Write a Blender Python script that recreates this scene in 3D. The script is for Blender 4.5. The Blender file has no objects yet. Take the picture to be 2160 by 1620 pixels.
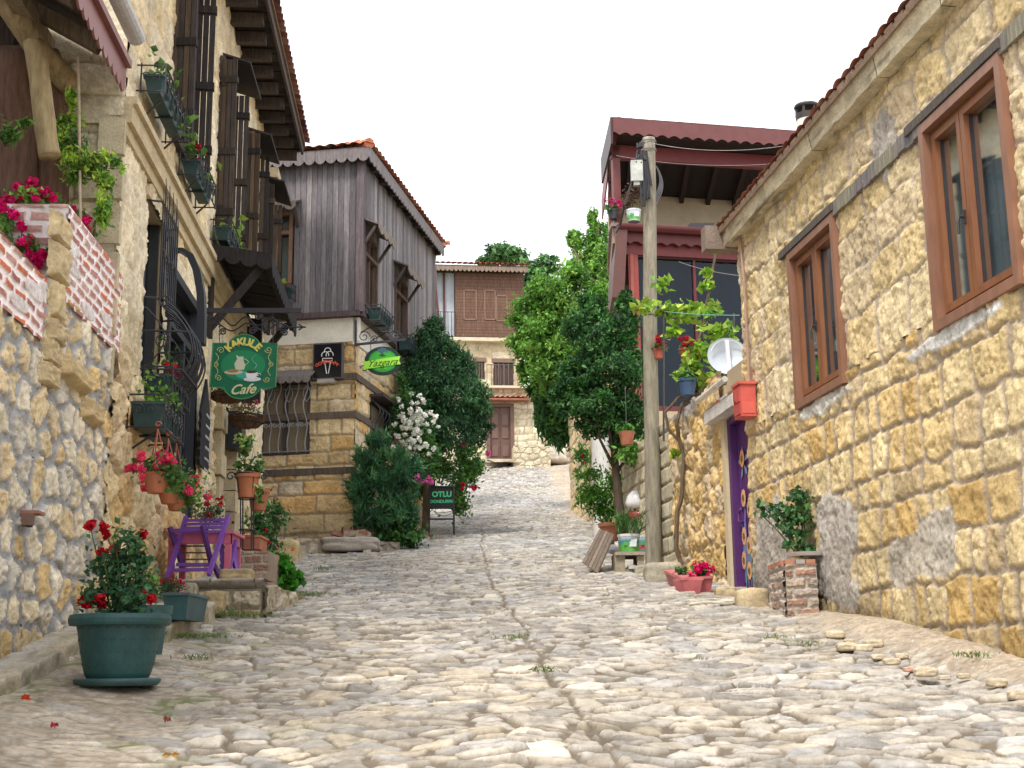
import bpy, math, random
import numpy as np
from mathutils import Vector, Matrix
R_ = math.radians
rnd = np.random.RandomState(7)

# ------------------------------------------------------------------ camera, sky, sun
SC = bpy.context.scene
COL = SC.collection
FPX = 2800.0                      # focal length in pixels of a 2160 wide picture
PITCH = math.atan(600 / FPX)
ROLL = -0.012
cam_d = bpy.data.cameras.new('camera')
cam_d.sensor_width = 36
cam_d.lens = 36 * FPX / 2160
cam_d.clip_start = 0.05
cam_d.clip_end = 3000
cam = bpy.data.objects.new('camera', cam_d)
COL.objects.link(cam)
CAM_M = Matrix.Rotation(math.pi / 2 + PITCH, 4, 'X') @ Matrix.Rotation(ROLL, 4, 'Z')
cam.matrix_world = CAM_M
SC.camera = cam

W = bpy.data.worlds.new('World')
SC.world = W
W.use_nodes = True
nt = W.node_tree
nt.nodes.clear()
SUN_EL, SUN_AZ = R_(56), R_(205)      # azimuth measured from +Y clockwise
sky = nt.nodes.new('ShaderNodeTexSky')
sky.sky_type = 'NISHITA'
sky.sun_disc = False
sky.sun_elevation = SUN_EL
sky.sun_rotation = SUN_AZ
sky.dust_density = 3
mx = nt.nodes.new('ShaderNodeMix'); mx.data_type = 'RGBA'
mx.inputs[0].default_value = 0.86
mx.inputs[7].default_value = (10.6, 10.8, 11.2, 1)     # thick white overcast cloud
bg = nt.nodes.new('ShaderNodeBackground'); bg.inputs[1].default_value = 0.118
wo = nt.nodes.new('ShaderNodeOutputWorld')
nt.links.new(sky.outputs[0], mx.inputs[6])
nt.links.new(mx.outputs[2], bg.inputs[0])
nt.links.new(bg.outputs[0], wo.inputs[0])
sd = bpy.data.lights.new('sun', 'SUN')
sd.energy = 2.3; sd.angle = R_(12); sd.color = (1, .95, .87)
so = bpy.data.objects.new('sun', sd)
COL.objects.link(so)
sdir = Vector((math.sin(SUN_AZ) * math.cos(SUN_EL), math.cos(SUN_AZ) * math.cos(SUN_EL), math.sin(SUN_EL)))
so.rotation_euler = sdir.to_track_quat('Z', 'Y').to_euler()
so.location = sdir * 40
SC.view_settings.view_transform = 'Standard'
SC.view_settings.look = 'None'
SC.view_settings.exposure = 0.58
SC.view_settings.gamma = 1
SC.view_settings.use_curve_mapping = False
try:
    SC.cycles.max_bounces = 6; SC.cycles.diffuse_bounces = 3; SC.cycles.glossy_bounces = 2
    SC.cycles.transparent_max_bounces = 12; SC.cycles.use_denoising = True
except Exception: pass

# ------------------------------------------------------------------ picking points in the place
CM = np.array([list(r)[:3] for r in CAM_M])[:3]
def ray(px, py):
    return CM @ np.array([(px - 1080) / FPX, (810 - py) / FPX, -1.0])
def at(px, py, d):
    r = ray(px, py); return r * (d / r[1])
def base(y):
    y = np.asarray(y, float)
    z = -1.4 + .15 * y + .0016 * np.clip(y - 20, 0, 40) ** 2 + .128 * np.clip(y - 60, 0, None) * .4
    return z
def ground(px, py, dz=0.):
    r = ray(px, py); lo, hi = 3., 70.
    f = lambda d: r[2] * d / r[1] - (float(base(d)) + dz)
    lo_s = f(lo) > 0
    for d in np.arange(3., 70., .05):
        if (f(d) > 0) != lo_s: break
    return np.array([r[0] * d / r[1], d, float(base(d)) + dz])

class Frame:
    """a vertical wall plane: u runs along it, z is height, p stands proud of it"""
    def __init__(s, o, t, n):
        s.o = np.array(o, float); s.t = np.array(t, float); s.t /= np.linalg.norm(s.t)
        s.n = np.array(n, float); s.n /= np.linalg.norm(s.n)
    shear = 0.
    def pt(s, u, z, p=0.):
        u = u + s.shear * max(0., -p)
        q = s.o + s.t * u + s.n * p
        return np.array([q[0], q[1], z])
    def uv(s, px, py, p=0.):
        r = ray(px, py); o = s.o + s.n * p
        k = (o @ s.n) / (r[:2] @ s.n)
        q = r * k
        return float((q[:2] - o) @ s.t), float(q[2])
    def T(s): return np.array([s.t[0], s.t[1], 0.])
    def N(s): return np.array([s.n[0], s.n[1], 0.])
LW = Frame((-2.743, 0), (-.068, 1), (1, .068))                 # cafe and terrace, left side of the street
RW = Frame((2.56, 15), (.125, -1), (-1, -.125))                # stone house, right side (u grows towards us)
CW = np.array([-2.82, 23.2])
W1 = Frame(CW, (-1, .177), (-.177, -1))                        # wooden house, face towards us
W2 = Frame(CW, (.177, 1), (1, -.177))                          # wooden house, face to the street
_p = at(1300, 700, 25.)
RH = Frame(_p[:2], (1, .21), (.21, -1)); RH.shear = .27        # red timber house, its side wall runs askew
_p = at(905, 700, 50.)
FH = Frame(_p[:2], (1, .12), (.12, -1))                        # house at the end of the street
ZUP = np.array([0, 0, 1.])

# ------------------------------------------------------------------ noise
def hsh(a, b, s=0):
    a = np.asarray(a).astype(np.int64); b = np.asarray(b).astype(np.int64)
    n = (a * 374761393 + b * 668265263 + s * 974634777) & 0xffffffff
    n = ((n ^ (n >> 13)) * 1274126177) & 0xffffffff
    n = ((n ^ (n >> 15)) * 2246822519) & 0xffffffff
    return ((n ^ (n >> 16)) & 0xffffff) / float(0xffffff)
def vn(x, y, s=0):
    ix = np.floor(x); iy = np.floor(y); fx = x - ix; fy = y - iy
    fx = fx * fx * (3 - 2 * fx); fy = fy * fy * (3 - 2 * fy)
    a = hsh(ix, iy, s); b = hsh(ix + 1, iy, s); c = hsh(ix, iy + 1, s); d = hsh(ix + 1, iy + 1, s)
    return (a * (1 - fx) + b * fx) * (1 - fy) + (c * (1 - fx) + d * fx) * fy
def fbm(x, y, s=0, o=4):
    r = 0; a = .5; t = 0
    for i in range(o):
        r = r + a * vn(x, y, s + i * 17); t += a; a *= .5; x = x * 2.03 + 3.1; y = y * 2.03 + 7.7
    return r / t
def sst(a, b, x):
    t = np.clip((x - a) / (b - a), 0, 1); return t * t * (3 - 2 * t)
def worley(x, y, s=0, jit=.8, stag=True):
    ix = np.floor(x).astype(np.int64); iy = np.floor(y).astype(np.int64)
    best = np.full(x.shape, 9.); bx = np.zeros_like(x); by = np.zeros_like(x); bi = np.zeros(x.shape, np.int64); bj = bi.copy()
    def cell(i, j):
        ox = (.5 + jit * (hsh(i, j, s) - .5)) + (np.where(j % 2 == 0, .5, 0) if stag else 0)
        oy = .5 + jit * (hsh(i, j, s + 5) - .5)
        return i + ox, j + oy
    for j in (-1, 0, 1):
        for i in (-2, -1, 0, 1):
            cx, cy = cell(ix + i, iy + j)
            d = (cx - x) ** 2 + (cy - y) ** 2
            m = d < best
            best = np.where(m, d, best); bx = np.where(m, cx, bx); by = np.where(m, cy, by)
            bi = np.where(m, ix + i, bi); bj = np.where(m, iy + j, bj)
    ed = np.full(x.shape, 9.)
    for j in (-2, -1, 0, 1, 2):
        for i in (-3, -2, -1, 0, 1, 2):
            cx, cy = cell(ix + i, iy + j)
            dx = cx - bx; dy = cy - by; L = np.sqrt(dx * dx + dy * dy)
            ok = L > 1e-6; Ls = np.where(ok, L, 1)
            e = ((cx + bx) / 2 - x) * dx / Ls + ((cy + by) / 2 - y) * dy / Ls
            ed = np.where(ok & (e < ed), e, ed)
    return ed, bi, bj, x - bx, y - by

# ------------------------------------------------------------------ mesh collector
class MB:
    def __init__(s): s.V = []; s.C = []; s.F = []; s.n = 0
    def add(s, v, f, c=(1, 1, 1)):
        v = np.asarray(v, float).reshape(-1, 3)
        c = np.asarray(c, float)
        if c.ndim == 1: c = np.tile(c, (len(v), 1))
        f = f if isinstance(f, np.ndarray) else list(f)
        s.V.append(v); s.C.append(c)
        if isinstance(f, np.ndarray): s.F.append((f.astype(np.int64) + s.n))
        else:
            by = {}
            for q in f: by.setdefault(len(q), []).append(q)
            for k, l in by.items(): s.F.append(np.array(l, np.int64) + s.n)
        s.n += len(v)
        return s
    def hexa(s, P, c=(1, 1, 1)):
        return s.add(P, [(0, 3, 2, 1), (4, 5, 6, 7), (0, 1, 5, 4), (1, 2, 6, 5), (2, 3, 7, 6), (3, 0, 4, 7)], c)
    def box(s, c, ax, c3=(1, 1, 1), bev=0):
        c = np.asarray(c, float); a, b, d = [np.asarray(q, float) for q in ax]
        P = [c - a - b - d, c + a - b - d, c + a + b - d, c - a + b - d, c - a - b + d, c + a - b + d, c + a + b + d, c - a + b + d]
        return s.hexa(P, c3)
    def bx(s, x0, x1, y0, y1, z0, z1, c=(1, 1, 1)):
        return s.hexa([(x0, y0, z0), (x1, y0, z0), (x1, y1, z0), (x0, y1, z0), (x0, y0, z1), (x1, y0, z1), (x1, y1, z1), (x0, y1, z1)], c)
    def fb(s, fr, u0, u1, z0, z1, p0, p1, c=(1, 1, 1)):
        q = fr.pt
        return s.hexa([q(u0, z0, p0), q(u1, z0, p0), q(u1, z0, p1), q(u0, z0, p1), q(u0, z1, p0), q(u1, z1, p0), q(u1, z1, p1), q(u0, z1, p1)], c)
    def beam(s, a, b, w, h=None, c=(1, 1, 1), up=ZUP):
        a = np.asarray(a, float); b = np.asarray(b, float); h = h or w
        d = b - a; L = np.linalg.norm(d); d = d / L
        x = np.cross(d, up)
        if np.linalg.norm(x) < 1e-3: x = np.cross(d, (0, 1, 0))
        x /= np.linalg.norm(x); y = np.cross(x, d)
        return s.box((a + b) / 2, (d * L / 2, x * w / 2, y * h / 2), c)
    def tube(s, pts, r, seg=6, c=(1, 1, 1), cap=True):
        P = np.asarray(pts, float); n = len(P)
        rr = np.full(n, r) if np.isscalar(r) else np.asarray(r, float)
        T = np.gradient(P, axis=0); T /= (np.linalg.norm(T, axis=1)[:, None] + 1e-9)
        ref = np.array([0, 0, 1.]) if abs(T[0][2]) < .9 else np.array([1., 0, 0])
        V = []
        for i in range(n):
            x = np.cross(T[i], ref); x /= np.linalg.norm(x) + 1e-9; y = np.cross(T[i], x); ref = -np.cross(T[i], x) if False else np.cross(x, T[i])
            a = np.arange(seg) * 2 * np.pi / seg
            V.append(P[i] + rr[i] * (np.cos(a)[:, None] * x + np.sin(a)[:, None] * y))
        F = []
        for i in range(n - 1):
            for k in range(seg):
                k2 = (k + 1) % seg
                F.append((i * seg + k, i * seg + k2, (i + 1) * seg + k2, (i + 1) * seg + k))
        V = np.concatenate(V)
        if cap: F.append(tuple(range(seg))[::-1]); F.append(tuple(range((n - 1) * seg, n * seg)))
        return s.add(V, F, c)
    def lathe(s, prof, o, seg=28, c=(1, 1, 1), sx=1, sy=1, cols=None, ax=None):
        o = np.asarray(o, float); V = []; F = []; CC = []
        X, Y, Z = (np.eye(3) if ax is None else [np.asarray(q, float) for q in ax])
        for i, (r, z) in enumerate(prof):
            for k in range(seg):
                a = 2 * np.pi * k / seg
                V.append(o + X * r * math.cos(a) * sx + Y * r * math.sin(a) * sy + Z * z)
                CC.append(c if cols is None else cols[i])
        for i in range(len(prof) - 1):
            for k in range(seg):
                k2 = (k + 1) % seg
                F.append((i * seg + k, i * seg + k2, (i + 1) * seg + k2, (i + 1) * seg + k))
        return s.add(V, F, np.array(CC, float))
    def disc(s, o, X, Y, r, ry=None, seg=24, c=(1, 1, 1), th=0.004):
        o = np.asarray(o, float); ry = ry or r; a = np.arange(seg) * 2 * np.pi / seg
        P = [(r * math.cos(t), ry * math.sin(t)) for t in a]
        return s.poly(o, X, Y, P, th, c)
    def poly(s, o, X, Y, P, th=.01, c=(1, 1, 1)):
        """2-D outline P on axes X, Y through o, thickened by th along X x Y"""
        o = np.asarray(o, float); X = np.asarray(X, float); Y = np.asarray(Y, float); N = np.cross(X, Y); n = len(P)
        A = [o + X * a + Y * b for a, b in P]; B = [v + N * th for v in A]
        F = [tuple(range(n))[::-1], tuple(range(n, 2 * n))] + [(i, (i + 1) % n, n + (i + 1) % n, n + i) for i in range(n)]
        return s.add(A + B, F, c)
    def build(s, name, mat, parent=None, smooth=False, auto=None):
        V = np.concatenate(s.V); C = np.concatenate(s.C)
        q_ = parent
        while q_ is not None: V = V - np.array(q_.location); q_ = q_.parent
        me = bpy.data.meshes.new(name)
        tot = np.concatenate([np.full(len(f), f.shape[1]) for f in s.F]); lp = np.concatenate([f.ravel() for f in s.F])
        me.vertices.add(len(V)); me.vertices.foreach_set('co', V.ravel())
        me.loops.add(len(lp)); me.loops.foreach_set('vertex_index', lp.astype(np.int32))
        me.polygons.add(len(tot))
        st = np.concatenate([[0], np.cumsum(tot)[:-1]])
        me.polygons.foreach_set('loop_start', st.astype(np.int32)); me.polygons.foreach_set('loop_total', tot.astype(np.int32))
        a = me.attributes.new('Col', 'FLOAT_COLOR', 'POINT')
        a.data.foreach_set('color', np.hstack([np.clip(C, 0, 1), np.ones((len(C), 1))]).ravel())
        me.update(calc_edges=True); me.validate()
        me.polygons.foreach_set('use_smooth', np.full(len(me.polygons), bool(smooth)))
        me.materials.append(mat)
        o = bpy.data.objects.new(name, me); COL.objects.link(o)
        if parent is not None: o.parent = parent
        return o

def tag(o, label, cat=None, group=None, kind=None):
    if label: o['label'] = label
    if cat: o['category'] = cat
    if group: o['group'] = group
    if kind: o['kind'] = kind
    return o
def thing(name, label, cat, loc=(0, 0, 0), group=None):
    o = bpy.data.objects.new(name, None); COL.objects.link(o)
    o.empty_display_size = .1
    o.location = Vector([float(q) for q in loc])
    return tag(o, label, cat, group)

# ------------------------------------------------------------------ materials
def M(name, rough=.8, nz=(6, .25), bump=(30, .3), st=(1, 1, 1), metal=0, spec=.5, transl=0, fine=None, coat=0, hv=0):
    m = bpy.data.materials.new(name); m.use_nodes = True; n = m.node_tree; N = n.nodes; L = n.links
    b = N['Principled BSDF']; b.inputs['Roughness'].default_value = rough; b.inputs['Metallic'].default_value = metal
    b.inputs['Specular IOR Level'].default_value = spec
    if coat: b.inputs['Coat Weight'].default_value = coat
    at_ = N.new('ShaderNodeAttribute'); at_.attribute_name = 'Col'
    tc = N.new('ShaderNodeTexCoord'); mp = N.new('ShaderNodeMapping'); mp.inputs['Scale'].default_value = st
    L.new(tc.outputs['Object'], mp.inputs[0])
    col = at_.outputs['Color']
    for k, (sc, am) in enumerate([nz] + ([fine] if fine else [])):
        if am <= 0: continue
        t = N.new('ShaderNodeTexNoise'); t.inputs['Scale'].default_value = sc; t.inputs['Detail'].default_value = 6; t.inputs['Roughness'].default_value = .62
        L.new(mp.outputs[0], t.inputs[0])
        r = N.new('ShaderNodeMapRange'); r.inputs[1].default_value = .3; r.inputs[2].default_value = .7
        r.inputs[3].default_value = 1 - am; r.inputs[4].default_value = 1 + am * .8
        L.new(t.outputs[0], r.inputs[0])
        x = N.new('ShaderNodeMix'); x.data_type = 'RGBA'; x.blend_type = 'MULTIPLY'; x.inputs[0].default_value = 1
        L.new(col, x.inputs[6]); L.new(r.outputs[0], x.inputs[7]); col = x.outputs[2]
    L.new(col, b.inputs['Base Color'])
    if bump and bump[1] > 0:
        t = N.new('ShaderNodeTexNoise'); t.inputs['Scale'].default_value = bump[0]; t.inputs['Detail'].default_value = 5; t.inputs['Roughness'].default_value = .65
        L.new(mp.outputs[0], t.inputs[0])
        bp = N.new('ShaderNodeBump'); bp.inputs['Strength'].default_value = bump[1]; bp.inputs['Distance'].default_value = .02
        L.new(t.outputs[0], bp.inputs['Height']); L.new(bp.outputs[0], b.inputs['Normal'])
    if transl:
        tr = N.new('ShaderNodeBsdfTranslucent'); L.new(col, tr.inputs[0])
        ms = N.new('ShaderNodeMixShader'); ms.inputs[0].default_value = transl
        L.new(b.outputs[0], ms.inputs[1]); L.new(tr.outputs[0], ms.inputs[2]); L.new(ms.outputs[0], N['Material Output'].inputs[0])
    return m
MST = M('stone', .92, (5, .2), (38, .55), spec=.2, fine=(45, .22))
MCB = M('cobble_stone', .8, (9, .16), (45, .35), spec=.35, fine=(70, .14))
MPL = M('plaster', .93, (3, .12), (50, .25), spec=.2, fine=(30, .08))
MWD = M('weathered_wood', .85, (5, .35), (14, .5), st=(6, 6, .5), spec=.25, fine=(22, .35))
MWH = M('wood_along', .75, (8, .25), (18, .35), spec=.3, fine=(30, .2))
MPT = M('painted_wood', .5, (6, .12), (25, .12), spec=.4)
MBR = M('varnished_frame', .38, (10, .22), (20, .06), st=(1, 1, .25), spec=.5)
MIR = M('wrought_iron', .5, (20, .2), (60, .2), spec=.5)
MPC = M('plastic', .5, (4, .3), (8, .05), spec=.45, fine=(25, .14))
MTC = M('terracotta', .8, (7, .2), (50, .15), spec=.3)
MTL = M('roof_tile', .85, (5, .3), (40, .3), spec=.25)
MLF = M('leaf', .55, (3, .12), None, transl=.3, spec=.35)
MFL = M('petal', .6, (8, .1), None, transl=.25, spec=.2)
MBK = M('bark', .95, (8, .35), (25, .7), st=(3, 3, .6), spec=.15)
MPA = M('sign_paint', .6, (14, .15), (40, .08), spec=.3)
MFT = M('flat_paint', .65, (6, .05), None, spec=.3)
MDR = M('dirt', .97, (3, .25), (60, .6), spec=.1, fine=(60, .3))
MEN = M('enamel', .3, (4, .08), None, spec=.5, coat=.3)
def glass(name, tint, refl=.35):
    m = bpy.data.materials.new(name); m.use_nodes = True; n = m.node_tree; N = n.nodes; L = n.links
    N.remove(N['Principled BSDF'])
    a = N.new('ShaderNodeBsdfTransparent'); a.inputs[0].default_value = (*tint, 1)
    g = N.new('ShaderNodeBsdfGlossy'); g.inputs['Roughness'].default_value = .03; g.inputs[0].default_value = (.9, .93, .95, 1)
    lw = N.new('ShaderNodeFresnel'); lw.inputs[0].default_value = 1.5
    mr = N.new('ShaderNodeMapRange'); mr.inputs[3].default_value = refl * .4; mr.inputs[4].default_value = .5; mr.inputs[2].default_value = 1.0
    L.new(lw.outputs[0], mr.inputs[0])
    ms = N.new('ShaderNodeMixShader'); L.new(mr.outputs[0], ms.inputs[0]); L.new(a.outputs[0], ms.inputs[1]); L.new(g.outputs[0], ms.inputs[2])
    L.new(ms.outputs[0], N['Material Output'].inputs[0]); return m
MGL = glass('window_glass', (.7, .76, .78), .16)
MGB = glass('blue_glass', (.5, .55, .6), .0)
MGD = glass('dark_glass', (.3, .34, .36), .16)

# ------------------------------------------------------------------ masonry as real relief
def relief(mb, U, V, H, C, pos, keep=None):
    """U,V,H,C arrays on a grid (rows, cols); pos(u, v, h) -> xyz arrays"""
    nr, nc = U.shape
    P = pos(U, V, H).reshape(-1, 3)
    i = np.arange(nr * nc).reshape(nr, nc)
    F = np.stack([i[:-1, :-1], i[:-1, 1:], i[1:, 1:], i[1:, :-1]], -1)
    if keep is not None:
        k = keep[:-1, :-1] & keep[:-1, 1:] & keep[1:, 1:] & keep[1:, :-1]
        F = F[k]
    F = F.reshape(-1, 4)
    used = np.zeros(nr * nc, bool); used[F.ravel()] = True
    mp = np.cumsum(used) - 1
    mb.add(P[used], mp[F], C.reshape(-1, 3)[used])
def pal(h, cols):
    cols = np.array(cols); n = len(cols); i = np.clip((h * n).astype(int), 0, n - 1); return cols[i]
def masonry(mb, fr, u0, u1, z0, z1, kind='course', size=(.34, .27), cols=((.5, .4, .25),), mortar=(.35, .3, .22), joint=.02, depth=.03,
            bevel=.035, seed=1, res=.016, holes=(), keepf=None, warp=.03, rough=.012, stain=None, patches=(), p0=0., slope=0., hfn=None, resu=None, ax=1.):
    nu = max(2, int((u1 - u0) / (resu or res)) + 1); nz = max(2, int((z1 - z0) / res) + 1)
    us = np.linspace(u0, u1, nu); zs = np.linspace(z0, z1, nz)
    for a, b, c, d in holes:        # snap grid lines to the openings
        for e in (a, b):
            k = np.argmin(abs(us - e)); us[k] = e if u0 < e < u1 else us[k]
        for e in (c, d):
            k = np.argmin(abs(zs - e)); zs[k] = e if z0 < e < z1 else zs[k]
    U, V = np.meshgrid(us, zs)
    sw, sh = size
    x = U + warp * (fbm(U * 3.3, V * 3.3, seed + 1, 3) - .5) * 2 + warp * .35 * (fbm(U * 14, V * 14, seed + 11, 2) - .5) * 2
    y = V + slope * U + warp * (fbm(U * 3.3, V * 3.3, seed + 2, 3) - .5) * 2 + warp * .35 * (fbm(U * 14, V * 14, seed + 12, 2) - .5) * 2
    if kind == 'rubble':
        ed, ci, cj, dx, dy = worley(x / sw, y / sh, seed, .75)
        ed = ed * (sw * ax + sh) / 2 ; hx = hsh(ci, cj, seed + 3); hy = hsh(ci, cj, seed + 4); dx = dx * sw; dy = dy * sh
    else:
        rg = np.random.RandomState(seed)
        e = [z0 - 1 + slope * min(u0, 0)]
        while e[-1] < z1 + 1 + abs(slope) * max(abs(u0), abs(u1)): e.append(e[-1] + sh * (rg.uniform(.75, 1.3) if kind == 'course' else 1))
        e = np.array(e); rI = np.clip(np.searchsorted(e, y) - 1, 0, len(e) - 2)
        dv = np.minimum(y - e[rI], e[rI + 1] - y)
        du = np.zeros_like(x); cI = np.zeros(x.shape, int); cx = np.zeros_like(x)
        for r in np.unique(rI):
            m = rI == r
            if kind == 'course':
                w = sw * rg.uniform(.5, 1.6, int((u1 - u0 + 4) / (sw * .5)) + 4); ee = u0 - 2 + np.cumsum(w)
            else:
                ee = u0 - 2 + (r % 2) * sw / 2 + np.arange(int((u1 - u0 + 4) / sw) + 4) * sw
            k = np.clip(np.searchsorted(ee, x[m]) - 1, 0, len(ee) - 2)
            du[m] = np.minimum(x[m] - ee[k], ee[k + 1] - x[m]); cI[m] = k; cx[m] = x[m] - (ee[k] + ee[k + 1]) / 2
        du = du * ax; kk = .012 if kind == 'course' else .004
        a = np.maximum(kk * 2.5 - du, 0); b = np.maximum(kk * 2.5 - dv, 0)
        ed = np.where((a > 0) & (b > 0), kk * 2.5 - np.sqrt(a * a + b * b), np.minimum(du, dv))
        hx = hsh(rI, cI, seed + 3); hy = hsh(rI, cI, seed + 4); dx = cx; dy = (y - (e[rI] + e[rI + 1]) / 2)
    edn = ed + .012 * (fbm(U * 28, V * 28, seed + 6, 3) - .5) * (1 if kind != 'brick' else .5)
    m = sst(joint * .5, joint * .5 + bevel, edn); mc = sst(joint * .5, joint * .5 + .012, edn)
    f1 = fbm(U * 9, V * 9, seed + 7, 4) - .5; f2 = fbm(U * 38, V * 38, seed + 8, 3) - .5
    pit = sst(.66, .8, fbm(U * 22, V * 22, seed + 13, 3)) if rough > .006 else 0
    H = m * (depth * (.7 + .6 * hx) + dx * (hy - .5) * .12 + dy * (hx - .5) * .12 + rough * 2.2 * f1 + rough * f2 - rough * 1.1 * pit) + (1 - m) * rough * .8 * (f1 + f2)
    C = pal(hx, cols) * (1 + (hy - .5)[..., None] * .22)
    v = fbm(U * 2.2, V * 2.2, seed + 21, 4)
    C = C * (.8 + .4 * v)[..., None] * (1 + .5 * f2 + .3 * f1)[..., None]
    mor = np.array(mortar)[None, None] * (.85 + .5 * fbm(U * 6, V * 6, seed + 22, 4))[..., None]
    C = C * mc[..., None] + mor * (1 - mc)[..., None]
    for (pu, pz, ru, rz, pc, ph) in patches:
        q = ((U - pu) / ru) ** 2 + ((V - pz) / rz) ** 2 + 2.0 * (fbm(U * 3.5, V * 3.5, seed + 31, 5) - .5)
        k = 1 - sst(.75, 1.0, q)
        H = H * (1 - k) + k * (ph + rough * 2.2 * f1 + rough * 1.3 * f2); C = C * (1 - k)[..., None] + np.array(pc) * (1 + .5 * f2 + .4 * f1)[..., None] * k[..., None]
    if stain is not None: C = C * stain(U, V)[..., None]
    if hfn is not None: H = hfn(U, V, H)
    keep = np.ones(U.shape, bool)
    for a, b, c, d in holes: keep &= ~((U > a + 1e-4) & (U < b - 1e-4) & (V > c + 1e-4) & (V < d - 1e-4))
    if keepf is not None: keep &= keepf(U, V)
    relief(mb, U, V, H + p0, C, lambda u, z, h: np.stack([fr.o[0] + fr.t[0] * u + fr.n[0] * h, fr.o[1] + fr.t[1] * u + fr.n[1] * h, z], -1), keep)
def tiles(mb, o, A, B, la, lb, pitch=.2, row=.34, amp=.045, cols=((.5, .17, .09), (.58, .22, .12), (.45, .15, .1), (.62, .28, .17)), res=.03, seed=3):
    """barrel tiles: A along the eave, B up the slope"""
    o, A, B = [np.asarray(q, float) for q in (o, A, B)]; N = np.cross(A, B); N /= np.linalg.norm(N)
    if N[2] < 0: N = -N
    na = int(la / res) + 2; bs = []
    for r in range(int(lb / row) + 1): bs += [r * row, r * row + row * .5, r * row + row - .004]
    bs = np.array([b for b in bs if b <= lb + .01])
    a = np.linspace(0, la, na); U, V = np.meshgrid(a, bs)
    ti = np.floor(U / pitch); tj = np.floor((V + 1e-6) / row); fr = V / row - tj
    H = amp * np.abs(np.sin(np.pi * U / pitch)) ** .7 + .03 * (1 - fr) + .012 * (hsh(ti, tj, seed) - .5)
    C = pal(hsh(ti, tj, seed + 1), cols) * (.75 + .5 * fbm(U * 5, V * 5, seed, 3))[..., None]
    C = C * (1 - .45 * sst(.62, .75, fbm(U * 1.5, V * 1.5, seed + 9, 4)))[..., None]
    relief(mb, U, V, H, C, lambda u, v, h: o + u[..., None] * A + v[..., None] * B + h[..., None] * N)
def boards(mb, o, X, Y, N, w, h, bw=.11, th=.02, gap=.006, cols=((.2, .17, .2),), seed=1, cut=None, jit=.006):
    """parallel boards running along Y, laid side by side along X"""
    rg = np.random.RandomState(seed); o, X, Y, N = [np.asarray(q, float) for q in (o, X, Y, N)]
    x = 0; cols = np.array(cols)
    while x < w - 1e-3:
        b = min(bw * rg.uniform(.85, 1.15), w - x); y0, y1 = 0, h
        if cut is not None: 
            spans = cut(x + b / 2)
        else: spans = [(0, h)]
        c = cols[rg.randint(len(cols))] * rg.uniform(.8, 1.2); p = rg.uniform(0, jit)
        for (y0, y1) in spans:
            if y1 - y0 > .01:
                mb.box(o + X * (x + b / 2) + Y * (y0 + y1) / 2 + N * (th / 2 + p), (X * (b - gap) / 2, Y * (y1 - y0) / 2, N * th / 2), c)
        x += b
def scallop(mb, o, X, Y, N, w, h, n, th=.02, c=(.3, .25, .25), dip=.4):
    """fascia board with a scalloped lower edge; Y points down"""
    o, X, Y, N = [np.asarray(q, float) for q in (o, X, Y, N)]
    m = n * 8
    for i in range(m):
        t0, t1 = i / m, (i + 1) / m
        g = lambda t: h * (1 - dip * (1 - abs(math.sin(math.pi * t * n)) ** .7))
        a, b = o + X * w * t0, o + X * w * t1
        mb.hexa([a, b, b + Y * g(t1), a + Y * g(t0), a + N * th, b + N * th, b + Y * g(t1) + N * th, a + Y * g(t0) + N * th], c)

# ------------------------------------------------------------------ leaves and flowers
def leafs(mb, P, L, Wd, col, rg, up=.0, dirs=None, fold=.25, var=.3, curl=.0):
    n = len(P)
    if n == 0: return
    d = rg.normal(size=(n, 3)) if dirs is None else np.asarray(dirs) + rg.normal(size=(n, 3)) * .35
    d[:, 2] += up; d /= np.linalg.norm(d, axis=1)[:, None]
    s = np.cross(d, rg.normal(size=(n, 3)) * .7 + np.array([0, 0, 1.])); s /= np.linalg.norm(s, axis=1)[:, None] + 1e-9
    N = np.cross(s, d); sz = rg.uniform(.65, 1.25, n)[:, None]
    a = P - d * L * .5 * sz; m = P + N * (fold * Wd) * sz; e = P + d * L * .5 * sz - ZUP * curl * L
    V = np.stack([a, m - s * Wd * .5 * sz - d * L * .06, e, m + s * Wd * .5 * sz - d * L * .06], 1)
    # two folded halves meeting on the midrib
    F = np.arange(n)[:, None] * 4 + np.array([[0, 1, 2, 3]])
    T = np.concatenate([F[:, [0, 1, 2]], F[:, [0, 2, 3]]])
    c = np.asarray(col, float)
    if c.ndim == 1: c = np.tile(c, (n, 1))
    c = c * rg.uniform(1 - var, 1 + var, n)[:, None] * (1 + rg.uniform(-.12, .12, (n, 3)))
    mb.add(V.reshape(-1, 3), T, np.repeat(c, 4, 0))
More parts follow.
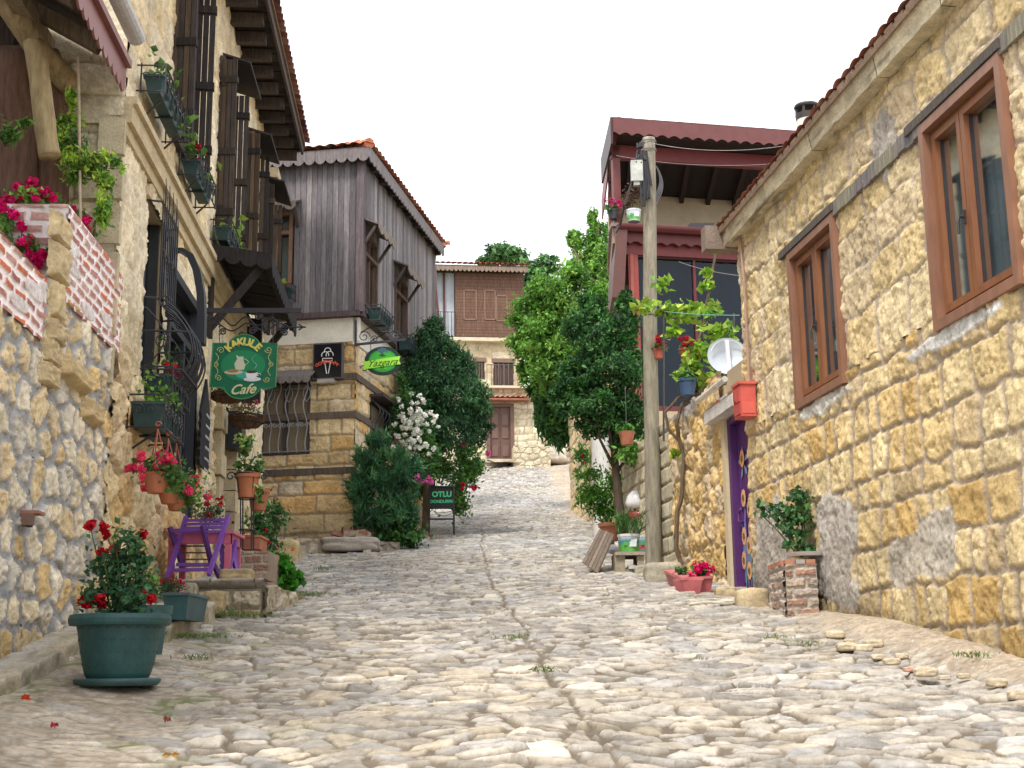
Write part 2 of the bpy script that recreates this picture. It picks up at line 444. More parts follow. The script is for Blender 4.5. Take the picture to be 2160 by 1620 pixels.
def crown(mb, blobs, n, L, Wd, cols, rg, shell=.55, k=26, sig=.17, up=0, droop=0, var=.3, dirs=None, curl=0.):
    blobs = np.array(blobs, float)
    if blobs.shape[1] == 4: blobs = np.hstack([blobs, blobs[:, 3:4], blobs[:, 3:4]])
    w = (blobs[:, 3] * blobs[:, 5]); w /= w.sum()
    cols = np.array(cols, float)
    for b, ww in zip(blobs, w):
        m = int(n * ww); kk = max(4, int(k * (1 if len(blobs) < 6 else 1)))
        q = rg.normal(size=(kk, 3)); q /= np.linalg.norm(q, axis=1)[:, None]
        q *= (shell + (1 - shell) * rg.rand(kk))[:, None]
        cc = cols[rg.randint(len(cols), size=kk)] * rg.uniform(.7, 1.35, kk)[:, None]
        i = rg.randint(kk, size=m)
        P = q[i] + rg.normal(size=(m, 3)) * sig * rg.uniform(.5, 1.4, (m, 1))
        if droop: P[:, 2] -= droop * np.abs(rg.normal(size=m)) * .3
        P = b[:3] + P * b[3:6]
        leafs(mb, P, L, Wd, cc[i], rg, up, var=var, curl=curl, dirs=None if dirs is None else np.tile(dirs, (m, 1)))
def blob(px, py, rx, d, ry=None, dy=None):
    c = at(px, py, d); s = d / FPX
    return (c[0], c[1], c[2], rx * s, (dy if dy is not None else rx * s), (ry or rx) * s)
def heads(mb, centers, r, col, rg, petals=22, size=.5):
    for c in np.asarray(centers, float).reshape(-1, 3):
        q = rg.normal(size=(petals, 3)); q /= np.linalg.norm(q, axis=1)[:, None]; rr = r * rg.uniform(.8, 1.15)
        P = c + q * rr * rg.uniform(.35, 1, (petals, 1))
        leafs(mb, P, rr * size * 2, rr * size * 1.8, np.array(col) * rg.uniform(.85, 1.15), rg, dirs=np.cross(q, rg.normal(size=(petals, 3))), fold=.15, var=.22)
def stems(mb, a, tips, r, rg, c=(.1, .13, .04), bend=.1):
    for t in tips:
        t = np.asarray(t, float); a_ = np.asarray(a, float) + rg.normal(size=3) * [.02, .02, 0]
        m = (a_ + t) / 2 + rg.normal(size=3) * bend * np.linalg.norm(t - a_) + np.array([0, 0, .05])
        P = [(1 - s) ** 2 * a_ + 2 * s * (1 - s) * m + s * s * t for s in np.linspace(0, 1, 7)]
        mb.tube(P, np.linspace(r, r * .5, 7), 5, c)
_txt = {}
def text(mb, s, o, X, Y, size, c, th=.004, shear=0., bold=0., align='CENTER', sp=1.):
    cu = bpy.data.curves.new('t', 'FONT'); cu.body = s; cu.size = size; cu.shear = shear; cu.offset = bold; cu.align_x = align; cu.align_y = 'CENTER'
    cu.space_character = sp; cu.resolution_u = 3; cu.extrude = th / 2
    ob = bpy.data.objects.new('t', cu); COL.objects.link(ob)
    dg = bpy.context.evaluated_depsgraph_get(); me = ob.evaluated_get(dg).to_mesh()
    n = len(me.vertices); v = np.zeros(n * 3); me.vertices.foreach_get('co', v); v = v.reshape(-1, 3)
    F = [tuple(p.vertices) for p in me.polygons]
    X = np.asarray(X, float); Y = np.asarray(Y, float); N = np.cross(X, Y)
    if F: mb.add(np.asarray(o, float) + v[:, :1] * X + v[:, 1:2] * Y + v[:, 2:3] * N, F, c)
    ob.to_mesh_clear() if False else None
    bpy.data.objects.remove(ob); bpy.data.curves.remove(cu)
def spiral(o, X, Y, r, turns=1.6, a0=0, n=22, sgn=1):
    o = np.asarray(o, float); X = np.asarray(X, float); Y = np.asarray(Y, float)
    return [o + (X * math.cos(a0 + sgn * t * turns * 6.283) + Y * math.sin(a0 + sgn * t * turns * 6.283)) * r * (1 - .82 * t) for t in np.linspace(0, 1, n)]
# ================================================================== GROUND
def street_z(x, y):
    z = base(y)
    rx = RW.o[0] + .125 * (15 - y)                       # line of the right wall
    z = z + .1 * sst(.6, .05, rx - x) * sst(13, 10.5, y) * (rx - x > -2)
    z = z + .10 * sst(1.2, .2, x - (-2.743 - .068 * y)) * sst(24, 20, y)
    return z
def seam_x(y): return np.interp(y, [5.5, 6.3, 7.7, 9.6, 12, 16.3, 24.5, 30], [.62, .52, .36, .2, .03, -.29, -.6, -.7])
mb = MB()
NR = 0
ys = [4.0]
while ys[-1] < 62: ys.append(ys[-1] + max(.014, .00185 * ys[-1]))
ys = np.array(ys); ncol = 620
xl = np.interp(ys, [4, 8, 12, 22.5, 24, 29, 40, 58], [-3.9, -3.75, -4, -4.6, -3.3, -2.3, -2.3, -3])
xr = np.interp(ys, [4, 8.7, 15, 20, 27, 40, 50, 60], [4.9, 3.9, 3.2, 2.9, 2.6, 2.5, 4.2, 8])
S = np.linspace(0, 1, ncol)[None]
X = xl[:, None] * (1 - S) + xr[:, None] * S; Y = np.repeat(ys[:, None], ncol, 1)
wx = X + .08 * (fbm(X * 2, Y * 2, 41, 3) - .5) * 2 + .022 * (fbm(X * 14, Y * 14, 141, 2) - .5) * 2
wy = Y + .1 * (fbm(X * 2, Y * 2, 42, 3) - .5) * 2 + .022 * (fbm(X * 14, Y * 14, 142, 2) - .5) * 2
cw, cl = .25, .135
ed, ci, cj, dx, dy = worley((wx - seam_x(Y)) / cw, wy / cl, 5, .85)
ed = ed * .18 + .004 * (fbm(X * 18, Y * 18, 43, 2) - .5)
hx = hsh(ci, cj, 3); hy = hsh(ci, cj, 4); hz = hsh(ci, cj, 6)
sd_ = np.abs(wx - seam_x(Y) + .02 * (fbm(X * 9, Y * 9, 77, 2) - .5)); seam = 1 - sst(.008, .03, sd_)
seam = seam * sst(31, 27, Y)
jw = .005 + .016 * sst(.45, .7, fbm(X * 1.3, Y * 1.3, 44, 3))
m = sst(jw - .002, jw + .013, ed) * (1 - seam); mc = sst(jw, jw + .009, ed) * (1 - seam)
f1 = fbm(X * 7, Y * 7, 45, 4) - .5; f2 = fbm(X * 30, Y * 30, 46, 3) - .5
lump = .07 * (fbm(X * .8, Y * .8, 47, 3) - .5)
H = m * (.02 + .016 * (hz - .5)) + m * (dx * (hx - .5) * .05 + dy * (hy - .55) * .06) + f1 * .03 + f2 * .006
# trodden earth filling the joints and burying the stones on the left and along the right wall
dm = sst(.3, 2.0, (-2.35 + .0 * Y) - X + 1.45 + 1.1 * (fbm(X * .9, Y * .6, 48, 4) - .5) * 2) * sst(14.5, 9, Y)
rxw = RW.o[0] + .125 * (15 - Y)
dr = sst(.62, .2, rxw - X + .35 * (fbm(X * 1.5, Y * 1.5, 49, 3) - .5)) * sst(15, 13, Y)
dfar = sst(26, 34, Y) * sst(.9, 1.6, X + .5 * (fbm(X * 1.1, Y, 50, 3) - .5)) * .9
dirt = np.clip(np.maximum(np.maximum(dm * .56, dr), dfar), 0, 1)
lvl = dirt * .045 + .008 * (fbm(X * 3, Y * 3, 51, 4) - .5) * dirt * 3 - .012 * (1 - dirt)
under = H < lvl
H2 = np.maximum(H, lvl + f2 * .004)
C = pal(hsh(ci, cj, 8), ((.58, .54, .47), (.54, .51, .46), (.62, .57, .48), (.48, .46, .43), (.60, .56, .49), (.55, .49, .39), (.50, .49, .47), (.64, .60, .53), (.40, .385, .36), (.46, .42, .36)))
C = C * (.82 + .34 * hx[..., None]) * (.72 + .56 * fbm(X * 3.2, Y * 3.2, 52, 4)[..., None]) * (1 - .3 * sst(.55, .75, fbm(X * 11, Y * 11, 152, 4)))[..., None] * (1 + .5 * f2[..., None] + .35 * f1[..., None])
warm = sst(.35, .75, fbm(X * .45, Y * .45, 53, 3))[..., None]
C = C * (1 - warm * np.array([-.02, .01, .06])) * np.array([1.0, .985, .985])
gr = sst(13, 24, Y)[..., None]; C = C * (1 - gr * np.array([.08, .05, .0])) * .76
J = np.array([.15, .12, .085]) * (.7 + .7 * fbm(X * 6, Y * 6, 54, 3))[..., None]
C = C * mc[..., None] + J * (1 - mc)[..., None]
D = np.array([.40, .325, .24]) * (.7 + .6 * fbm(X * 4, Y * 4, 55, 4))[..., None] * (1 + .9 * f2[..., None])
peb = sst(.72, .8, fbm(X * 45, Y * 45, 56, 2))[..., None]; D = D * (1 - peb) + np.array([.55, .52, .46]) * peb
du_ = (dirt * (H < lvl + .01))[..., None]; C = C * (1 - du_) + D * du_
gm = sst(.6, .72, fbm(X * 2.4, Y * 2.4, 57, 4)) * (1 - mc * .7) * sst(15, 8, Y) * sst(-.5, -2.2, X)
C = C * (1 - gm[..., None] * .7) + np.array([.12, .16, .04]) * gm[..., None] * .7
Z = street_z(X, Y) + lump + H2 - .03
relief(mb, X, Y, Z, C, lambda a, b, h: np.stack([a, b, h], -1))
tag(mb.build('cobbled_street', MCB, smooth=True), 'pale worn cobblestone lane climbing uphill between the houses', kind='structure')

# wide ground sheet carrying everything
mb = MB()
gx = np.concatenate([np.linspace(-700, -20, 12), np.linspace(-12, 12, 13), np.linspace(20, 700, 12)])
gy = np.concatenate([np.linspace(-300, -6, 8), np.linspace(-2, 80, 42), np.linspace(95, 900, 12)])
GX, GY = np.meshgrid(gx, gy)
prof = np.interp(gy, [-300, -100, 80, 160, 900], [-30, -16.4, float(base(80)), 26, 34]); sl = base(gy)
prof = np.where((gy > -6) & (gy < 85), sl, prof)
GZ = np.repeat(prof[:, None], len(gx), 1) - .12 + np.clip(np.abs(GX) - 40, 0, None) * .02 * (fbm(GX * .01, GY * .01, 3) - .3)
C = np.array([.30, .26, .18]) * (.7 + .6 * fbm(GX * .2, GY * .2, 4, 3))[..., None]
relief(mb, GX, GY, GZ, C, lambda a, b, h: np.stack([a, b, h], -1))
tag(mb.build('ground', MDR), 'earth hillside under the street and houses', kind='structure')

# raised pavement with kerb stones on the left
mb = MB()
U, V = np.meshgrid(np.arange(4, 12.2, .018), np.linspace(0, 1, 34))
ext = np.interp(U, [4, 9.7, 10.5, 12.4], [.34, .28, .78, .85]) + .05 * (fbm(U * 1.2, U * 0 + 3, 60, 3) - .5) * 2
st = np.floor(U / .62 + .3 * np.sin(U * 3)); ej = np.abs(U / .62 + .3 * np.sin(U * 3) - np.round(U / .62 + .3 * np.sin(U * 3)))
prf_p = np.where(V < .65, V / .65 * 1.0, 1.0); prf_z = np.where(V < .65, 0, -(V - .65) / .35)
rnd_ = sst(.5, .65, V) * sst(.85, .65, V)
P_ = ext * prf_p + .03 * rnd_ * 0 - .05 * sst(.6, .75, V) * sst(.45, .3, V) + .02 * (fbm(U * 9, V * 9, 61, 3) - .5)
Hh = .19 + .02 * (hsh(st, st * 0, 62) - .5) + prf_z * .26 + .03 * (fbm(U * 7, V * 5, 63, 4) - .5) - .03 * sst(.06, .0, ej)
gz = base(U) + Hh
C = pal(hsh(st, st * 0, 64), ((.42, .36, .26), (.46, .4, .3), (.38, .34, .26))) * (.6 + .8 * fbm(U * 7, V * 9, 65, 4))[..., None]
top = (sst(.4, .3, V) * sst(.4, .5, fbm(U * 4, V * 3, 66, 3)))[..., None]; C = C * (1 - top) + np.array([.46, .42, .36]) * top
moss = (sst(.5, .7, fbm(U * 5, V * 4, 67, 4)) * sst(.55, .75, V))[..., None]; C = C * (1 - moss * .6) + np.array([.14, .14, .07]) * moss * .6
relief(mb, U, P_, gz, C, lambda u, p, z: np.stack([LW.o[0] + LW.t[0] * u + LW.n[0] * p, LW.t[1] * u + LW.n[1] * p, z], -1))
tag(mb.build('pavement', MST, smooth=True), 'narrow raised stone pavement with weathered kerb below the terrace wall', kind='structure')

# ================================================================== RIGHT STONE HOUSE
OCH = ((.60, .47, .27), (.56, .43, .24), (.62, .50, .31), (.58, .42, .20), (.52, .40, .23), (.64, .53, .34))
house = thing('stone_house', 'yellow stone house with brown framed windows on the right of the lane', 'house', RW.pt(0, float(base(15)), 0))
zc = RW.uv(1557, 518)[1]                                  # underside of the cornice
def rect(fr, a, b, c, d, p=0):
    q = [fr.uv(*k, p) for k in (a, b, c, d)]
    return min((q[0][0] + q[3][0]) / 2, (q[1][0] + q[2][0]) / 2), max((q[0][0] + q[3][0]) / 2, (q[1][0] + q[2][0]) / 2), (q[2][1] + q[3][1]) / 2, (q[0][1] + q[1][1]) / 2
WA = rect(RW, (1665, 545), (1765, 448), (1792, 800), (1695, 868))
WB = rect(RW, (1950, 270), (2122, 108), (2168, 600), (1985, 700))
print('windows', WA, WB, 'zc', zc)
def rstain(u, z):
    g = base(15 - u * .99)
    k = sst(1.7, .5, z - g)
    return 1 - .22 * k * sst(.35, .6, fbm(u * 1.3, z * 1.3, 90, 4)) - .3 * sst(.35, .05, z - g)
def R_color(u, z): return None
mb = MB()
pl = [(RW.uv(1765, 1160)[0], RW.uv(1765, 1170)[1], .55, .62, (.58, .53, .47), .022), (RW.uv(1640, 1160)[0] - .1, RW.uv(1640, 1170)[1], .75, .75, (.52, .47, .42), .02),
      (RW.uv(1985, 1150)[0], RW.uv(1985, 1150)[1], .42, .3, (.55, .50, .42), .014), (RW.uv(1870, 300)[0], RW.uv(1870, 300)[1], .3, .3, (.42, .38, .33), .015),
      (RW.uv(2020, 700)[0] , WB[2] - .06, .8, .07, (.66, .64, .60), .03), ((WA[0] + WA[1]) / 2, WA[2] - .07, .75, .08, (.66, .63, .57), .03),
      (RW.uv(1915, 1180)[0], RW.uv(1915, 1180)[1], .4, .2, (.5, .45, .37), .012)]
u1R = 9.6
UC = RW.uv(1557, 518)[0]; print('corner', UC)
us_split = RW.uv(1700, 700)[0]
ztop = zc + .02
low = WA[2] + .1
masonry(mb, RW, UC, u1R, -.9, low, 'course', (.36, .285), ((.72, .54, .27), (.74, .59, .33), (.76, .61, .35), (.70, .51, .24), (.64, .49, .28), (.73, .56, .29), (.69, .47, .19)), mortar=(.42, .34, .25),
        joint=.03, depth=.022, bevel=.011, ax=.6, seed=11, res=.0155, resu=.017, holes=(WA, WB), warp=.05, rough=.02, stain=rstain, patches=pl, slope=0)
masonry(mb, RW, UC, u1R, low, ztop, 'course', (.48, .42), ((.72, .58, .34), (.70, .54, .29), (.76, .62, .38), (.66, .53, .34), (.72, .56, .30)), mortar=(.46, .38, .29),
        joint=.018, depth=.014, bevel=.012, ax=.6, seed=23, res=.017, resu=.018, holes=(WA, WB), warp=.07, rough=.022, patches=pl)
mb.build('wall', MST, house, smooth=True)
mb = MB()                                               # the body of the house behind the facade
q = RW.pt
mb.hexa([q(UC, -.9, -.02), q(WA[0] - .15, -.9, -.02), q(WA[0] - .15, -.9, -6), q(UC, -.9, -6), q(UC, ztop, -.02), q(WA[0] - .15, ztop, -.02), q(WA[0] - .15, ztop, -6), q(UC, ztop, -6)], (.5, .38, .22))
mb.fb(RW, WA[1] + .15, WB[0] - .15, -.9, ztop, -6, -.02, (.4, .3, .2)); mb.fb(RW, WB[1] + .15, u1R, -.9, ztop, -6, -.02, (.5, .4, .25))
mb.fb(RW, WA[0] - .16, WA[1] + .16, -.9, WA[2] - .06, -6, -.03, (.4, .3, .2)); mb.fb(RW, WB[0] - .16, WB[1] + .16, -.9, WB[2] - .06, -6, -.03, (.4, .3, .2))
mb.fb(RW, WA[0] - .16, WA[1] + .16, WA[3] + .06, ztop, -6, -.03, (.4, .3, .2)); mb.fb(RW, WB[0] - .16, WB[1] + .16, WB[3] + .06, ztop, -6, -.03, (.4, .3, .2))
for w in (WA, WB): mb.fb(RW, w[0] - .16, w[1] + .16, w[2] - .06, w[3] + .06, -2.4, -2.3, (.12, .11, .1))
mb.build('wall_body', MPL, house)
# cornice made of long stone blocks
mb = MB(); rg = np.random.RandomState(4); u = UC - .1
while u < u1R:
    w = rg.uniform(.9, 1.6); a, b = u, min(u + w - .012, u1R)
    n = int((b - a) / .04) + 2
    U, V = np.meshgrid(np.linspace(a, b, n), np.linspace(0, 1, 26))
    # profile: underside out, curved face up, top back
    pp = np.where(V < .4, .14 * V / .4, .14 + .04 * ((V - .4) / .6) ** 1.5); zz = np.where(V < .4, 0, (V - .4) / .6 * .21)
    e = .018 * (fbm(U * 9, V * 7, 71, 4) - .5)
    C = np.array([.62, .54, .38]) * rg.uniform(.9, 1.1) * (.65 + .7 * fbm(U * 6, V * 2.5, 72, 4))[..., None]
    C = C * (1 - .5 * sst(.55, .75, fbm(U * 3, V * 5, 73, 4)))[..., None]
    relief(mb, U, pp + e, zc + zz + e * .5 + rg.uniform(-.008, .008), C, lambda u_, p, z: np.stack([RW.o[0] + RW.t[0] * u_ + RW.n[0] * p, RW.o[1] + RW.t[1] * u_ + RW.n[1] * p, z], -1))
    mb.fb(RW, a, b, zc + .01, zc + .2, -.02, .13, (.45, .37, .25)); u += w
mb.build('cornice', MST, house, smooth=True)
# tiled roof
roof = MB(); sl_ = .28; rn = math.hypot(1, sl_)
B = (RW.N() * -1 + ZUP * sl_) / rn
o = RW.pt(UC - .12, zc + .215, .21)
tiles(roof, o, RW.T(), B, u1R + .3, 4.2, pitch=.2, row=.36, amp=.028, res=.022, cols=((.48, .17, .10), (.54, .22, .14), (.42, .14, .09), (.56, .28, .19)))
ro = roof.build('roof', MTL, house, smooth=True)
mb = MB()
mb.box(RW.pt(u1R / 2, zc + .185, 0) + B * 1.6 + RW.N() * .18 + ZUP * -.0, (RW.T() * (u1R / 2 - UC * .5 + .1), B * 1.62, np.cross(RW.T(), B) * .02), (.34, .24, .17))
for k in range(46):                                      # rough mortar bedding and tile ends under the eave
    u = UC - .28 + k * .21
    mb.fb(RW, u + .02, u + .17, zc + .2 + rnd.uniform(-.01, .01), zc + .235, .1, .20, (.36, .25, .18))
mb.build('eave_board', MWH, house)
mb = MB()
mb.fb(RW, UC - .26, UC - .08, zc - .02, zc + .26, -.3, .36, (.26, .2, .16)); mb.build('gable_mortar', MST, house)
# timber tie beams
for (a, b) in (((1765, 447), (1962, 270)), ((2122, 110), (2200, 30))):
    ua, za = RW.uv(*a); ub, zb = RW.uv(*b); z = WA[3] + .03 if a[0] < 1900 else WB[3] + .04
    mb = MB(); n = 14; us = np.linspace(WA[1] - .02 if a[0] < 1900 else WB[1] - .1, WB[0] + .05 if a[0] < 1900 else u1R, n)
    for i in range(n - 1):
        mb.fb(RW, us[i], us[i + 1], z - .065 + .006 * math.sin(i * 2.1), z + .065 + .006 * math.sin(i * 1.3), -.02, .052 + .006 * math.sin(i * 3.3), (.24 + .04 * math.sin(i), .22 + .04 * math.sin(i), .19))
    mb.build('timber_tie', MWD, house)

for w in (WA, WB):
    mb = MB(); mb.fb(RW, w[0] - .22, w[1] + .03, w[3] + .012, w[3] + .085, -.1, .07, (.12, .105, .09)); mb.build('lintel', MWD, house)
def casement(parent, fr, w, depth=.06, frame_c=(.24, .095, .04), outer_c=(.27, .135, .085), handle=True, split=.5, curtain=True):
    u0, u1, z0, z1 = w
    f = MB(); t = .075
    for (a, b, c, d) in ((u0, u1, z0, z0 + t), (u0, u1, z1 - t, z1), (u0, u0 + t, z0 + t, z1 - t), (u1 - t, u1, z0 + t, z1 - t)):
        f.fb(fr, a, b, c, d, -.16, depth, outer_c)
    for (a, b, c, d) in ((u0 + t, u1 - t, z0 + t, z0 + t + .04), (u0 + t, u1 - t, z1 - t - .04, z1 - t), (u0 + t, u0 + t + .04, z0 + t + .04, z1 - t - .04), (u1 - t - .04, u1 - t, z0 + t + .04, z1 - t - .04)):
        f.fb(fr, a, b, c, d, -.14, depth - .07, frame_c)
    wf = f.build('window', MBR, parent)
    um = u0 + (u1 - u0) * split; k = t + .04
    for a, b in ((u0 + k, um - .006), (um + .006, u1 - k)):
        s = MB(); e = .055; g0, g1 = z0 + k, z1 - k
        for (p, q_, c, d) in ((a, b, g0, g0 + e), (a, b, g1 - e, g1), (a, a + e, g0 + e, g1 - e), (b - e, b, g0 + e, g1 - e)):
            s.fb(fr, p, q_, c, d, -.1, depth - .05, frame_c)
        s.build('sash', MBR, wf)
        g = MB(); g.fb(fr, a + e, b - e, g0 + e, g1 - e, -.052, -.046, (1, 1, 1)); g.build('pane', MGL, wf)
        g = MB()
        for x in (a + e, b - e - .012): g.fb(fr, x, x + .012, g0 + e, g1 - e, -.046, -.034, (.03, .03, .035))
        g.build('gasket', MPC, wf)
    if handle:
        h = MB(); x = um - .035; zz = (z0 + z1) / 2 - .1
        h.fb(fr, x - .015, x + .015, zz - .05, zz + .05, depth - .05, depth - .035, (.03, .03, .03)); h.tube([fr.pt(x, zz, depth - .04), fr.pt(x, zz, depth), fr.pt(x, zz - .04, depth + .01), fr.pt(x, zz - .13, depth + .01)], .011, 6, (.03, .03, .03))
        h.build('handle', MIR, wf)
    if curtain:
        c = MB(); n = 60; us = np.linspace(u0 + t, u1 - t, n)
        U, V = np.meshgrid(us, np.linspace(z0 + t, z0 + (z1 - z0) * .93, 6))
        relief(c, U, V, .02 * np.sin(U * 60) + - .17 + .01 * np.sin(U * 37), np.ones(U.shape + (3,)) * np.array([.72, .80, .86]), lambda a, b, h: np.stack([fr.o[0] + fr.t[0] * a + fr.n[0] * h, fr.o[1] + fr.t[1] * a + fr.n[1] * h, b], -1))
        c.build('curtain', MPL, wf, smooth=True)
    return wf
casement(house, RW, WA, split=.5); casement(house, RW, WB, split=.45)
# ================================================================== TERRACE WALL (left foreground)
CRM = ((.72, .61, .42), (.74, .65, .49), (.70, .56, .35), (.78, .70, .55), (.66, .52, .31), (.70, .51, .25), (.68, .62, .52))
def luv(px, py, p=0): return LW.uv(px, py, p)
tw = thing('terrace_wall', 'rubble stone terrace wall with grey mortar and whitewashed brick on top, left foreground', 'wall', LW.pt(8.6, float(base(8.6)), 0))
u_par, u_cor = luv(90, 600)[0], luv(136, 500)[0]; u_caf = luv(250, 700)[0]
z_st1 = luv(45, 690)[1]; z_ped = luv(45, 545)[1]; z_pt = luv(140, 432)[1]; z_pb = luv(150, 640)[1]
print('terrace', u_par, u_cor, u_caf, z_st1, z_ped, z_pt, z_pb)
GM = (.33, .33, .335)
mb = MB()
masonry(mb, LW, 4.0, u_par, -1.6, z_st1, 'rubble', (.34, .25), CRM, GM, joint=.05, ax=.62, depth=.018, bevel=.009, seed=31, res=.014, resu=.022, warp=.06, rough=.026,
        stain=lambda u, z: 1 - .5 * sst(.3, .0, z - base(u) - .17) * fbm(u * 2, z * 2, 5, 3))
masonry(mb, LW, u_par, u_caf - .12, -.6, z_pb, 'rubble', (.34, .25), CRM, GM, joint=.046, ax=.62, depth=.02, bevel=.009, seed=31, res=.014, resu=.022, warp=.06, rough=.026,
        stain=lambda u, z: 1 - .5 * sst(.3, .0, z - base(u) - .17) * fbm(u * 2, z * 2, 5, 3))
mb.build('stonework', MST, tw, smooth=True)
mb = MB(); mb.fb(LW, 4, u_par, -2, z_st1, -.45, -.02, (.4, .36, .3)); mb.fb(LW, u_par, u_caf - .12, -2, z_pb, -.6, -.02, (.4, .36, .3)); mb.build('wall_core', MPL, tw)
BRK = ((.50, .14, .07), (.46, .20, .15), (.40, .15, .12), (.52, .27, .22), (.58, .16, .07), (.62, .40, .34), (.5, .24, .2))
WM = (.88, .80, .80)
wash = lambda u, z: 1.0
def bricks(mb, fr, u0, u1, z0, z1, seed, **k):
    masonry(mb, fr, u0, u1, z0, z1, 'brick', (.245, .088), BRK, WM, joint=.034, depth=.012, bevel=.010, seed=seed, res=.0075, resu=.012, warp=.016, rough=.006,
            patches=[(fr_u, fr_z, .22, .06, (.72, .66, .64), .014) for fr_u, fr_z in k.get('sp', [])], p0=k.get('p0', 0))
mb = MB()
bricks(mb, LW, 4.5, u_par, z_st1, z_ped, 41, sp=[(8.6, z_st1 + .12), (9.2, z_ped - .1), (8.9, z_st1 + .3), (7.9, z_st1 + .2)], p0=.02)
mb.fb(LW, 4.5, u_par, z_st1 - .05, z_ped - .004, -.25, .0, (.62, .5, .46))
ztp = mb
U, V = np.meshgrid(np.arange(4.5, u_par + .02, .02), np.linspace(-.27, .035, 12))
relief(mb, U, V, z_ped + .012 * (fbm(U * 6, V * 6, 5, 3)), np.array([.6, .4, .34]) * (.7 + .6 * fbm(U * 5, V * 9, 6, 3))[..., None], lambda u, p, z: np.stack([LW.o[0] + LW.t[0] * u + LW.n[0] * p, LW.o[1] + LW.t[1] * u + LW.n[1] * p, z], -1))
mb.build('brick_parapet', MCB, tw, smooth=True)
TF = Frame(LW.pt(u_cor, 0, .02)[:2], (-1, -.068), (.068, -1))     # front face of the higher pier
mb = MB()
bricks(mb, LW, u_cor, u_caf - .05, z_pb - .05, z_pt, 43, sp=[(u_cor + .2, z_pb + .25), (u_cor + .7, z_pb + .05), (u_cor + .15, z_pb + .4), (u_cor + 1.3, z_pb + .15)], p0=.02)
masonry(mb, TF, 0, 1.9, z_ped - .3, z_pt, 'brick', (.27, .1), ((.42, .24, .20), (.38, .2, .17), (.46, .3, .26)), (.62, .56, .54), joint=.03, depth=.014, bevel=.012, seed=44, res=.01, warp=.02, rough=.006, p0=0)
mb.hexa([LW.pt(u_cor + .02, z_pb - .1, 0), LW.pt(u_caf - .05, z_pb - .1, 0), LW.pt(u_caf - .05, z_pb - .1, -1.9), LW.pt(u_cor + .02, z_pb - .1, -1.9),
         LW.pt(u_cor + .02, z_pt + .012, .01), LW.pt(u_caf - .05, z_pt + .012, .01), LW.pt(u_caf - .05, z_pt + .012, -1.9), LW.pt(u_cor + .02, z_pt + .012, -1.9)], (.55, .44, .40))
mb.build('brick_pier', MCB, tw, smooth=False)
# rough quoin stones at the step between the two heights
mb = MB(); rg = np.random.RandomState(9)
zq = z_st1 - .28
while zq < z_pb + .35:
    h = rg.uniform(.16, .3); w = rg.uniform(.28, .5)
    U, V = np.meshgrid(np.linspace(-.5, .5, 26), np.linspace(-.5, .5, 22))
    e = np.minimum(.5 - abs(U), .5 - abs(V)); hh = .07 * sst(0, .1, e) + .05 * (fbm(U * 4 + zq * 9, V * 4, 81, 4) - .5)
    C = np.array([.58, .46, .27]) * rg.uniform(.85, 1.1) * (.7 + .6 * fbm(U * 5 + zq, V * 5, 82, 4))[..., None]
    uc = (u_par + u_cor) / 2 + rg.uniform(-.06, .1)
    relief(mb, uc + U * w, zq + h / 2 + V * h, hh, C, lambda u_, z, p: np.stack([LW.o[0] + LW.t[0] * u_ + LW.n[0] * p, LW.o[1] + LW.t[1] * u_ + LW.n[1] * p, z], -1)); zq += h
for k, (uu, zz, w, h, d) in enumerate([(u_cor + .35, z_st1 - .05, 1.0, .2, .11), (u_cor + 1.0, z_st1 - .22, .6, .2, .09)]):
    U, V = np.meshgrid(np.linspace(-.5, .5, 40), np.linspace(-.5, .5, 22)); e = np.minimum(.5 - abs(U), .5 - abs(V))
    relief(mb, uu + U * w, zz + V * h, d * sst(0, .2, e) + .04 * (fbm(U * 4, V * 4, 83 + k, 4) - .5), np.array([.58, .44, .24]) * (.7 + .6 * fbm(U * 5, V * 5, 82, 4))[..., None], lambda u_, z, p: np.stack([LW.o[0] + LW.t[0] * u_ + LW.n[0] * p, LW.o[1] + LW.t[1] * u_ + LW.n[1] * p, z], -1))
mb.build('quoin_stones', MST, tw, smooth=True)
mb = MB(); a, b = luv(48, 1095)
mb.fb(LW, a - .09, a + .07, b + .03, b + .05, -.02, .13, (.34, .16, .11)); mb.fb(LW, a - .09, a - .07, b - .05, b + .03, -.02, .1, (.2, .12, .09)); mb.fb(LW, a - .07, a + .07, b - .05, b + .03, .02, .05, (.02, .02, .02))
mb.build('drain_tile', MTC, tw)

# ================================================================== CAFE BUILDING
cafe = thing('cafe_building', 'two storey cream stone cafe with dark shutters and deep wooden eaves on the left', 'building', LW.pt(12.1, float(base(12.1)), 0))
uA, uB = luv(256, 300)[0], 22.25
z_ev = luv(572, 330)[1] + .06
zl = luv(258, 230)[1]
print('cafe', uA, uB, 'eave', z_ev, 'ledge', zl)
wins = [13.95, 17.0, 19.5, 21.5]; WZ0, WZ1 = 5.72, 8.0
wh = .5
GW = (12.55, 13.45, 2.6, 4.62)
DW = (luv(347, 700)[0], luv(412, 700)[0], 1.75, 4.3)
AW = (17.45, 18.6, 1.6, 3.6)
holes = [(w - wh, w + wh, WZ0, WZ1) for w in wins] + [GW, DW, AW]
CC = ((.76, .63, .41), (.74, .60, .36), (.78, .67, .47), (.80, .70, .51))
mb = MB()
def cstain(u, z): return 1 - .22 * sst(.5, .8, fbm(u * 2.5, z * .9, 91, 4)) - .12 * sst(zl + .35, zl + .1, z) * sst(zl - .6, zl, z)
zj = 2.75
masonry(mb, LW, uA, uB, zj, z_ev, 'course', (.62, .4), CC, (.64, .52, .34), joint=.006, depth=.012, bevel=.03, seed=51, res=.024, resu=.026, holes=holes, warp=.03, rough=.022, stain=cstain)
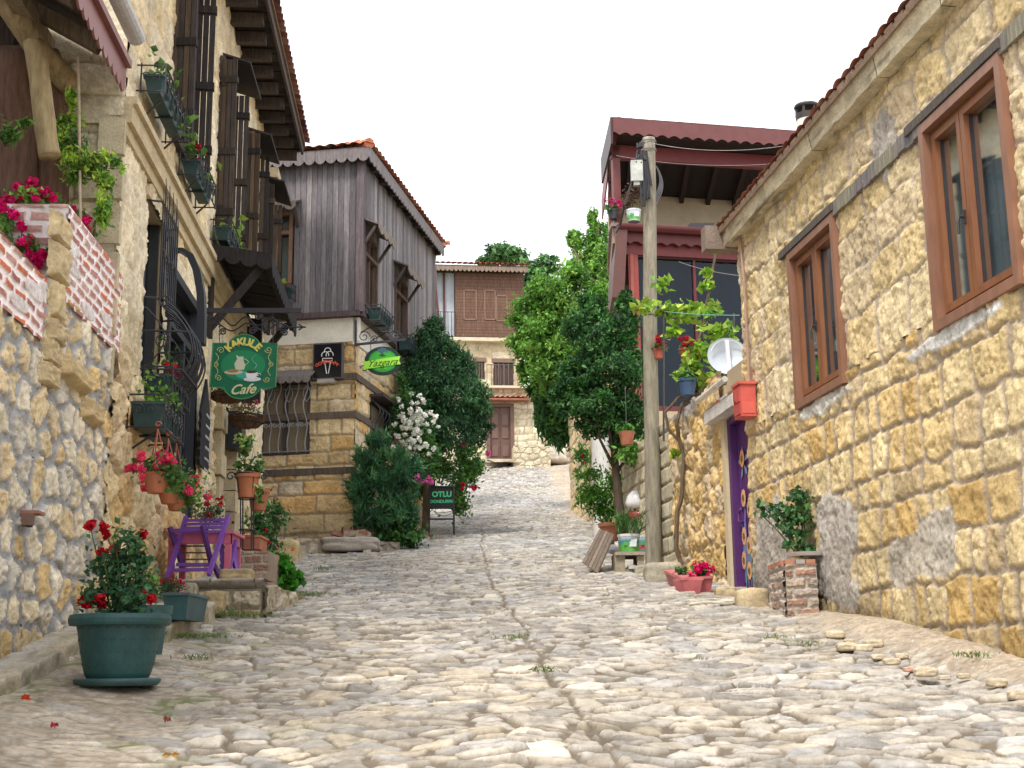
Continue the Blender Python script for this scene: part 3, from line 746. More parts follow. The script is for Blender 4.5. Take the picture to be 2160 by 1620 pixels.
masonry(mb, LW, uA - .02, uB, -.2, zj, 'rubble', (.5, .36), ((.72, .56, .32), (.72, .50, .24), (.74, .61, .38), (.64, .5, .31)), (.46, .38, .28), joint=.02, depth=.05, bevel=.035, seed=52, res=.02, resu=.022, holes=holes, warp=.07, rough=.034)
mb.build('wall', MST, cafe, smooth=True)
mb = MB()
ed_ = sorted([(h[0], h[1], h[2], h[3]) for h in holes])
mb.fb(LW, uA, uB - .02, -1, 1.5, -5, -.03, (.45, .36, .22)); mb.fb(LW, uA + .2, uB - .02, WZ1 + .05, z_ev, -5, -.03, (.45, .36, .22)); mb.fb(LW, uA + .2, uB - .02, 4.7, WZ0 - .05, -5, -.03, (.45, .36, .22))
pu = uA
for w in wins: mb.fb(LW, pu + .02, w - wh - .02, WZ0 - .05, WZ1 + .05, -.5, -.03, (.45, .36, .22)); pu = w + wh
mb.fb(LW, pu + .02, uB - .02, WZ0 - .05, WZ1 + .05, -5, -.03, (.45, .36, .22))
pu = uA
for h in sorted([GW, DW, AW]): mb.fb(LW, pu + .02, h[0] - .01, 1.5, 4.7, -.5, -.03, (.45, .36, .22)); mb.fb(LW, h[0] - .02, h[1] + .02, 1.5, h[2] - .01, -.5, -.03, (.45, .36, .22)); mb.fb(LW, h[0] - .02, h[1] + .02, h[3] + .01, 4.7, -.5, -.03, (.45, .36, .22)); pu = h[1]
mb.fb(LW, pu + .02, uB - .02, 1.5, 4.7, -5, -.03, (.45, .36, .22))
mb.fb(LW, uA, uB, 1.5, z_ev, -5, -1.6, (.1, .08, .06))
mb.build('wall_body', MPL, cafe)
# side wall facing us: dressed ashlar blocks
CF = Frame(LW.pt(uA, 0, .012)[:2], (-1, -.068), (.068, -1))
mb = MB()
masonry(mb, CF, 0, 5.0, 1.5, 4.95, 'course', (.62, .34), ((.60, .52, .35), (.64, .55, .38), (.56, .49, .34)), (.36, .31, .21), joint=.008, depth=.018, bevel=.02, seed=55, res=.016, warp=.02, rough=.012, p0=0)
masonry(mb, CF, 0, 5.0, 4.95, z_ev + .6, 'course', (.7, .36), ((.70, .61, .44), (.74, .65, .47)), (.45, .38, .26), joint=.008, depth=.014, bevel=.02, seed=56, res=.02, warp=.01, rough=.008, p0=0)
mb.build('side_wall', MST, cafe, smooth=True)
mb = MB()
a = [CF.uv(*q) for q in ((155, 258), (248, 258), (155, 700))]
x0, x1 = a[1][0], a[0][0]; zt = a[0][1]
mb.fb(CF, .1, 1.0, zt - .03, zt + .03, 0, .07, (.52, .45, .31)); mb.fb(CF, .02, .16, 3.6, zt - .03, 0, .055, (.5, .43, .3)); mb.fb(CF, .62, .76, 3.6, zt - .03, 0, .055, (.5, .43, .3))
for k in range(6): mb.fb(CF, -.03, .2 + .12 * (k % 2), 4.9 - k * .42, 4.9 - k * .42 - .34, 0, .075, (.55, .47, .32))
mb.build('pilaster', MST, cafe)
mb = MB(); f = mb.fb
for k in range(9):                                        # long ledge moulding between the floors
    a_, b_ = uA - .02 + k * 1.14, uA - .02 + (k + 1) * 1.14 - .008
    if b_ > uB: b_ = uB
    if a_ < uB:
        f(LW, a_, b_, zl - .12, zl + .06, -.02, .09, (.56, .46, .29)); f(LW, a_, b_, zl + .06, zl + .13, -.02, .13, (.6, .5, .33)); f(LW, a_, b_, zl - .24, zl - .12, -.02, .045, (.54, .44, .27))
mb.build('ledge', MST, cafe)
mb = MB(); u = luv(563, 360)[0]
f = mb.fb; zz = luv(560, 380)[1]
f(LW, uB - .34, uB + .02, zz - .45, zz + .1, -.1, .10, (.62, .52, .36)); f(LW, uB - .42, uB + .06, zz + .1, zz + .28, -.1, .2, (.64, .55, .38)); f(LW, uB - .38, uB + .04, zz - .1, zz + .1, -.1, .15, (.6, .5, .34))
mb.build('corbel', MST, cafe)
for k in range(13):                                      # quoins at the street corner
    pass
# eaves
OV = .56
mb = MB(); rg = np.random.RandomState(3)
uE0, uE1 = 6.5, uB + .12
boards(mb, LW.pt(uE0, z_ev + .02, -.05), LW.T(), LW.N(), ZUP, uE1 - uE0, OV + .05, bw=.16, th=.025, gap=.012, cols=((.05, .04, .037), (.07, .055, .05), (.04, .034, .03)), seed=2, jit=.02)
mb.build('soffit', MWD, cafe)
u = uE0 + .2
while u < uE1:
    m_ = MB(); m_.fb(LW, u - .06, u + .06, z_ev - .16, z_ev + .0, -.1, OV - .1 + rg.uniform(-.05, .03), np.array([.085, .07, .06]) * rg.uniform(.7, 1.2)); 
    m_.build('rafter', MWD, cafe); u += .56 + rg.uniform(-.03, .03)
mb = MB(); mb.fb(LW, uE0, uE1, z_ev - .05, z_ev + .12, OV - .02, OV + .02, (.1, .08, .075)); mb.build('fascia_board', MWD, cafe)
mb = MB(); B = (LW.N() * -1 + ZUP * .3) / math.hypot(1, .3)
tiles(mb, LW.pt(uE0, z_ev + .12, OV + .12), LW.T(), B, uE1 - uE0 + .05, 1.3, pitch=.2, row=.34, amp=.05, res=.03, cols=((.27, .12, .09), (.33, .15, .12), (.24, .1, .08), (.36, .2, .15)))
mb.fb(LW, uE0, uE1, z_ev + .1, z_ev + .16, -.4, OV + .05, (.2, .14, .1)); mb.build('roof', MTL, cafe, smooth=False)
# upper windows with folding shutters
DK = ((.06, .05, .047), (.085, .07, .062), (.05, .042, .04), (.105, .075, .052))
def dkw(rg): return np.array(DK[rg.randint(4)]) * rg.uniform(.7, 1.25)
rg = np.random.RandomState(12)
for i, w in enumerate(wins):
    f = MB()
    for (a, b, c, d) in ((w - wh - .02, w + wh + .02, WZ1 - .06, WZ1 + .07), (w - wh - .02, w + wh + .02, WZ0 - .08, WZ0 + .05), (w - wh - .02, w - wh + .1, WZ0 + .05, WZ1 - .06), (w + wh - .1, w + wh + .02, WZ0 + .05, WZ1 - .06), (w - .035, w + .035, WZ0 + .05, WZ1 - .06)):
        f.fb(LW, a, b, c, d, -.14, .07, dkw(rg))
    f.fb(LW, w - wh + .1, w - .035, 7.25, 7.31, -.12, .03, dkw(rg)); f.fb(LW, w + .035, w + wh - .1, 7.25, 7.31, -.12, .03, dkw(rg))
    wf = f.build('window', MWD, cafe)
    g = MB(); g.fb(LW, w - wh + .1, w + wh - .1, WZ0 + .05, WZ1 - .06, -.1, -.09); g.build('pane', MGD, wf)
    for sgn, wd, ang in ((-1, .2, 84), (-1, .17, 104), (1, .22, 84)):
        for rep in range(1):
            uh = w + sgn * (wh + .02) + (0.07 if ang == 100 else 0)
            ca, sa = math.cos(R_(ang)), math.sin(R_(ang))
            X = LW.T() * sgn * ca * (1 if sgn > 0 else 1) + LW.N() * sa
            Nn = np.cross(X, ZUP)
            z0_, z1_ = WZ0 - .12 + rg.uniform(-.05, .05), WZ1 + rg.uniform(-.08, .05)
            s = MB(); n = 3; bw = wd / n
            for k in range(n):
                c = dkw(rg) * (1.15 if k == 1 else .85)
                s.box(LW.pt(uh, 0, .05) + X * bw * (k + .5) + ZUP * ((z0_ + z1_) / 2 + rg.uniform(-.02, .02)), (X * (bw / 2 - .004), Nn * .014, ZUP * (z1_ - z0_) / 2), c)
            sh = s.build('shutter', MWD, cafe)
            for zz in (z0_ + .28, z1_ - .3, (z0_ + z1_) / 2 - .1)[:2 if ang != 84 else 3]:
                b_ = MB(); b_.box(LW.pt(uh, zz, .05) + X * wd / 2, (X * (wd / 2 + .01), Nn * .04, ZUP * .045), dkw(rg) * .6); b_.build('batten', MWD, sh)
    h = MB(); N2 = LW.N() * .95 + ZUP * -.3
    h.box(LW.pt(w + .25, WZ1 + .12, .2), (LW.T() * (wh + .1), N2 * .2, np.cross(LW.T(), N2) * .014), (.05, .042, .04)); h.build('hood', MWD, cafe)
# ground floor grille window
f = MB()
for (a, b, c, d) in ((GW[0], GW[1], GW[2], GW[2] + .06), (GW[0], GW[0] + .06, GW[2] + .06, GW[3]), (GW[1] - .06, GW[1], GW[2] + .06, GW[3])): f.fb(LW, a, b, c, d, -.2, -.06, (.03, .03, .032))
f.fb(LW, (GW[0] + GW[1]) / 2 - .03, (GW[0] + GW[1]) / 2 + .03, GW[2] + .06, GW[3], -.18, -.1, (.03, .03, .032))
f.fb(LW, GW[0] - .06, GW[1] + .06, GW[2] - .05, GW[2] + .0, -.1, .09, (.4, .3, .18))
gw = f.build('window', MPT, cafe)
g = MB(); g.fb(LW, GW[0] + .06, GW[1] - .06, GW[2] + .06, GW[3], -.155, -.15); g.build('pane', MGD, gw)
g = MB(); zs_ = np.linspace(0, 1, 30)
def belly(t): return np.where(t > .45, .13, .13 + .34 * np.sin(np.clip((.45 - t) / .45, 0, 1) * np.pi) ** .8) 
for k in range(9):
    u = GW[0] + .1 + k * (GW[1] - GW[0] - .1) / 8
    P = [LW.pt(u + .04 * (.5 - abs(t - .45)) * 0, GW[2] + .02 + (GW[3] - GW[2] + (.1 + .16 * (k % 2))) * t, float(belly(np.array(t))) * (1 if t < .97 else .95)) for t in zs_]
    g.tube(P, np.where(zs_ > .96, .004, .0095), 5, (.022, .022, .03))
    if k % 2: g.tube([LW.pt(u, GW[2] + 1.5 + .05 * math.sin(t * 9), .13 + .012 * math.cos(t * 50)) for t in np.linspace(0, 1, 12)], .014, 5, (.022, .022, .03))
for t in (.0, .12, .3, .46, .93):
    p = float(belly(np.array(t))); z = GW[2] + .02 + (GW[3] - GW[2] + .1) * t
    g.tube([LW.pt(GW[0] - .02, z, -.02), LW.pt(GW[0] + .02, z, p), LW.pt(GW[1] - .02, z, p), LW.pt(GW[1] + .02, z, -.02)], .012, 5, (.022, .022, .03))
for sg in (0, 1):
    u = GW[0] if sg == 0 else GW[1]
    for z, r in ((GW[2] + .55, .09), (GW[2] + .95, .07)): g.tube(spiral(LW.pt(u, z, .2), LW.N(), ZUP, r, 1.4), .008, 5, (.022, .022, .03))
    g.tube([LW.pt(u, GW[2] + .9 - t * .6, .02 + .2 * math.sin(t * 3)) for t in np.linspace(0, 1, 9)], .008, 5, (.022, .022, .03))
g.build('grille', MIR, gw)
mb = MB()                                                  # stone arch over it
for k in range(7):
    t0, t1 = math.pi * k / 7, math.pi * (k + 1) / 7; uc = (GW[0] + GW[1]) / 2; r0, r1 = .45, .62
    Q = [(uc + r * math.cos(t), GW[3] - .02 + r * .45 * math.sin(t)) for r, t in ((r0, t0), (r0, t1), (r1, t1), (r1, t0))]
    mb.hexa([LW.pt(a, b, -.05) for a, b in Q] + [LW.pt(a, b, .035) for a, b in Q], (.55, .44, .28))
mb.build('window_arch', MST, cafe)
# glazed entrance door with its dark frame
f = MB(); BKc = (.02, .022, .03)
a, b, c, d = DW
for (p, q_, r, s_) in ((a, a + .1, c, d), (b - .1, b, c, d), (a + .1, b - .1, d - .1, d), (a + .1, b - .1, 3.62, 3.7), ((a + b) / 2 - .05, (a + b) / 2 + .05, c, 3.62)): f.fb(LW, p, q_, r, s_, -.12, .05, BKc)
f.fb(LW, a + .1, b - .1, c, c + .35, -.1, .02, BKc)
df = f.build('door', MPT, cafe)
g = MB(); g.fb(LW, a + .1, b - .1, c + .35, d - .1, -.06, -.05); g.build('pane', MGD, df)
g = MB(); g.fb(LW, a + 1.15, a + 1.38, 2.55, 2.82, -.045, -.042, (.35, .75, .2)); g.build('notice', MFT, df)
# curved wrought canopy bracket
g = MB(); uu = a - .02
P = [(0.0, 4.42), (.13, 4.45), (.24, 4.38), (.32, 4.2), (.37, 3.95), (.385, 3.7), (.39, 3.4)]
for i in range(len(P) - 1):
    (p0, z0), (p1, z1) = P[i], P[i + 1]
    g.hexa([LW.pt(uu, z0, p0 - .05), LW.pt(uu + .16, z0, p0 - .05), LW.pt(uu + .16, z0, p0 + .03), LW.pt(uu, z0, p0 + .03), LW.pt(uu, z1, p1 - .05), LW.pt(uu + .16, z1, p1 - .05), LW.pt(uu + .16, z1, p1 + .03), LW.pt(uu, z1, p1 + .03)], BKc)
g.fb(LW, uu, uu + .16, 4.36, 4.58, -.02, .04, BKc); g.fb(LW, uu, uu + .1, 3.3, 4.4, -.0, .045, BKc)
g.build('arched_bracket', MPT, cafe)
# arched side entrance: stone jambs, wooden door
f = MB(); a, b, c, d = AW
boards(f, LW.pt(a, c, -.25), LW.T(), ZUP, LW.N(), b - a, d - c, bw=.14, th=.03, cols=((.24, .14, .07), (.2, .12, .06)), seed=4); f.build('door', MWH, cafe)
f = MB(); rg = np.random.RandomState(6)
for k in range(9):
    z = c + k * .3
    if z + .28 < d + .35: f.fb(LW, a - .34 - .12 * (k % 2), a, z, z + .285, -.2, .10 + .03 * (k % 2), np.array([.56, .47, .31]) * rg.uniform(.85, 1.05)); f.fb(LW, b, b + .3 + .12 * (k % 2), z, z + .285, -.2, .10, np.array([.56, .47, .31]) * rg.uniform(.85, 1.05))
for k in range(9):
    t0, t1 = math.pi * k / 9, math.pi * (k + 1) / 9; uc = (a + b) / 2; r0, r1 = (b - a) / 2, (b - a) / 2 + .3
    Q = [(uc + r * math.cos(t), d - .1 + r * .6 * math.sin(t)) for r, t in ((r0, t0 + .01), (r0, t1), (r1, t1), (r1, t0 + .01))]
    f.hexa([LW.pt(p, q_, -.2) for p, q_ in Q] + [LW.pt(p, q_, .12) for p, q_ in Q], np.array([.58, .49, .33]) * rg.uniform(.9, 1.05))
f.build('door_surround', MST, cafe)
# wooden canopy on brackets
cz = 5.2; u0c, u1c, pc = luv(437, 535)[0], 19.4, .80
f = MB(); Bn = LW.N() * pc - ZUP * .14; Bl = np.linalg.norm(Bn); Bn /= Bl
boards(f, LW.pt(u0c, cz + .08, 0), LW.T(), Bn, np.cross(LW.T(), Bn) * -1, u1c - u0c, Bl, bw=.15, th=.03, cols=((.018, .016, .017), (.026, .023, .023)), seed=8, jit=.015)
for p in (.1, .75): f.fb(LW, u0c + .02, u1c - .02, cz - .08 - p * .14, cz + .0 - p * .14 + .03, p - .03, p + .03, (.03, .026, .025))
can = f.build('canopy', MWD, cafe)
f = MB(); scallop(f, LW.pt(u0c, cz - .04, pc), LW.T(), -ZUP, LW.N(), u1c - u0c, .26, 13, c=(.02, .018, .02), dip=.3); f.build('valance', MWD, can)
f = MB(); scallop(f, LW.pt(u0c - .012, cz + .1, .02), LW.N() - ZUP * .16, -ZUP, LW.T() * -1, pc, .22, 4, c=(.028, .025, .026), dip=.3); f.build('valance', MWD, can)
for u in (u0c + .12, u1c - .15):
    f = MB(); f.beam(LW.pt(u, 4.2, .02), LW.pt(u, cz - .12, .7), .08, .09, (.04, .034, .033)); f.beam(LW.pt(u, 4.1, .04), LW.pt(u, cz, .04), .08, .07, (.04, .035, .03)); f.build('brace', MWD, can)
f = MB(); z = 4.12; f.fb(LW, u1c - .05, u1c + .1, z - .2, cz, -.02, .3, (.03, .03, .035)); f.build('corner_post', MWD, can)

# ------------------------------------------------------------------ porch over the terrace
porch = thing('log_porch', 'shady porch with crooked log posts and brown scalloped roof edge beside the cafe', 'porch', LW.pt(10.5, 2.6, -1.5))
ep = [LW.uv(222, 135, -.02), LW.uv(150, 0, -.02)]
ze = ep[0][1] - .02
f = MB(); scallop(f, LW.pt(3.5, ze + .26, .0), LW.T(), -ZUP, LW.N(), uA - 3.55, .26, 46, c=(.24, .10, .09), dip=.28)
f.fb(LW, 3.5, uA - .05, ze + .26, ze + .33, -.1, .07, (.22, .09, .08)); f.build('fascia_board', MPT, porch)
f = MB(); q = LW.pt
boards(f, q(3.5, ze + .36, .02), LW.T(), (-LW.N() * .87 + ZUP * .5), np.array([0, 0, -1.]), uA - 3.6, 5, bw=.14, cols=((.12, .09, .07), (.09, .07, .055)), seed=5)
for k in range(9): f.beam(q(4 + k * .85, ze + .24, -.1), q(4 + k * .85, ze + .24 + 2.4, -4.3), .1, .13, (.2, .15, .1))
for k in range(4): f.beam(q(3.5, ze + .45 + k * .5, -.7 - k * .9), q(uA - .05, ze + .45 + k * .5, -.7 - k * .9), .14, .14, (.3, .24, .16))
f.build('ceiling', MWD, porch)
f = MB(); P = [LW.pt(3.5 + t * (uA - 3.4), ze + .40, .0) for t in np.linspace(0, 1, 3)]
for k in range(8):
    a = math.pi * (1 + k / 8); a2 = math.pi * (1 + (k + 1) / 8); r = .075
    f.hexa([LW.pt(3.5, ze + .56 + r * math.sin(a), .1 + r * math.cos(a)), LW.pt(uA - .06, ze + .56 + r * math.sin(a), .1 + r * math.cos(a)), LW.pt(uA - .06, ze + .56 + r * math.sin(a2), .1 + r * math.cos(a2)), LW.pt(3.5, ze + .56 + r * math.sin(a2), .1 + r * math.cos(a2)),
            LW.pt(3.5, ze + .565 + (r + .01) * math.sin(a), .1 + (r + .01) * math.cos(a)), LW.pt(uA - .06, ze + .565 + (r + .01) * math.sin(a), .1 + (r + .01) * math.cos(a)), LW.pt(uA - .06, ze + .565 + (r + .01) * math.sin(a2), .1 + (r + .01) * math.cos(a2)), LW.pt(3.5, ze + .565 + (r + .01) * math.sin(a2), .1 + (r + .01) * math.cos(a2))], (.5, .5, .5))
f.build('gutter', MIR, porch)
def log(name, pts, r, c):
    f = MB(); P = [at(*p) for p in pts]; n = 16; T = np.linspace(0, len(P) - 1, n); Q = [P[min(int(t), len(P) - 2)] * (1 - (t - min(int(t), len(P) - 2))) + P[min(int(t), len(P) - 2) + 1] * (t - min(int(t), len(P) - 2)) for t in T]
    rr = r * (1 + .02 * np.sin(T * 5) + .015 * np.sin(T * 11 + 1)); f.tube(Q, rr, 18, c)
    return f.build(name, MBK, porch, smooth=True)
log('log_beam', [(-40, -70, 10.4), (30, 30, 10.5), (85, 110, 10.7), (150, 180, 11.0)], .105, (.36, .27, .15))
log('log_post', [(72, 90, 10.4), (84, 170, 10.4), (98, 290, 10.4), (105, 330, 10.4)], .088, (.40, .31, .17))
log('timber_post', [(35, 120, 11.0), (45, 480, 11.0)], .17, (.17, .10, .07)); log('timber_post', [(108, 170, 11.1), (112, 480, 11.1)], .14, (.15, .085, .06))
log('inner_beam', [(-20, 120, 11.1), (120, 130, 11.1)], .12, (.16, .11, .08))
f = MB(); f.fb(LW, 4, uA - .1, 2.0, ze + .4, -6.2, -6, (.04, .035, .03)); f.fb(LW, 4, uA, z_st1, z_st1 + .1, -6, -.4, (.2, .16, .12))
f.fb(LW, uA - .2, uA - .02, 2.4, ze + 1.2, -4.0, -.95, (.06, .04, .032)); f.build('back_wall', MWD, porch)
# ================================================================== WOODEN HOUSE (middle left)
WH = thing('wooden_house', 'old house with grey timber cladding above a yellow stone ground floor', 'house', (CW[0], CW[1], float(base(23.2))))
GRY = ((.20, .185, .195), (.24, .222, .23), (.17, .158, .166), (.28, .26, .26), (.21, .19, .205), (.15, .14, .148))
zE = W1.uv(745, 345)[1]; zB = W1.uv(738, 664)[1]; zW = W1.uv(738, 722)[1]
L2 = W2.uv(905, 600)[0]; zE2 = zE
print('wood house', zE, zB, zW, L2)
w1u = 4.2
g0 = float(base(23.2)) - .6
# stone ground floor: face to us
GWh = rect(W1, (655, 805), (548, 805), (548, 962), (655, 958))       # grilled window
GWh = (min(GWh[0], GWh[1]), max(GWh[0], GWh[1]), GWh[2], GWh[3])
ties = [W1.uv(700, 994)[1], W1.uv(700, 877)[1], W1.uv(700, 797)[1]]
YS = ((.68, .52, .29), (.72, .56, .33), (.64, .46, .24), (.68, .44, .19), (.6, .5, .36), (.74, .60, .4))
print('grille win', GWh, ties)
mb = MB()
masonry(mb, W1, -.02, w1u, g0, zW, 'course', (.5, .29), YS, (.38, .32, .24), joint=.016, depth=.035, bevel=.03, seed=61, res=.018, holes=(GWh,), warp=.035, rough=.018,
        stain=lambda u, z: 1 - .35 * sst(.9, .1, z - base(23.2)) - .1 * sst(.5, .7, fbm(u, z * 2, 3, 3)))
W2w = rect(W2, (778, 845), (818, 860), (818, 935), (778, 925))
W2w = (min(W2w[0], W2w[1]), max(W2w[0], W2w[1]), W2w[2], W2w[3])
masonry(mb, W2, -.02, L2, g0, zW + .25, 'course', (.42, .28), YS, (.42, .36, .27), joint=.022, depth=.03, bevel=.03, seed=62, res=.022, holes=(W2w,), warp=.045, rough=.016)
mb.build('stone_floor', MST, WH, smooth=True)
mb = MB()
q1, q2 = W1.pt, W2.pt
a, b = W1.pt(w1u, 0)[:2], W2.pt(L2, 0)[:2]; c = a + b - CW
ins = lambda P: P + ((a + b) / 2 - P) * .03
P = [ins(CW), ins(a), ins(c), ins(b)]
mb.hexa([(*p, g0) for p in P] + [(*p, zE) for p in P], (.3, .24, .16))
mb.build('wall_body', MPL, WH)
for z in ties:
    f = MB(); f.fb(W1, -.06, w1u, z - .06, z + .06, .0, .06, np.array([.13, .1, .08]) * (1 + .2 * math.sin(z * 9))); f.build('tie_beam', MWD, WH)
    if z > ties[0] + .1:
        f = MB(); f.fb(W2, .0, L2 * (.45 if z < ties[1] + .1 else .5), z - .06, z + .06, .0, .06, (.14, .11, .09)); f.build('tie_beam', MWD, WH)
f = MB(); f.fb(W1, -.1, w1u, zW, zB, -.02, .06, (.84, .80, .68)); f.fb(W2, -.06, L2, zW + .25 - .3, zB, -.02, .06, (.82, .80, .72)); f.build('plaster_band', MPL, WH)
f = MB(); f.fb(W1, -.14, w1u, zB - .07, zB + .03, -.02, .2, (.12, .09, .09)); f.fb(W2, -.14, L2, zB - .07, zB + .03, -.02, .2, (.12, .09, .09)); f.build('sill_beam', MWD, WH)
# upper floor cladding (overhangs a little)
UW = rect(W1, (622, 455), (560, 455), (560, 610), (622, 605)); UW = (min(UW[0], UW[1]), max(UW[0], UW[1]), UW[2], UW[3])
wb = [(768, 795, 497, 512, 645, 657), (832, 858, 580, 600, 700, 700)]
S2 = []
for (xa, xb, ya, yb, yc, yd) in wb:
    ua = W2.uv(xa, ya, .14); ub = W2.uv(xb, yb, .14); uc = W2.uv(xa, yc, .14); S2.append((ua[0], ub[0], uc[1], (ua[1] + ub[1]) / 2))
print('upper windows', UW, S2)
def cutter(hs, z0):
    def f(x):
        sp = [(0, zE - z0)]
        for h in hs:
            if h[0] - .03 < x < h[1] + .03: sp = [(0, h[2] - z0), (h[3] - z0, zE - z0)]
        return sp
    return f
f = MB(); boards(f, W1.pt(-.12, zB + .02, .12), W1.T(), ZUP, W1.N(), w1u + .1, zE - zB, bw=.105, th=.025, gap=.007, cols=GRY, seed=21, cut=cutter([(UW[0] + .12, UW[1] + .12, UW[2], UW[3])], zB + .02), jit=.008)
f.build('cladding', MWD, WH)
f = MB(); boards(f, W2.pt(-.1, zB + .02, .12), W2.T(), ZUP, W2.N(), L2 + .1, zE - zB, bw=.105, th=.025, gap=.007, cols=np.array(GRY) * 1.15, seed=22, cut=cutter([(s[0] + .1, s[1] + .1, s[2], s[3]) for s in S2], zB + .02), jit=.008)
f.build('cladding', MWD, WH)
f = MB(); p = CW - W1.t * .1 - W2.t * 0; c_ = W1.pt(-.12, 0, .13); f.box((c_[0], c_[1], (zB + zE) / 2), (W1.T() * .07, W1.N() * .07, ZUP * (zE - zB) / 2), (.15, .12, .13)); f.build('corner_post', MWD, WH)
def old_window(parent, fr, w, p=.12, hood=True, c=(.16, .09, .06), transom=.75, plant=False, bars=2, hn=4):
    u0, u1, z0, z1 = w; t = .06
    f = MB()
    for (a, b, c0, d) in ((u0, u1, z0, z0 + t), (u0, u1, z1 - t, z1), (u0, u0 + t, z0 + t, z1 - t), (u1 - t, u1, z0 + t, z1 - t), (u0 + t, u1 - t, z0 + (z1 - z0) * transom - .035, z0 + (z1 - z0) * transom + .035)):
        f.fb(fr, a, b, c0, d, -.05, p + .05, c)
    for k in range(1, bars): x = u0 + (u1 - u0) * k / bars; f.fb(fr, x - .025, x + .025, z0 + t, z1 - t, -.0, p + .01, c)
    wf = f.build('window', MWD, parent)
    g = MB(); g.fb(fr, u0 + t, u1 - t, z0 + t, z1 - t, p - .05, p - .045); g.build('pane', MGL, wf)
    g = MB(); g.fb(fr, u0 + t, u0 + (u1 - u0) * .42, z0 + t, z1 - t, .0, .01, (.5, .52, .52)); g.fb(fr, u0 + (u1 - u0) * .42, u1 - t, z0 + t, z1 - t, -.02, -.01, (.06, .06, .06)); g.build('curtain', MPL, wf)
    if hood:
        h = MB(); N2 = fr.N() * .9 - ZUP * .4
        o = fr.pt(u0 - .14, z1 + .24, p)
        h.box(fr.pt((u0 + u1) / 2, z1 + .16, p + .17), (fr.T() * ((u1 - u0) / 2 + .16), N2 * .19, np.cross(fr.T(), N2) * .014), (.17, .14, .13))
        hd = h.build('hood', MWD, wf)
        h = MB(); scallop(h, fr.pt(u0 - .16, z1 + .10, p + .34), fr.T(), -ZUP, fr.N(), u1 - u0 + .32, .17, hn, c=(.27, .23, .2), dip=.45); h.build('valance', MWD, hd)
        for u in (u0 - .1, u1 + .1):
            h = MB(); h.beam(fr.pt(u, z1 - .3, p + .02), fr.pt(u, z1 + .08, p + .28), .05, .05, (.1, .08, .075)); h.build('brace', MWD, hd)
    return wf
old_window(WH, W1, UW, c=(.25, .15, .10), transom=.72)
for s in S2: old_window(WH, W2, s, transom=.72, c=(.12, .08, .06), bars=2, hn=4)
# eaves, scalloped fascia and roof
ov = .32
pe = lambda u, z, p, fr: fr.pt(u, z, p)
cor = CW + W1.n * ov + W2.n * ov
f = MB(); sgn = 1
e1 = np.array([*(W1.pt(w1u, 0, ov)[:2]), zE + .05]); e0 = np.array([*cor, zE + .05]); e2 = np.array([*(W2.pt(L2 + .05, 0, ov)[:2]), zE2 + .05])
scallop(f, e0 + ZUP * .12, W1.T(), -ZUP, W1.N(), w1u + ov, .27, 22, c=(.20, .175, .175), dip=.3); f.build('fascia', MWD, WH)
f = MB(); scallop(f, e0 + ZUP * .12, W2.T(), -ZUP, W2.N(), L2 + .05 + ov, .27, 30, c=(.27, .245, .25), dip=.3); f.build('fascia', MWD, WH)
f = MB(); i0 = np.array([*CW, zE]); f.add([e0, e1, [*(W1.pt(w1u, 0)[:2]), zE + .05], [*CW, zE + .05]], [(0, 1, 2, 3)], (.06, .05, .055)); f.add([e0, e2, [*(W2.pt(L2 + .05, 0)[:2]), zE + .05], [*CW, zE + .05]], [(0, 1, 2, 3)], (.05, .04, .045))
for k in range(9): f.fb(W2, .3 + k * .65, .42 + k * .65, zE - .06, zE + .04, .1, ov - .04, (.08, .065, .06))
f.build('soffit', MWD, WH)
f = MB(); sl = .36
B1 = -W1.N() + ZUP * sl; B1 /= np.linalg.norm(B1); B2 = -W2.N() + ZUP * sl; B2 /= np.linalg.norm(B2)
tcols = ((.56, .2, .11), (.62, .26, .15), (.5, .17, .1), (.66, .32, .2))
o1 = e0 + ZUP * .13 + W1.N() * .06 + W2.N() * .06
# two hip planes cut along the ridge line
def hip(f, o, A, B, la, lb, cutf, seed):
    g = MB(); tiles(g, o, A, B, la, lb, pitch=.22, row=.36, amp=.05, res=.035, cols=tcols, seed=seed)
    V = np.concatenate(g.V); C = np.concatenate(g.C); Fq = g.F[0]
    ctr = V[Fq].mean(1); k = cutf(ctr); f.add(V, Fq[k], C)
hipn = (W1.T() + W2.T())
side = lambda P: (P - o1) @ np.array([*(W1.t - W2.t), 0])
hip(f, o1, W1.T(), B1, w1u + 1, 3.4, lambda P: side(P) > -.03, 5); hip(f, o1, W2.T(), B2, L2 + .5, 3.4, lambda P: side(P) < .03, 6)
for k in range(11):
    a_ = o1 + (W1.T() + W2.T() + ZUP * sl * 1.0) * .05 + (-W1.N() - W2.N() + ZUP * sl) * (k * .3) ; b_ = a_ + (-W1.N() - W2.N() + ZUP * sl) * .33
    f.tube([a_ + ZUP * .04, b_ + ZUP * .02], [.1, .085], 8, tcols[k % 4])
f.build('roof', MTL, WH, smooth=False)
f = MB(); c_ = at(868, 440, 29.5); f.tube([at(852, 500, 27.2), at(856, 443, 27.2), ], .09, 8, (.1, .07, .06)); f.tube([at(853, 443, 27.2), at(868, 452, 27.2)], .12, 6, (.08, .05, .05)); f.build('chimney', MIR, WH)
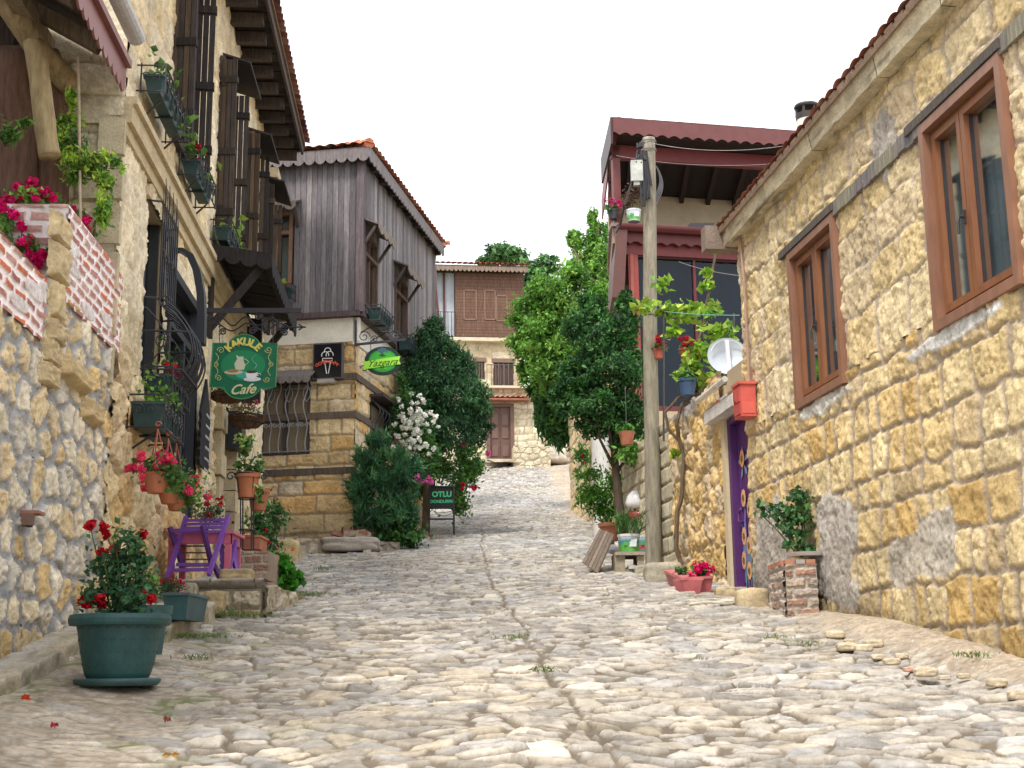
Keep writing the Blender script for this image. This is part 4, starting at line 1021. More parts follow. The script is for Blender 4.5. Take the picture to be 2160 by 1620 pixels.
# ground floor grilled window with its tin awning
u0, u1, z0, z1 = GWh
f = MB(); t = .05
for (a, b, c0, d) in ((u0, u1, z0, z0 + t), (u0, u1, z1 - t, z1), (u0, u0 + t, z0 + t, z1 - t), (u1 - t, u1, z0 + t, z1 - t), ((u0 + u1) / 2 - .03, (u0 + u1) / 2 + .03, z0 + t, z1 - t)): f.fb(W1, a, b, c0, d, -.14, .02, (.09, .075, .07))
wf = f.build('window', MWD, WH)
g = MB(); g.fb(W1, u0 + t, u1 - t, z0 + t, z1 - t, -.09, -.085); g.build('pane', MGL, wf)
g = MB(); n = 60; U, V = np.meshgrid(np.linspace(u0 + t, u1 - t, n), np.linspace(z0 + t, z1 - t, 4))
relief(g, U, V, .015 * np.sin(U * 45) - .14, np.ones(U.shape + (3,)) * np.array([.17, .16, .15]), lambda a, b, h: np.stack([W1.o[0] + W1.t[0] * a + W1.n[0] * h, W1.o[1] + W1.t[1] * a + W1.n[1] * h, b], -1)); g.build('curtain', MPL, wf, smooth=True)
g = MB()
for k in range(6):
    u = u0 + .06 + (u1 - u0 - .12) * k / 5
    g.tube([W1.pt(u + .018 * math.sin(t * 12), z0 + .03 + (z1 - z0 - .08) * t, .05 + .14 * math.sin(min(1, (1 - t) * 1.5) * math.pi) ** 2) for t in np.linspace(0, 1, 20)], .013, 5, (.30, .30, .31))
    if k % 2 == 0:
        for s in (-1, 1): g.tube([W1.pt(u + s * (.07 * math.sin(t * 3.14)), z1 - .35 + .3 * t - .05, .06) for t in np.linspace(0, 1, 9)], .009, 4, (.30, .30, .31))
    for s in (-1, 1): g.tube(spiral(W1.pt(u + s * .05, z0 + .5, .17), W1.T() * s, ZUP, .05, 1.2, n=12), .009, 4, (.30, .30, .31))
for z in (z0 + .05, z1 - .16): g.tube([W1.pt(u0 - .03, z, .06), W1.pt(u1 + .03, z, .06)], .014, 5, (.22, .22, .23))
g.build('grille', MIR, wf)
h = MB(); N2 = W1.N() * .88 - ZUP * .47; h.box(W1.pt((u0 + u1) / 2, z1 + .1, .2), (W1.T() * ((u1 - u0) / 2 + .12), N2 * .24, np.cross(W1.T(), N2) * .012), (.2, .17, .16))
hd = h.build('awning', MWD, wf)
h = MB(); scallop(h, W1.pt(u0 - .12, z1 + .0, .41), W1.T(), -ZUP, W1.N(), u1 - u0 + .24, .13, 8, c=(.22, .19, .18), dip=.4); h.build('valance', MWD, hd)
# small ground window on the street side
u0, u1, z0, z1 = W2w
f = MB()
for (a, b, c0, d) in ((u0, u1, z0, z0 + .06), (u0, u1, z1 - .06, z1), (u0, u0 + .06, z0, z1), (u1 - .06, u1, z0, z1)): f.fb(W2, a, b, c0, d, -.12, .03, (.04, .035, .035))
f.fb(W2, u0 - .1, u1 + .1, z1, z1 + .05, 0, .3, (.08, .06, .06)); wf = f.build('window', MWD, WH)
g = MB(); g.fb(W2, u0, u1, z0, z1, -.1, -.09); g.build('pane', MGD, wf)
g = MB()
for k in range(7): u = u0 + (u1 - u0) * k / 6; g.tube([W2.pt(u, z0 + (z1 - z0) * t, .06 + .16 * math.sin(min(1, (1 - t) * 1.4) * math.pi) ** 2) for t in np.linspace(0, 1, 14)], .012, 5, (.05, .05, .06))
g.build('grille', MIR, wf)
# low stone ledge at its foot, with a heap of broken brick
mb = MB(); g2 = float(base(22))
lf = Frame(ground(640, 1168)[:2], (ground(800, 1160) - ground(640, 1168))[:2], (.0, -1))
masonry(mb, lf, -.6, 1.75, float(base(22)) - .4, float(base(22)) + .22, 'rubble', (.24, .17), ((.42, .36, .27), (.48, .4, .3), (.38, .33, .27)), (.3, .25, .2), joint=.03, depth=.04, bevel=.03, seed=70, res=.02, warp=.03, rough=.014)
mb.hexa([lf.pt(-.6, g2 - .4, -.01), lf.pt(1.75, g2 - .4, -.01), (*W1.pt(-.3, 0)[:2], g2 - .4), (*W1.pt(2.2, 0)[:2], g2 - .4), lf.pt(-.6, g2 + .215, -.01), lf.pt(1.75, g2 + .215, -.01), (*W1.pt(-.3, 0)[:2], g2 + .25), (*W1.pt(2.2, 0)[:2], g2 + .25)], (.36, .31, .25))
tag(mb.build('stone_ledge', MST, smooth=False), 'low rubble stone ledge along the foot of the grey timber clad house', 'ledge')

# ================================================================== THE HOUSE BEHIND IT (dark red roofs)
f_ = thing('tiled_house', 'house with orange tiled roof and white framed bay, just beyond the grey timber house', 'house', at(930, 1000, 33))
mb = MB(); p = at(888, 520, 33); tiles(mb, at(840, 520, 33) , (1, .1, 0), np.array([-.05, .9, .35]), 1.35, 2.2, pitch=.2, amp=.05, cols=tcols); mb.add([at(870, 535, 33), at(925, 535, 33), at(943, 519, 32.8), at(840, 520, 33)], [(0, 1, 2, 3)], (.06, .05, .05)); mb.build('roof', MTL, f_)
mb = MB(); a = at(900, 560, 32); mb.hexa([at(860, 700, 33), at(900, 700, 32.4), at(900, 700, 34), at(860, 700, 36), at(860, 530, 33), at(922, 530, 32.4), at(900, 530, 34), at(860, 530, 36)], (.16, .09, .08)); mb.build('wall', MPL, f_)
mb = MB()
for x in (911, 918): mb.beam(at(x - 3, 560, 31), at(x + 12, 720, 31), .05, .05, (.12, .05, .045))
mb.beam(at(912, 565, 31.2), at(912, 680, 31.2), .2, .1, (.16, .06, .05)); mb.build('post', MPT, f_)

# ================================================================== HOUSE AT THE END OF THE STREET
fh = thing('shuttered_house', 'brown louvred upper storey on pale stone, house closing the end of the lane', 'house', (*FH.pt(1, 0)[:2], float(base(50))))
F = lambda x, y, p=0: FH.uv(x, y, p)
zr = F(1000, 577)[1]; zs = F(1000, 716)[1]; ur = F(1103, 600)[0]; zg = float(base(50)) - .8
ud = (F(1027, 900)[0], F(1083, 900)[0], F(1050, 970)[1], F(1050, 852)[1])
print('far', zr, zs, ur, ud, 'ground', base(50))
wl = F(1041, 780), F(1084, 780); zwa, zwb = F(1060, 868 - 55)[1], F(1060, 762)[1]
fw1 = (F(1041, 790)[0], F(1083, 790)[0], F(1060, 813)[1], F(1060, 762)[1]); fw0 = (F(1000, 790)[0], F(1022, 790)[0], F(1010, 800)[1], F(1010, 760)[1])
mb = MB()
masonry(mb, FH, -1.5, F(1140, 900)[0] , zg, F(1100, 820)[1], 'course', (.34, .24), ((.60, .52, .36), (.64, .57, .41), (.56, .48, .33), (.66, .6, .45)), (.36, .30, .22), joint=.03, depth=.03, bevel=.02, seed=75, res=.045, warp=.05, rough=.01, holes=(ud,))
masonry(mb, FH, -1.5, ur - .05, F(1100, 820)[1], zs, 'course', (.6, .34), ((.60, .50, .33), (.64, .55, .38), (.57, .46, .3)), (.45, .38, .27), joint=.02, depth=.02, bevel=.02, seed=76, res=.05, warp=.01, rough=.006, holes=(fw1, fw0))
mb.build('wall', MST, fh, smooth=True)
mb = MB(); mb.fb(FH, -3, F(1140, 900)[0] - .05, zg, F(1100, 820)[1] - .05, -5, -.12, (.5, .43, .3)); mb.fb(FH, -3, ur - .05, zg, zr + .1, -5, -.12, (.4, .33, .25)); mb.build('wall_body', MPL, fh)
BRN = (.15, .085, .06)
mb = MB(); uS = F(959, 650)[0]; n = 44
for k in range(n):
    z = zs + .05 + (zr - zs - .1) * k / n
    mb.box(FH.pt((uS + ur) / 2, z + .03, .3), (FH.T() * (ur - uS) / 2, FH.N() * .018 + ZUP * -.02, ZUP * .028), np.array(BRN) * (1 + .3 * math.sin(k * 2.7) * .5))
mb.fb(FH, uS, ur, zs, zr, .0, .27, (.12, .07, .05)); mb.build('louvre_cladding', MWD, fh)
for (x0, x1, y0, y1) in ((978, 1005, 612, 675), (1022, 1045, 612, 675), (1047, 1070, 624, 678)):
    a = F(x0, y1, .3); b = F(x1, y0, .3); s = MB(); w = .035
    for (p, q_, c0, d) in ((a[0], b[0], a[1], a[1] + w), (a[0], b[0], b[1] - w, b[1]), (a[0], a[0] + w, a[1], b[1]), (b[0] - w, b[0], a[1], b[1])): s.fb(FH, p, q_, c0, d, .3, .345, (.24, .15, .1))
    s.build('shutter', MPT, fh)
mb = MB(); mb.fb(FH, uS - .3, ur + .05, zs - .14, zs, -.1, .36, (.6, .52, .38)); mb.build('string_course', MST, fh)
mb = MB(); ux = F(910, 650)[0]
mb.fb(FH, ux - .6, ux + .15, zs, zr, .0, .3, (.09, .05, .05)); mb.fb(FH, ux + .1, uS - .02, zs, zr, -.1, .0, (.5, .55, .6)); mb.fb(FH, ux + .45, ux + .53, zs, zr, .0, .1, (.13, .06, .05)); mb.build('white_bay', MPL, fh)
mb = MB()
for k in range(6): mb.tube([FH.pt(ux + .2 + k * .14, zs + t * 1.0, .33 + .08 * math.sin(t * 3)) for t in np.linspace(0, 1, 6)], .012, 4, (.05, .05, .06))
for t in (.02, 1.0): mb.tube([FH.pt(ux + .15, zs + t, .33), FH.pt(uS, zs + t, .33)], .015, 4, (.05, .05, .06))
mb.build('balcony_rail', MIR, fh)
mb = MB(); scallop(mb, FH.pt(ux - .7, zr + .12, .7), FH.T(), -ZUP, FH.N(), ur - ux + .8, .25, 26, c=(.25, .19, .15), dip=.35); mb.fb(FH, ux - .7, ur + .1, zr + .08, zr + .12, -.2, .72, (.2, .15, .12)); mb.build('fascia', MWD, fh)
mb = MB(); B = -FH.N() + ZUP * .3; tiles(mb, FH.pt(ux - .8, zr + .14, .78), FH.T(), B / np.linalg.norm(B), ur - ux + 1.0, 2.6, pitch=.22, amp=.06, res=.045, cols=((.5, .13, .1), (.56, .18, .13), (.45, .12, .1))); mb.build('roof', MTL, fh)
for w in (fw1, fw0):
    mb = MB(); a, b, c0, d = w; mb.fb(FH, a - .06, b + .06, d - .06, d + .1, -.1, .06, (.2, .12, .09)); mb.fb(FH, a, b, c0, d, -.12, -.06, (.09, .05, .04))
    for k in range(5): x = a + (b - a) * k / 4; mb.fb(FH, x - .025, x + .025, c0, d, -.06, .02, (.14, .08, .06))
    mb.build('window', MPT, fh)
mb = MB(); bx = F(1100, 790)[0]
for k in range(9): u = F(1025, 790)[0] + k * .17; mb.fb(FH, u, u + .02, fw1[2] - .1, fw1[2] + .75, .3, .32, (.1, .09, .09))
mb.fb(FH, F(1025, 790)[0], bx, fw1[2] + .73, fw1[2] + .76, .29, .33, (.1, .09, .09)); mb.fb(FH, F(1025, 790)[0], bx + .6, fw1[2] - .16, fw1[2] - .08, -.05, .34, (.6, .53, .4)); mb.build('balcony_rail', MIR, fh)
a, b, c0, d = ud
mb = MB(); mb.fb(FH, a - .02, a + .12, c0, d, -.15, .06, BRN); mb.fb(FH, b - .12, b + .02, c0, d, -.15, .06, BRN); mb.fb(FH, a + .12, b - .12, d - .12, d, -.15, .06, BRN)
m = (a + b) / 2
for x0, x1 in ((a + .12, m - .01), (m + .01, b - .12)):
    mb.fb(FH, x0, x1, c0, d - .12, -.14, -.08, (.13, .07, .055))
    for z in (.15, .85, 1.35): mb.fb(FH, x0 + .07, x1 - .07, c0 + z, c0 + z + .42, -.08, -.05, (.16, .09, .07))
dd = mb.build('door', MPT, fh)
mb = MB(); mb.fb(FH, a - .1, b + .1, c0 - .14, c0, -.1, .25, (.55, .5, .4)); mb.build('door_step', MST, dd)
mb = MB(); B = -FH.N() + ZUP * .35; tiles(mb, FH.pt(a - .15, d + .12, .55), FH.T(), B / np.linalg.norm(B), b - a + .75, .6, pitch=.2, amp=.06, cols=tcols, res=.04); mb.fb(FH, a - .15, b + .6, d + .06, d + .12, -.02, .56, (.3, .13, .09)); 
mb.build('door_roof', MTL, fh)
for (x, y, w) in ((1120, 960, 1.2),):
    mb = MB(); lf2 = Frame(at(1083, 960, 49.3)[:2], (1, .12), (.12, -1)); masonry(mb, lf2, 0, 1.4, zg, F(1120, 950)[1], 'rubble', (.3, .22), ((.6, .53, .38), (.55, .48, .33)), (.36, .3, .22), joint=.03, depth=.03, bevel=.02, seed=79, res=.04, warp=.05, rough=.01); mb.fb(lf2, .02, 1.38, zg, F(1120, 950)[1] - .01, -.7, -.02, (.5, .42, .3))
    tag(mb.build('stone_planter', MST), 'pale stone bench-like planter beside the brown double door at the lane end', 'planter')
# ================================================================== RED TIMBER HOUSE (right, behind)
rh = thing('red_balcony_house', 'house with dark red timber balcony and glazed room behind the power pole', 'house', RH.pt(.5, float(base(25)), 0))
H_ = lambda x, y, p=0.: RH.uv(x, y, p)
uR = 4.6
zf1, zf0 = H_(1400, 282)[1], H_(1400, 318)[1]
zpar = H_(1320, 478)[1]; zg1 = H_(1450, 505)[1]; zgl = H_(1450, 548)[1]; zfl = H_(1450, 860)[1]
ul = H_(1288, 400)[0]; print('red', ul, zf1, zpar, zgl, zfl)
RED = (.12, .03, .03); RD2 = (.16, .045, .038)
mb = MB(); B = -RH.N() + ZUP * .22 + RH.T() * .27; B /= np.linalg.norm(B); tiles(mb, RH.pt(ul - .1, zf1 - .08, .62), RH.T(), B, uR, 4.2, pitch=.25, row=.4, amp=.05, res=.035, cols=((.26, .06, .05), (.3, .08, .06)))
mb.build('upper_roof', MTL, rh)
mb = MB(); n = 160; us = np.linspace(ul - .1, ul - .1 + uR, n)
for i in range(n - 1):
    g = lambda u: zf0 + .06 * abs(math.sin(math.pi * u / .25)); 
    mb.hexa([RH.pt(us[i], g(us[i]), .6), RH.pt(us[i + 1], g(us[i + 1]), .6), RH.pt(us[i + 1], g(us[i + 1]), .63), RH.pt(us[i], g(us[i]), .63), RH.pt(us[i], zf1, .6), RH.pt(us[i + 1], zf1, .6), RH.pt(us[i + 1], zf1, .63), RH.pt(us[i], zf1, .63)], (.15, .05, .048))
mb.fb(RH, ul - .13, ul - .1, zf0 - .1, zf1, -4, .62, (.22, .045, .045)); mb.fb(RH, ul - .16, ul - .12, zf0 - .2, zf1 - .02, -1.5, .66, (.06, .03, .03)); mb.build('upper_fascia', MPT, rh)
mb = MB(); mb.fb(RH, ul, uR, zf0 - .28, zf0 - .0, .0, .14, (.15, .025, .025)); mb.fb(RH, ul, ul + .16, zf0 - .26, zf0, -3, .0, (.14, .03, .03)); mb.build('roof_beam', MPT, rh)
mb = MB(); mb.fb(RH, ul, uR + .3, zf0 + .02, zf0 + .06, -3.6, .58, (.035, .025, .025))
for k in range(7): mb.fb(RH, ul + .4 + k * .62, ul + .5 + k * .62, zf0 - .12, zf0 + .02, -2.9, 0, (.04, .025, .025))
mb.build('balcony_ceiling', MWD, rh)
mb = MB(); mb.fb(RH, ul, uR + .5, zfl - 1, zf0 + .05, -3.2, -2.6, (.60, .52, .38)); mb.build('back_wall', MPL, rh)
mb = MB(); mb.fb(RH, ul + .02, ul + .17, zpar, zf0 - .0, .0, .14, RD2); mb.build('balcony_post', MPT, rh)
mb = MB(); mb.fb(RH, ul - .02, ul + .06, zpar, zf0, -1.4, -1.3, RD2);  mb.build('balcony_post', MPT, rh)
mb = MB(); mb.fb(RH, ul - .06, uR, zpar - .07, zpar, -.2, .2, (.42, .34, .30)); mb.fb(RH, ul - .06, ul + .1, zpar - .07, zpar, -3, -.2, (.42, .34, .3)); mb.build('parapet_coping', MST, rh)
mb = MB(); mb.fb(RH, ul - .02, uR, zg1 - .2, zpar - .07, -2.6, .1, (.45, .33, .26)); mb.fb(RH, ul + .04, uR, zpar - .07, zpar - .05, -2.6, -.2, (.4, .36, .3)); mb.build('balcony_wall', MPL, rh)
mb = MB()   # gutter and lower fascia
zt = H_(1450, 486, .35)[1]; zb = H_(1450, 502, .35)[1]
for k in range(8):
    a = math.pi * (1 + k / 8); a2 = math.pi * (1 + (k + 1) / 8); r = .09
    mb.hexa([RH.pt(ul, zt + r * math.sin(a), .38 + r * math.cos(a)), RH.pt(uR, zt + r * math.sin(a), .38 + r * math.cos(a)), RH.pt(uR, zt + r * math.sin(a2), .38 + r * math.cos(a2)), RH.pt(ul, zt + r * math.sin(a2), .38 + r * math.cos(a2))] + [RH.pt(u, zt + .012 + (r - .0) * math.sin(b), .38 + (r + .012) * math.cos(b)) for u, b in ((ul, a), (uR, a), (uR, a2), (ul, a2))], (.13, .028, .034))
mb.fb(RH, ul, uR, zt, zt + .03, .28, .48, (.15, .035, .04)); mb.build('gutter', MPT, rh)
mb = MB(); us = np.linspace(ul, uR, n)
for i in range(n - 1):
    g = lambda u: zb - .16 + .06 * abs(math.sin(math.pi * u / .25))
    mb.hexa([RH.pt(us[i], g(us[i]), .2), RH.pt(us[i + 1], g(us[i + 1]), .2), RH.pt(us[i + 1], g(us[i + 1]), .28), RH.pt(us[i], g(us[i]), .28), RH.pt(us[i], zt, .2), RH.pt(us[i + 1], zt, .2), RH.pt(us[i + 1], zt, .28), RH.pt(us[i], zt, .28)], (.13, .03, .032))
mb.build('lower_fascia', MPT, rh)
mb = MB(); mb.fb(RH, ul + .15, uR, zgl, zb - .05, .0, .16, (.17, .03, .03)); mb.build('lower_beam', MPT, rh)
ug = H_(1322, 600)[0]
mb = MB(); mb.fb(RH, ug, ug + .2, zfl - .2, zb - .2, .0, .15, (.27, .05, .04)); mb.fb(RH, ug + .03, ug + .1, zfl, zgl, .15, .17, (.33, .08, .06)); mb.build('corner_post', MPT, rh)
um = H_(1463, 600)[0]
mb = MB(); mb.fb(RH, um - .025, um + .025, zfl, zgl, .0, .08, (.13, .02, .025)); mb.fb(RH, ug + .2, uR, zgl - .03, zgl, .0, .1, (.05, .02, .02)); mb.fb(RH, ug + .2, uR, zfl - .1, zfl, .0, .1, (.13, .03, .03)); mb.build('glazing_bar', MPT, rh)
mb = MB(); mb.fb(RH, ug + .2, um - .025, zfl, zgl - .03, .02, .03); mb.build('glass_panel', MGB, rh)
mb = MB(); mb.fb(RH, um + .025, uR, zfl, zgl - .03, .02, .03); mb.build('glass_panel', MGB, rh)
mb = MB(); mb.fb(RH, ug + .2, uR, zfl, zgl, -.25, -.2, (.10, .125, .165)); mb.build('dark_backing', MPL, rh)  # panel added behind the glass, its blue-grey colour paints the glazing dark
mb = MB(); mb.fb(RH, ug, uR, float(base(24)) - 1, zfl - .1, -.1, .1, (.5, .4, .26)); mb.fb(RH, ul + .1, uR, float(base(24)) - 1, zg1, -3.2, -.3, (.36, .27, .2)); mb.build('lower_wall', MPL, rh)
mb = MB(); a = H_(1286, 505); mb.hexa([RH.pt(ul - .12, H_(1296, 636)[1], .3), RH.pt(ul + .12, H_(1296, 636)[1], .3), RH.pt(ul + .12, H_(1296, 636)[1], -2), RH.pt(ul - .12, H_(1296, 636)[1], -2), RH.pt(ul - .02, zt, .42), RH.pt(ul + .2, zt, .42), RH.pt(ul + .2, zt, -2), RH.pt(ul - .02, zt, -2)], (.14, .06, .05)); mb.build('side_panel', MPT, rh)
# lantern on the balcony wall
lt = H_(1512, 440, -2.55)
L0 = RH.pt(lt[0], lt[1], -2.5)
ln = thing('wall_lantern', 'small black lantern on the shaded balcony wall of the red timber house', 'lantern', L0)
mb = MB(); mb.lathe([(.0, .17), (.09, .1), (.1, .08), (.1, .06)], L0 + RH.N() * .1, 8, (.03, .03, .03)); mb.lathe([(.05, -.14), (.03, -.18), (0, -.2)], L0 + RH.N() * .1, 8, (.03, .03, .03)); mb.tube([L0 + ZUP * -.28, L0 + RH.N() * .1 + ZUP * -.2], .015, 5, (.03, .03, .03)); mb.box(L0 + ZUP * -.25, ((.03, 0, 0), (0, .02, 0), (0, 0, .07)), (.03, .03, .03)); mb.build('bracket', MIR, ln)
mb = MB(); mb.lathe([(.085, .06), (.05, -.14)], L0 + RH.N() * .1, 6, (.5, .5, .45)); mb.build('glass', MGL, ln)

# chimney flue on the stone house
c0 = at(1706, 300, 16.5)
fl = thing('chimney_flue', 'pale cement flue with black metal cap above the tiled eave', 'chimney', c0 - ZUP * .8)
mb = MB(); s = 16.5 / FPX
mb.lathe([(25 * s, -1.2), (25 * s, 62 * s), (20 * s, 64 * s)], c0, 20, (.58, .52, .48)); mb.build('pipe', MPL, fl, smooth=True)
mb = MB(); mb.lathe([(25.5 * s, 52 * s), (26.5 * s, 66 * s), (24 * s, 67 * s)], c0, 20, (.035, .03, .03)); mb.lathe([(0, 90 * s), (27 * s, 88 * s), (28.5 * s, 84 * s), (27 * s, 80 * s), (0, 80 * s)], c0, 20, (.035, .032, .035))
for k in range(6): a = k * 1.047; p = c0 + np.array([math.cos(a), math.sin(a), 0]) * 23 * s; mb.tube([p + ZUP * 64 * s, p + ZUP * 82 * s], .02, 5, (.035, .03, .03))
mb.build('cap', MIR, fl)
c1 = at(1748, 215, 16.5)
mb = MB(); mb.tube([c1 - ZUP * .8, c1 - ZUP * .1, c1 + np.array([.05, 0, .0]), c1 + np.array([.1, 0, .05])], [.05, .05, .06, .08], 10, (.2, .18, .18)); tag(mb.build('stove_pipe', MIR), 'thin bent stove pipe just right of the cement flue', 'pipe')

# ================================================================== GARDEN WALL WITH DOOR
DU0, DU1 = RW.uv(1541, 1065)[0], RW.uv(1588, 1065)[0]
dz0 = RW.uv(1575, 1245)[1]; dz1 = RW.uv(1550, 876)[1]
ugl = RW.uv(1420, 1000)[0]; uge = RW.uv(1350, 1000)[0]; zgt = RW.uv(1470, 822)[1]
print('door', DU0, DU1, dz0, dz1, 'garden', ugl, uge, zgt, 'uc', UC)
gw_ = thing('garden_wall', 'rough ochre garden wall with a vine between the power pole and purple door', 'wall', RW.pt(ugl, float(base(17)), 0))
mb = MB()
masonry(mb, RW, ugl, DU0 - .14, .4, zgt, 'rubble', (.3, .34), ((.68, .46, .18), (.72, .53, .27), (.62, .43, .18), (.6, .48, .32), (.70, .5, .24)), (.46, .36, .25), joint=.02, ax=.6, depth=.035, bevel=.03, seed=101, res=.018, warp=.09, rough=.03,
        patches=[((ugl + DU0) / 2 - .5, zgt, 1.1, .3, (.42, .38, .34), .04)], keepf=lambda u, z: z < zgt - .05 + .08 * (fbm(u * 3, u * 0, 8, 3)) + .15 * sst(DU0 - 1.2, DU0 - .3, u) - .1)
mb.build('rubble_face', MST, gw_, smooth=True)
mb = MB(); masonry(mb, RW, uge - 1.2, ugl, .6, zgt - .12, 'brick', (.42, .24), ((.60, .53, .38), (.64, .57, .43), (.56, .5, .36)), (.36, .31, .22), joint=.012, depth=.025, bevel=.02, seed=102, res=.02, warp=.006, rough=.006); mb.build('ashlar_face', MST, gw_, smooth=True)
mb = MB(); mb.fb(RW, uge - 1.2, DU0 - .14, .2, zgt - .18, -.5, -.03, (.5, .4, .25)); mb.fb(RW, DU0 - .13, DU0, dz0 - .4, dz1 + .12, -.35, .04, (.60, .50, .33)); mb.fb(RW, DU0 + .001, UC, dz1 + .3, zgt - .05, -.35, -.03, (.45, .36, .24)); mb.build('wall_body', MPL, gw_)
mb = MB(); z = dz1
U, V = np.meshgrid(np.linspace(DU0 - .42, max(UC + .0, DU1 - .1), 40), np.linspace(-.4, .16, 20))
for (zz, sg) in ((z + .02, -1), (z + .17, 1)):
    relief(mb, U, V, zz + .012 * (fbm(U * 6, V * 6, 7, 3)), np.ones(U.shape + (3,)) * np.array([.66, .62, .58]) * (.75 + .5 * fbm(U * 5, V * 5, 8, 4))[..., None], lambda u, p, h: np.stack([RW.o[0] + RW.t[0] * u + RW.n[0] * p, RW.o[1] + RW.t[1] * u + RW.n[1] * p, h], -1))
mb.fb(RW, DU0 - .42, max(UC, DU1 - .1), z + .027, z + .172, -.4, .155, (.68, .65, .61)); 
for k in range(3): mb.fb(RW, DU0 - .25 + k * .3, DU0 - .02 + k * .3, z + .18, z + .26, -.3, .08, (.4, .16, .1) if k != 1 else (.65, .62, .58))
mb.build('lintel_slab', MST, gw_)
mb = MB(); mb.tube([RW.pt(DU0 - .5, z + .33, .2), RW.pt(UC - .1, z + .35, .2)], .035, 10, (.7, .66, .58)); tag(mb.build('drain_pipe', MPC), 'short cream plastic pipe lying above the purple door lintel', 'pipe')
# purple door with painted flowers
PUR = (.105, .028, .16)
pd = thing('purple_door', 'narrow purple metal door painted with flowers in the garden wall', 'door', RW.pt(DU0, dz0, 0))
mb = MB(); mb.fb(RW, DU0, DU0 + .1, dz0, dz1, -.2, .0, (.085, .024, .13)); mb.fb(RW, DU0 + .1, DU1, dz1 - .07, dz1, -.2, .0, (.085, .024, .13)); mb.build('frame', MPT, pd)
mb = MB(); mb.fb(RW, DU0 + .1, DU1, dz0, dz1 - .07, -.13, -.09, PUR); zm = RW.uv(1570, 1068, -.08)[1]
mb.fb(RW, DU0 + .1, DU1, zm - .015, zm + .02, -.09, -.07, (.13, .04, .2)); mb.fb(RW, DU0 + .13, DU0 + .17, dz0 + .1, dz1 - .12, -.09, -.08, (.12, .035, .18)); lf = mb.build('leaf', MPT, pd)
mb = MB(); rg = np.random.RandomState(5); pp = -.082
def dpt(u, z, p=pp): return RW.pt(DU0 + .2 + u, z, p)
Wd_ = DU1 - DU0 - .25
for k in range(26):
    u0_ = rg.uniform(.0, Wd_); z0_ = dz0 + rg.uniform(.0, .25); hh = rg.uniform(.25, .85)
    c = [(.10, .33, .36), (.13, .40, .42), (.20, .2, .5), (.08, .28, .22), (.2, .42, .5)][rg.randint(5)]
    b = u0_ + rg.uniform(-.08, .08)
    P2 = [(u0_, z0_), (u0_ + .035, z0_ + hh * .5), (b, z0_ + hh), (u0_ - .03, z0_ + hh * .5)]
    mb.poly(dpt(0, 0, pp + .002 + .0004 * k), RW.T(), ZUP, [(x, y) for x, y in P2], -.0005 if False else .001, c)
FLW = [(.05, .62), (.22, .5), (.30, .9), (.10, 1.05), (.2, .22), (.33, .68), (.12, 1.5), (.02, .35)]
for k, (u, z) in enumerate(FLW):
    if u > Wd_: u = Wd_ - .03
    for a in range(9):
        an = a * .698; mb.disc(dpt(u + .055 * math.cos(an), dz0 + z + .065 * math.sin(an), pp + .014 + .0006 * k + .00005 * a), RW.T(), ZUP, .034, .04, 8, (.72, .42, .2) if k != 6 else (.75, .36, .14), .001)
    mb.disc(dpt(u, dz0 + z, pp + .022 + .0006 * k), RW.T(), ZUP, .036, .04, 12, (.2, .12, .06), .001)
for a in range(5):
    an = a * 1.2566 + .4; mb.poly(dpt(.12, dz1 - .55, pp + .004), RW.T(), ZUP, [(0, 0), (.14 * math.cos(an - .25), .14 * math.sin(an - .25)), (.2 * math.cos(an), .2 * math.sin(an)), (.14 * math.cos(an + .25), .14 * math.sin(an + .25))], .001 + .0001 * a, (.22, .28, .42))
mb.build('flower_painting', MFT, lf)
mb = MB(); hz = RW.uv(1562, 1085, -.05)[1]; mb.tube([RW.pt(DU0 + .2, hz - .08, -.09), RW.pt(DU0 + .2, hz - .08, -.03), RW.pt(DU0 + .2, hz + .02, -.03), RW.pt(DU0 + .3, hz + .05, -.03)], .014, 6, (.14, .05, .2)); mb.build('handle', MPT, lf)
# pink-red meter box on the corner
bu = RW.uv(1600, 840)[0]; bz1 = RW.uv(1585, 806, .1)[1]; bz0 = RW.uv(1585, 876, .1)[1]
mbx = thing('meter_box', 'pink red metal meter box on the house corner above the purple door', 'meter box', RW.pt(bu, bz0, 0))
PK = (.60, .11, .09)
mb = MB(); mb.fb(RW, bu - .26, bu, bz0, bz1, .03, .20, PK); mb.fb(RW, bu - .28, bu + .02, bz1, bz1 + .03, .02, .22, (.64, .14, .11)); mb.build('body', MPT, mbx)
mb = MB(); m_ = (bz0 + bz1) / 2 - .02; mb.fb(RW, bu - .24, bu - .02, m_ + .01, bz1 - .03, .20, .21, (.55, .1, .085)); mb.fb(RW, bu - .24, bu - .02, bz0 + .03, m_ - .01, .20, .21, (.5, .09, .08)); mb.fb(RW, bu, bu + .006, bz0 + .03, m_, .05, .19, (.66, .13, .1)); mb.fb(RW, bu - .2, bu - .14, m_ + .03, m_ + .14, .21, .225, (.4, .08, .07)); mb.build('door', MPT, mbx)
mb = MB(); cx = bu - .14; mb.tube([RW.pt(cx, bz1, .05), RW.pt(cx, bz1 + 1.2, .05), RW.pt(cx - .1, bz1 + 1.9, .05), RW.pt(cx - .12, zc, .05)], .016, 6, (.4, .26, .2)); mb.build('conduit', MPT, mbx)

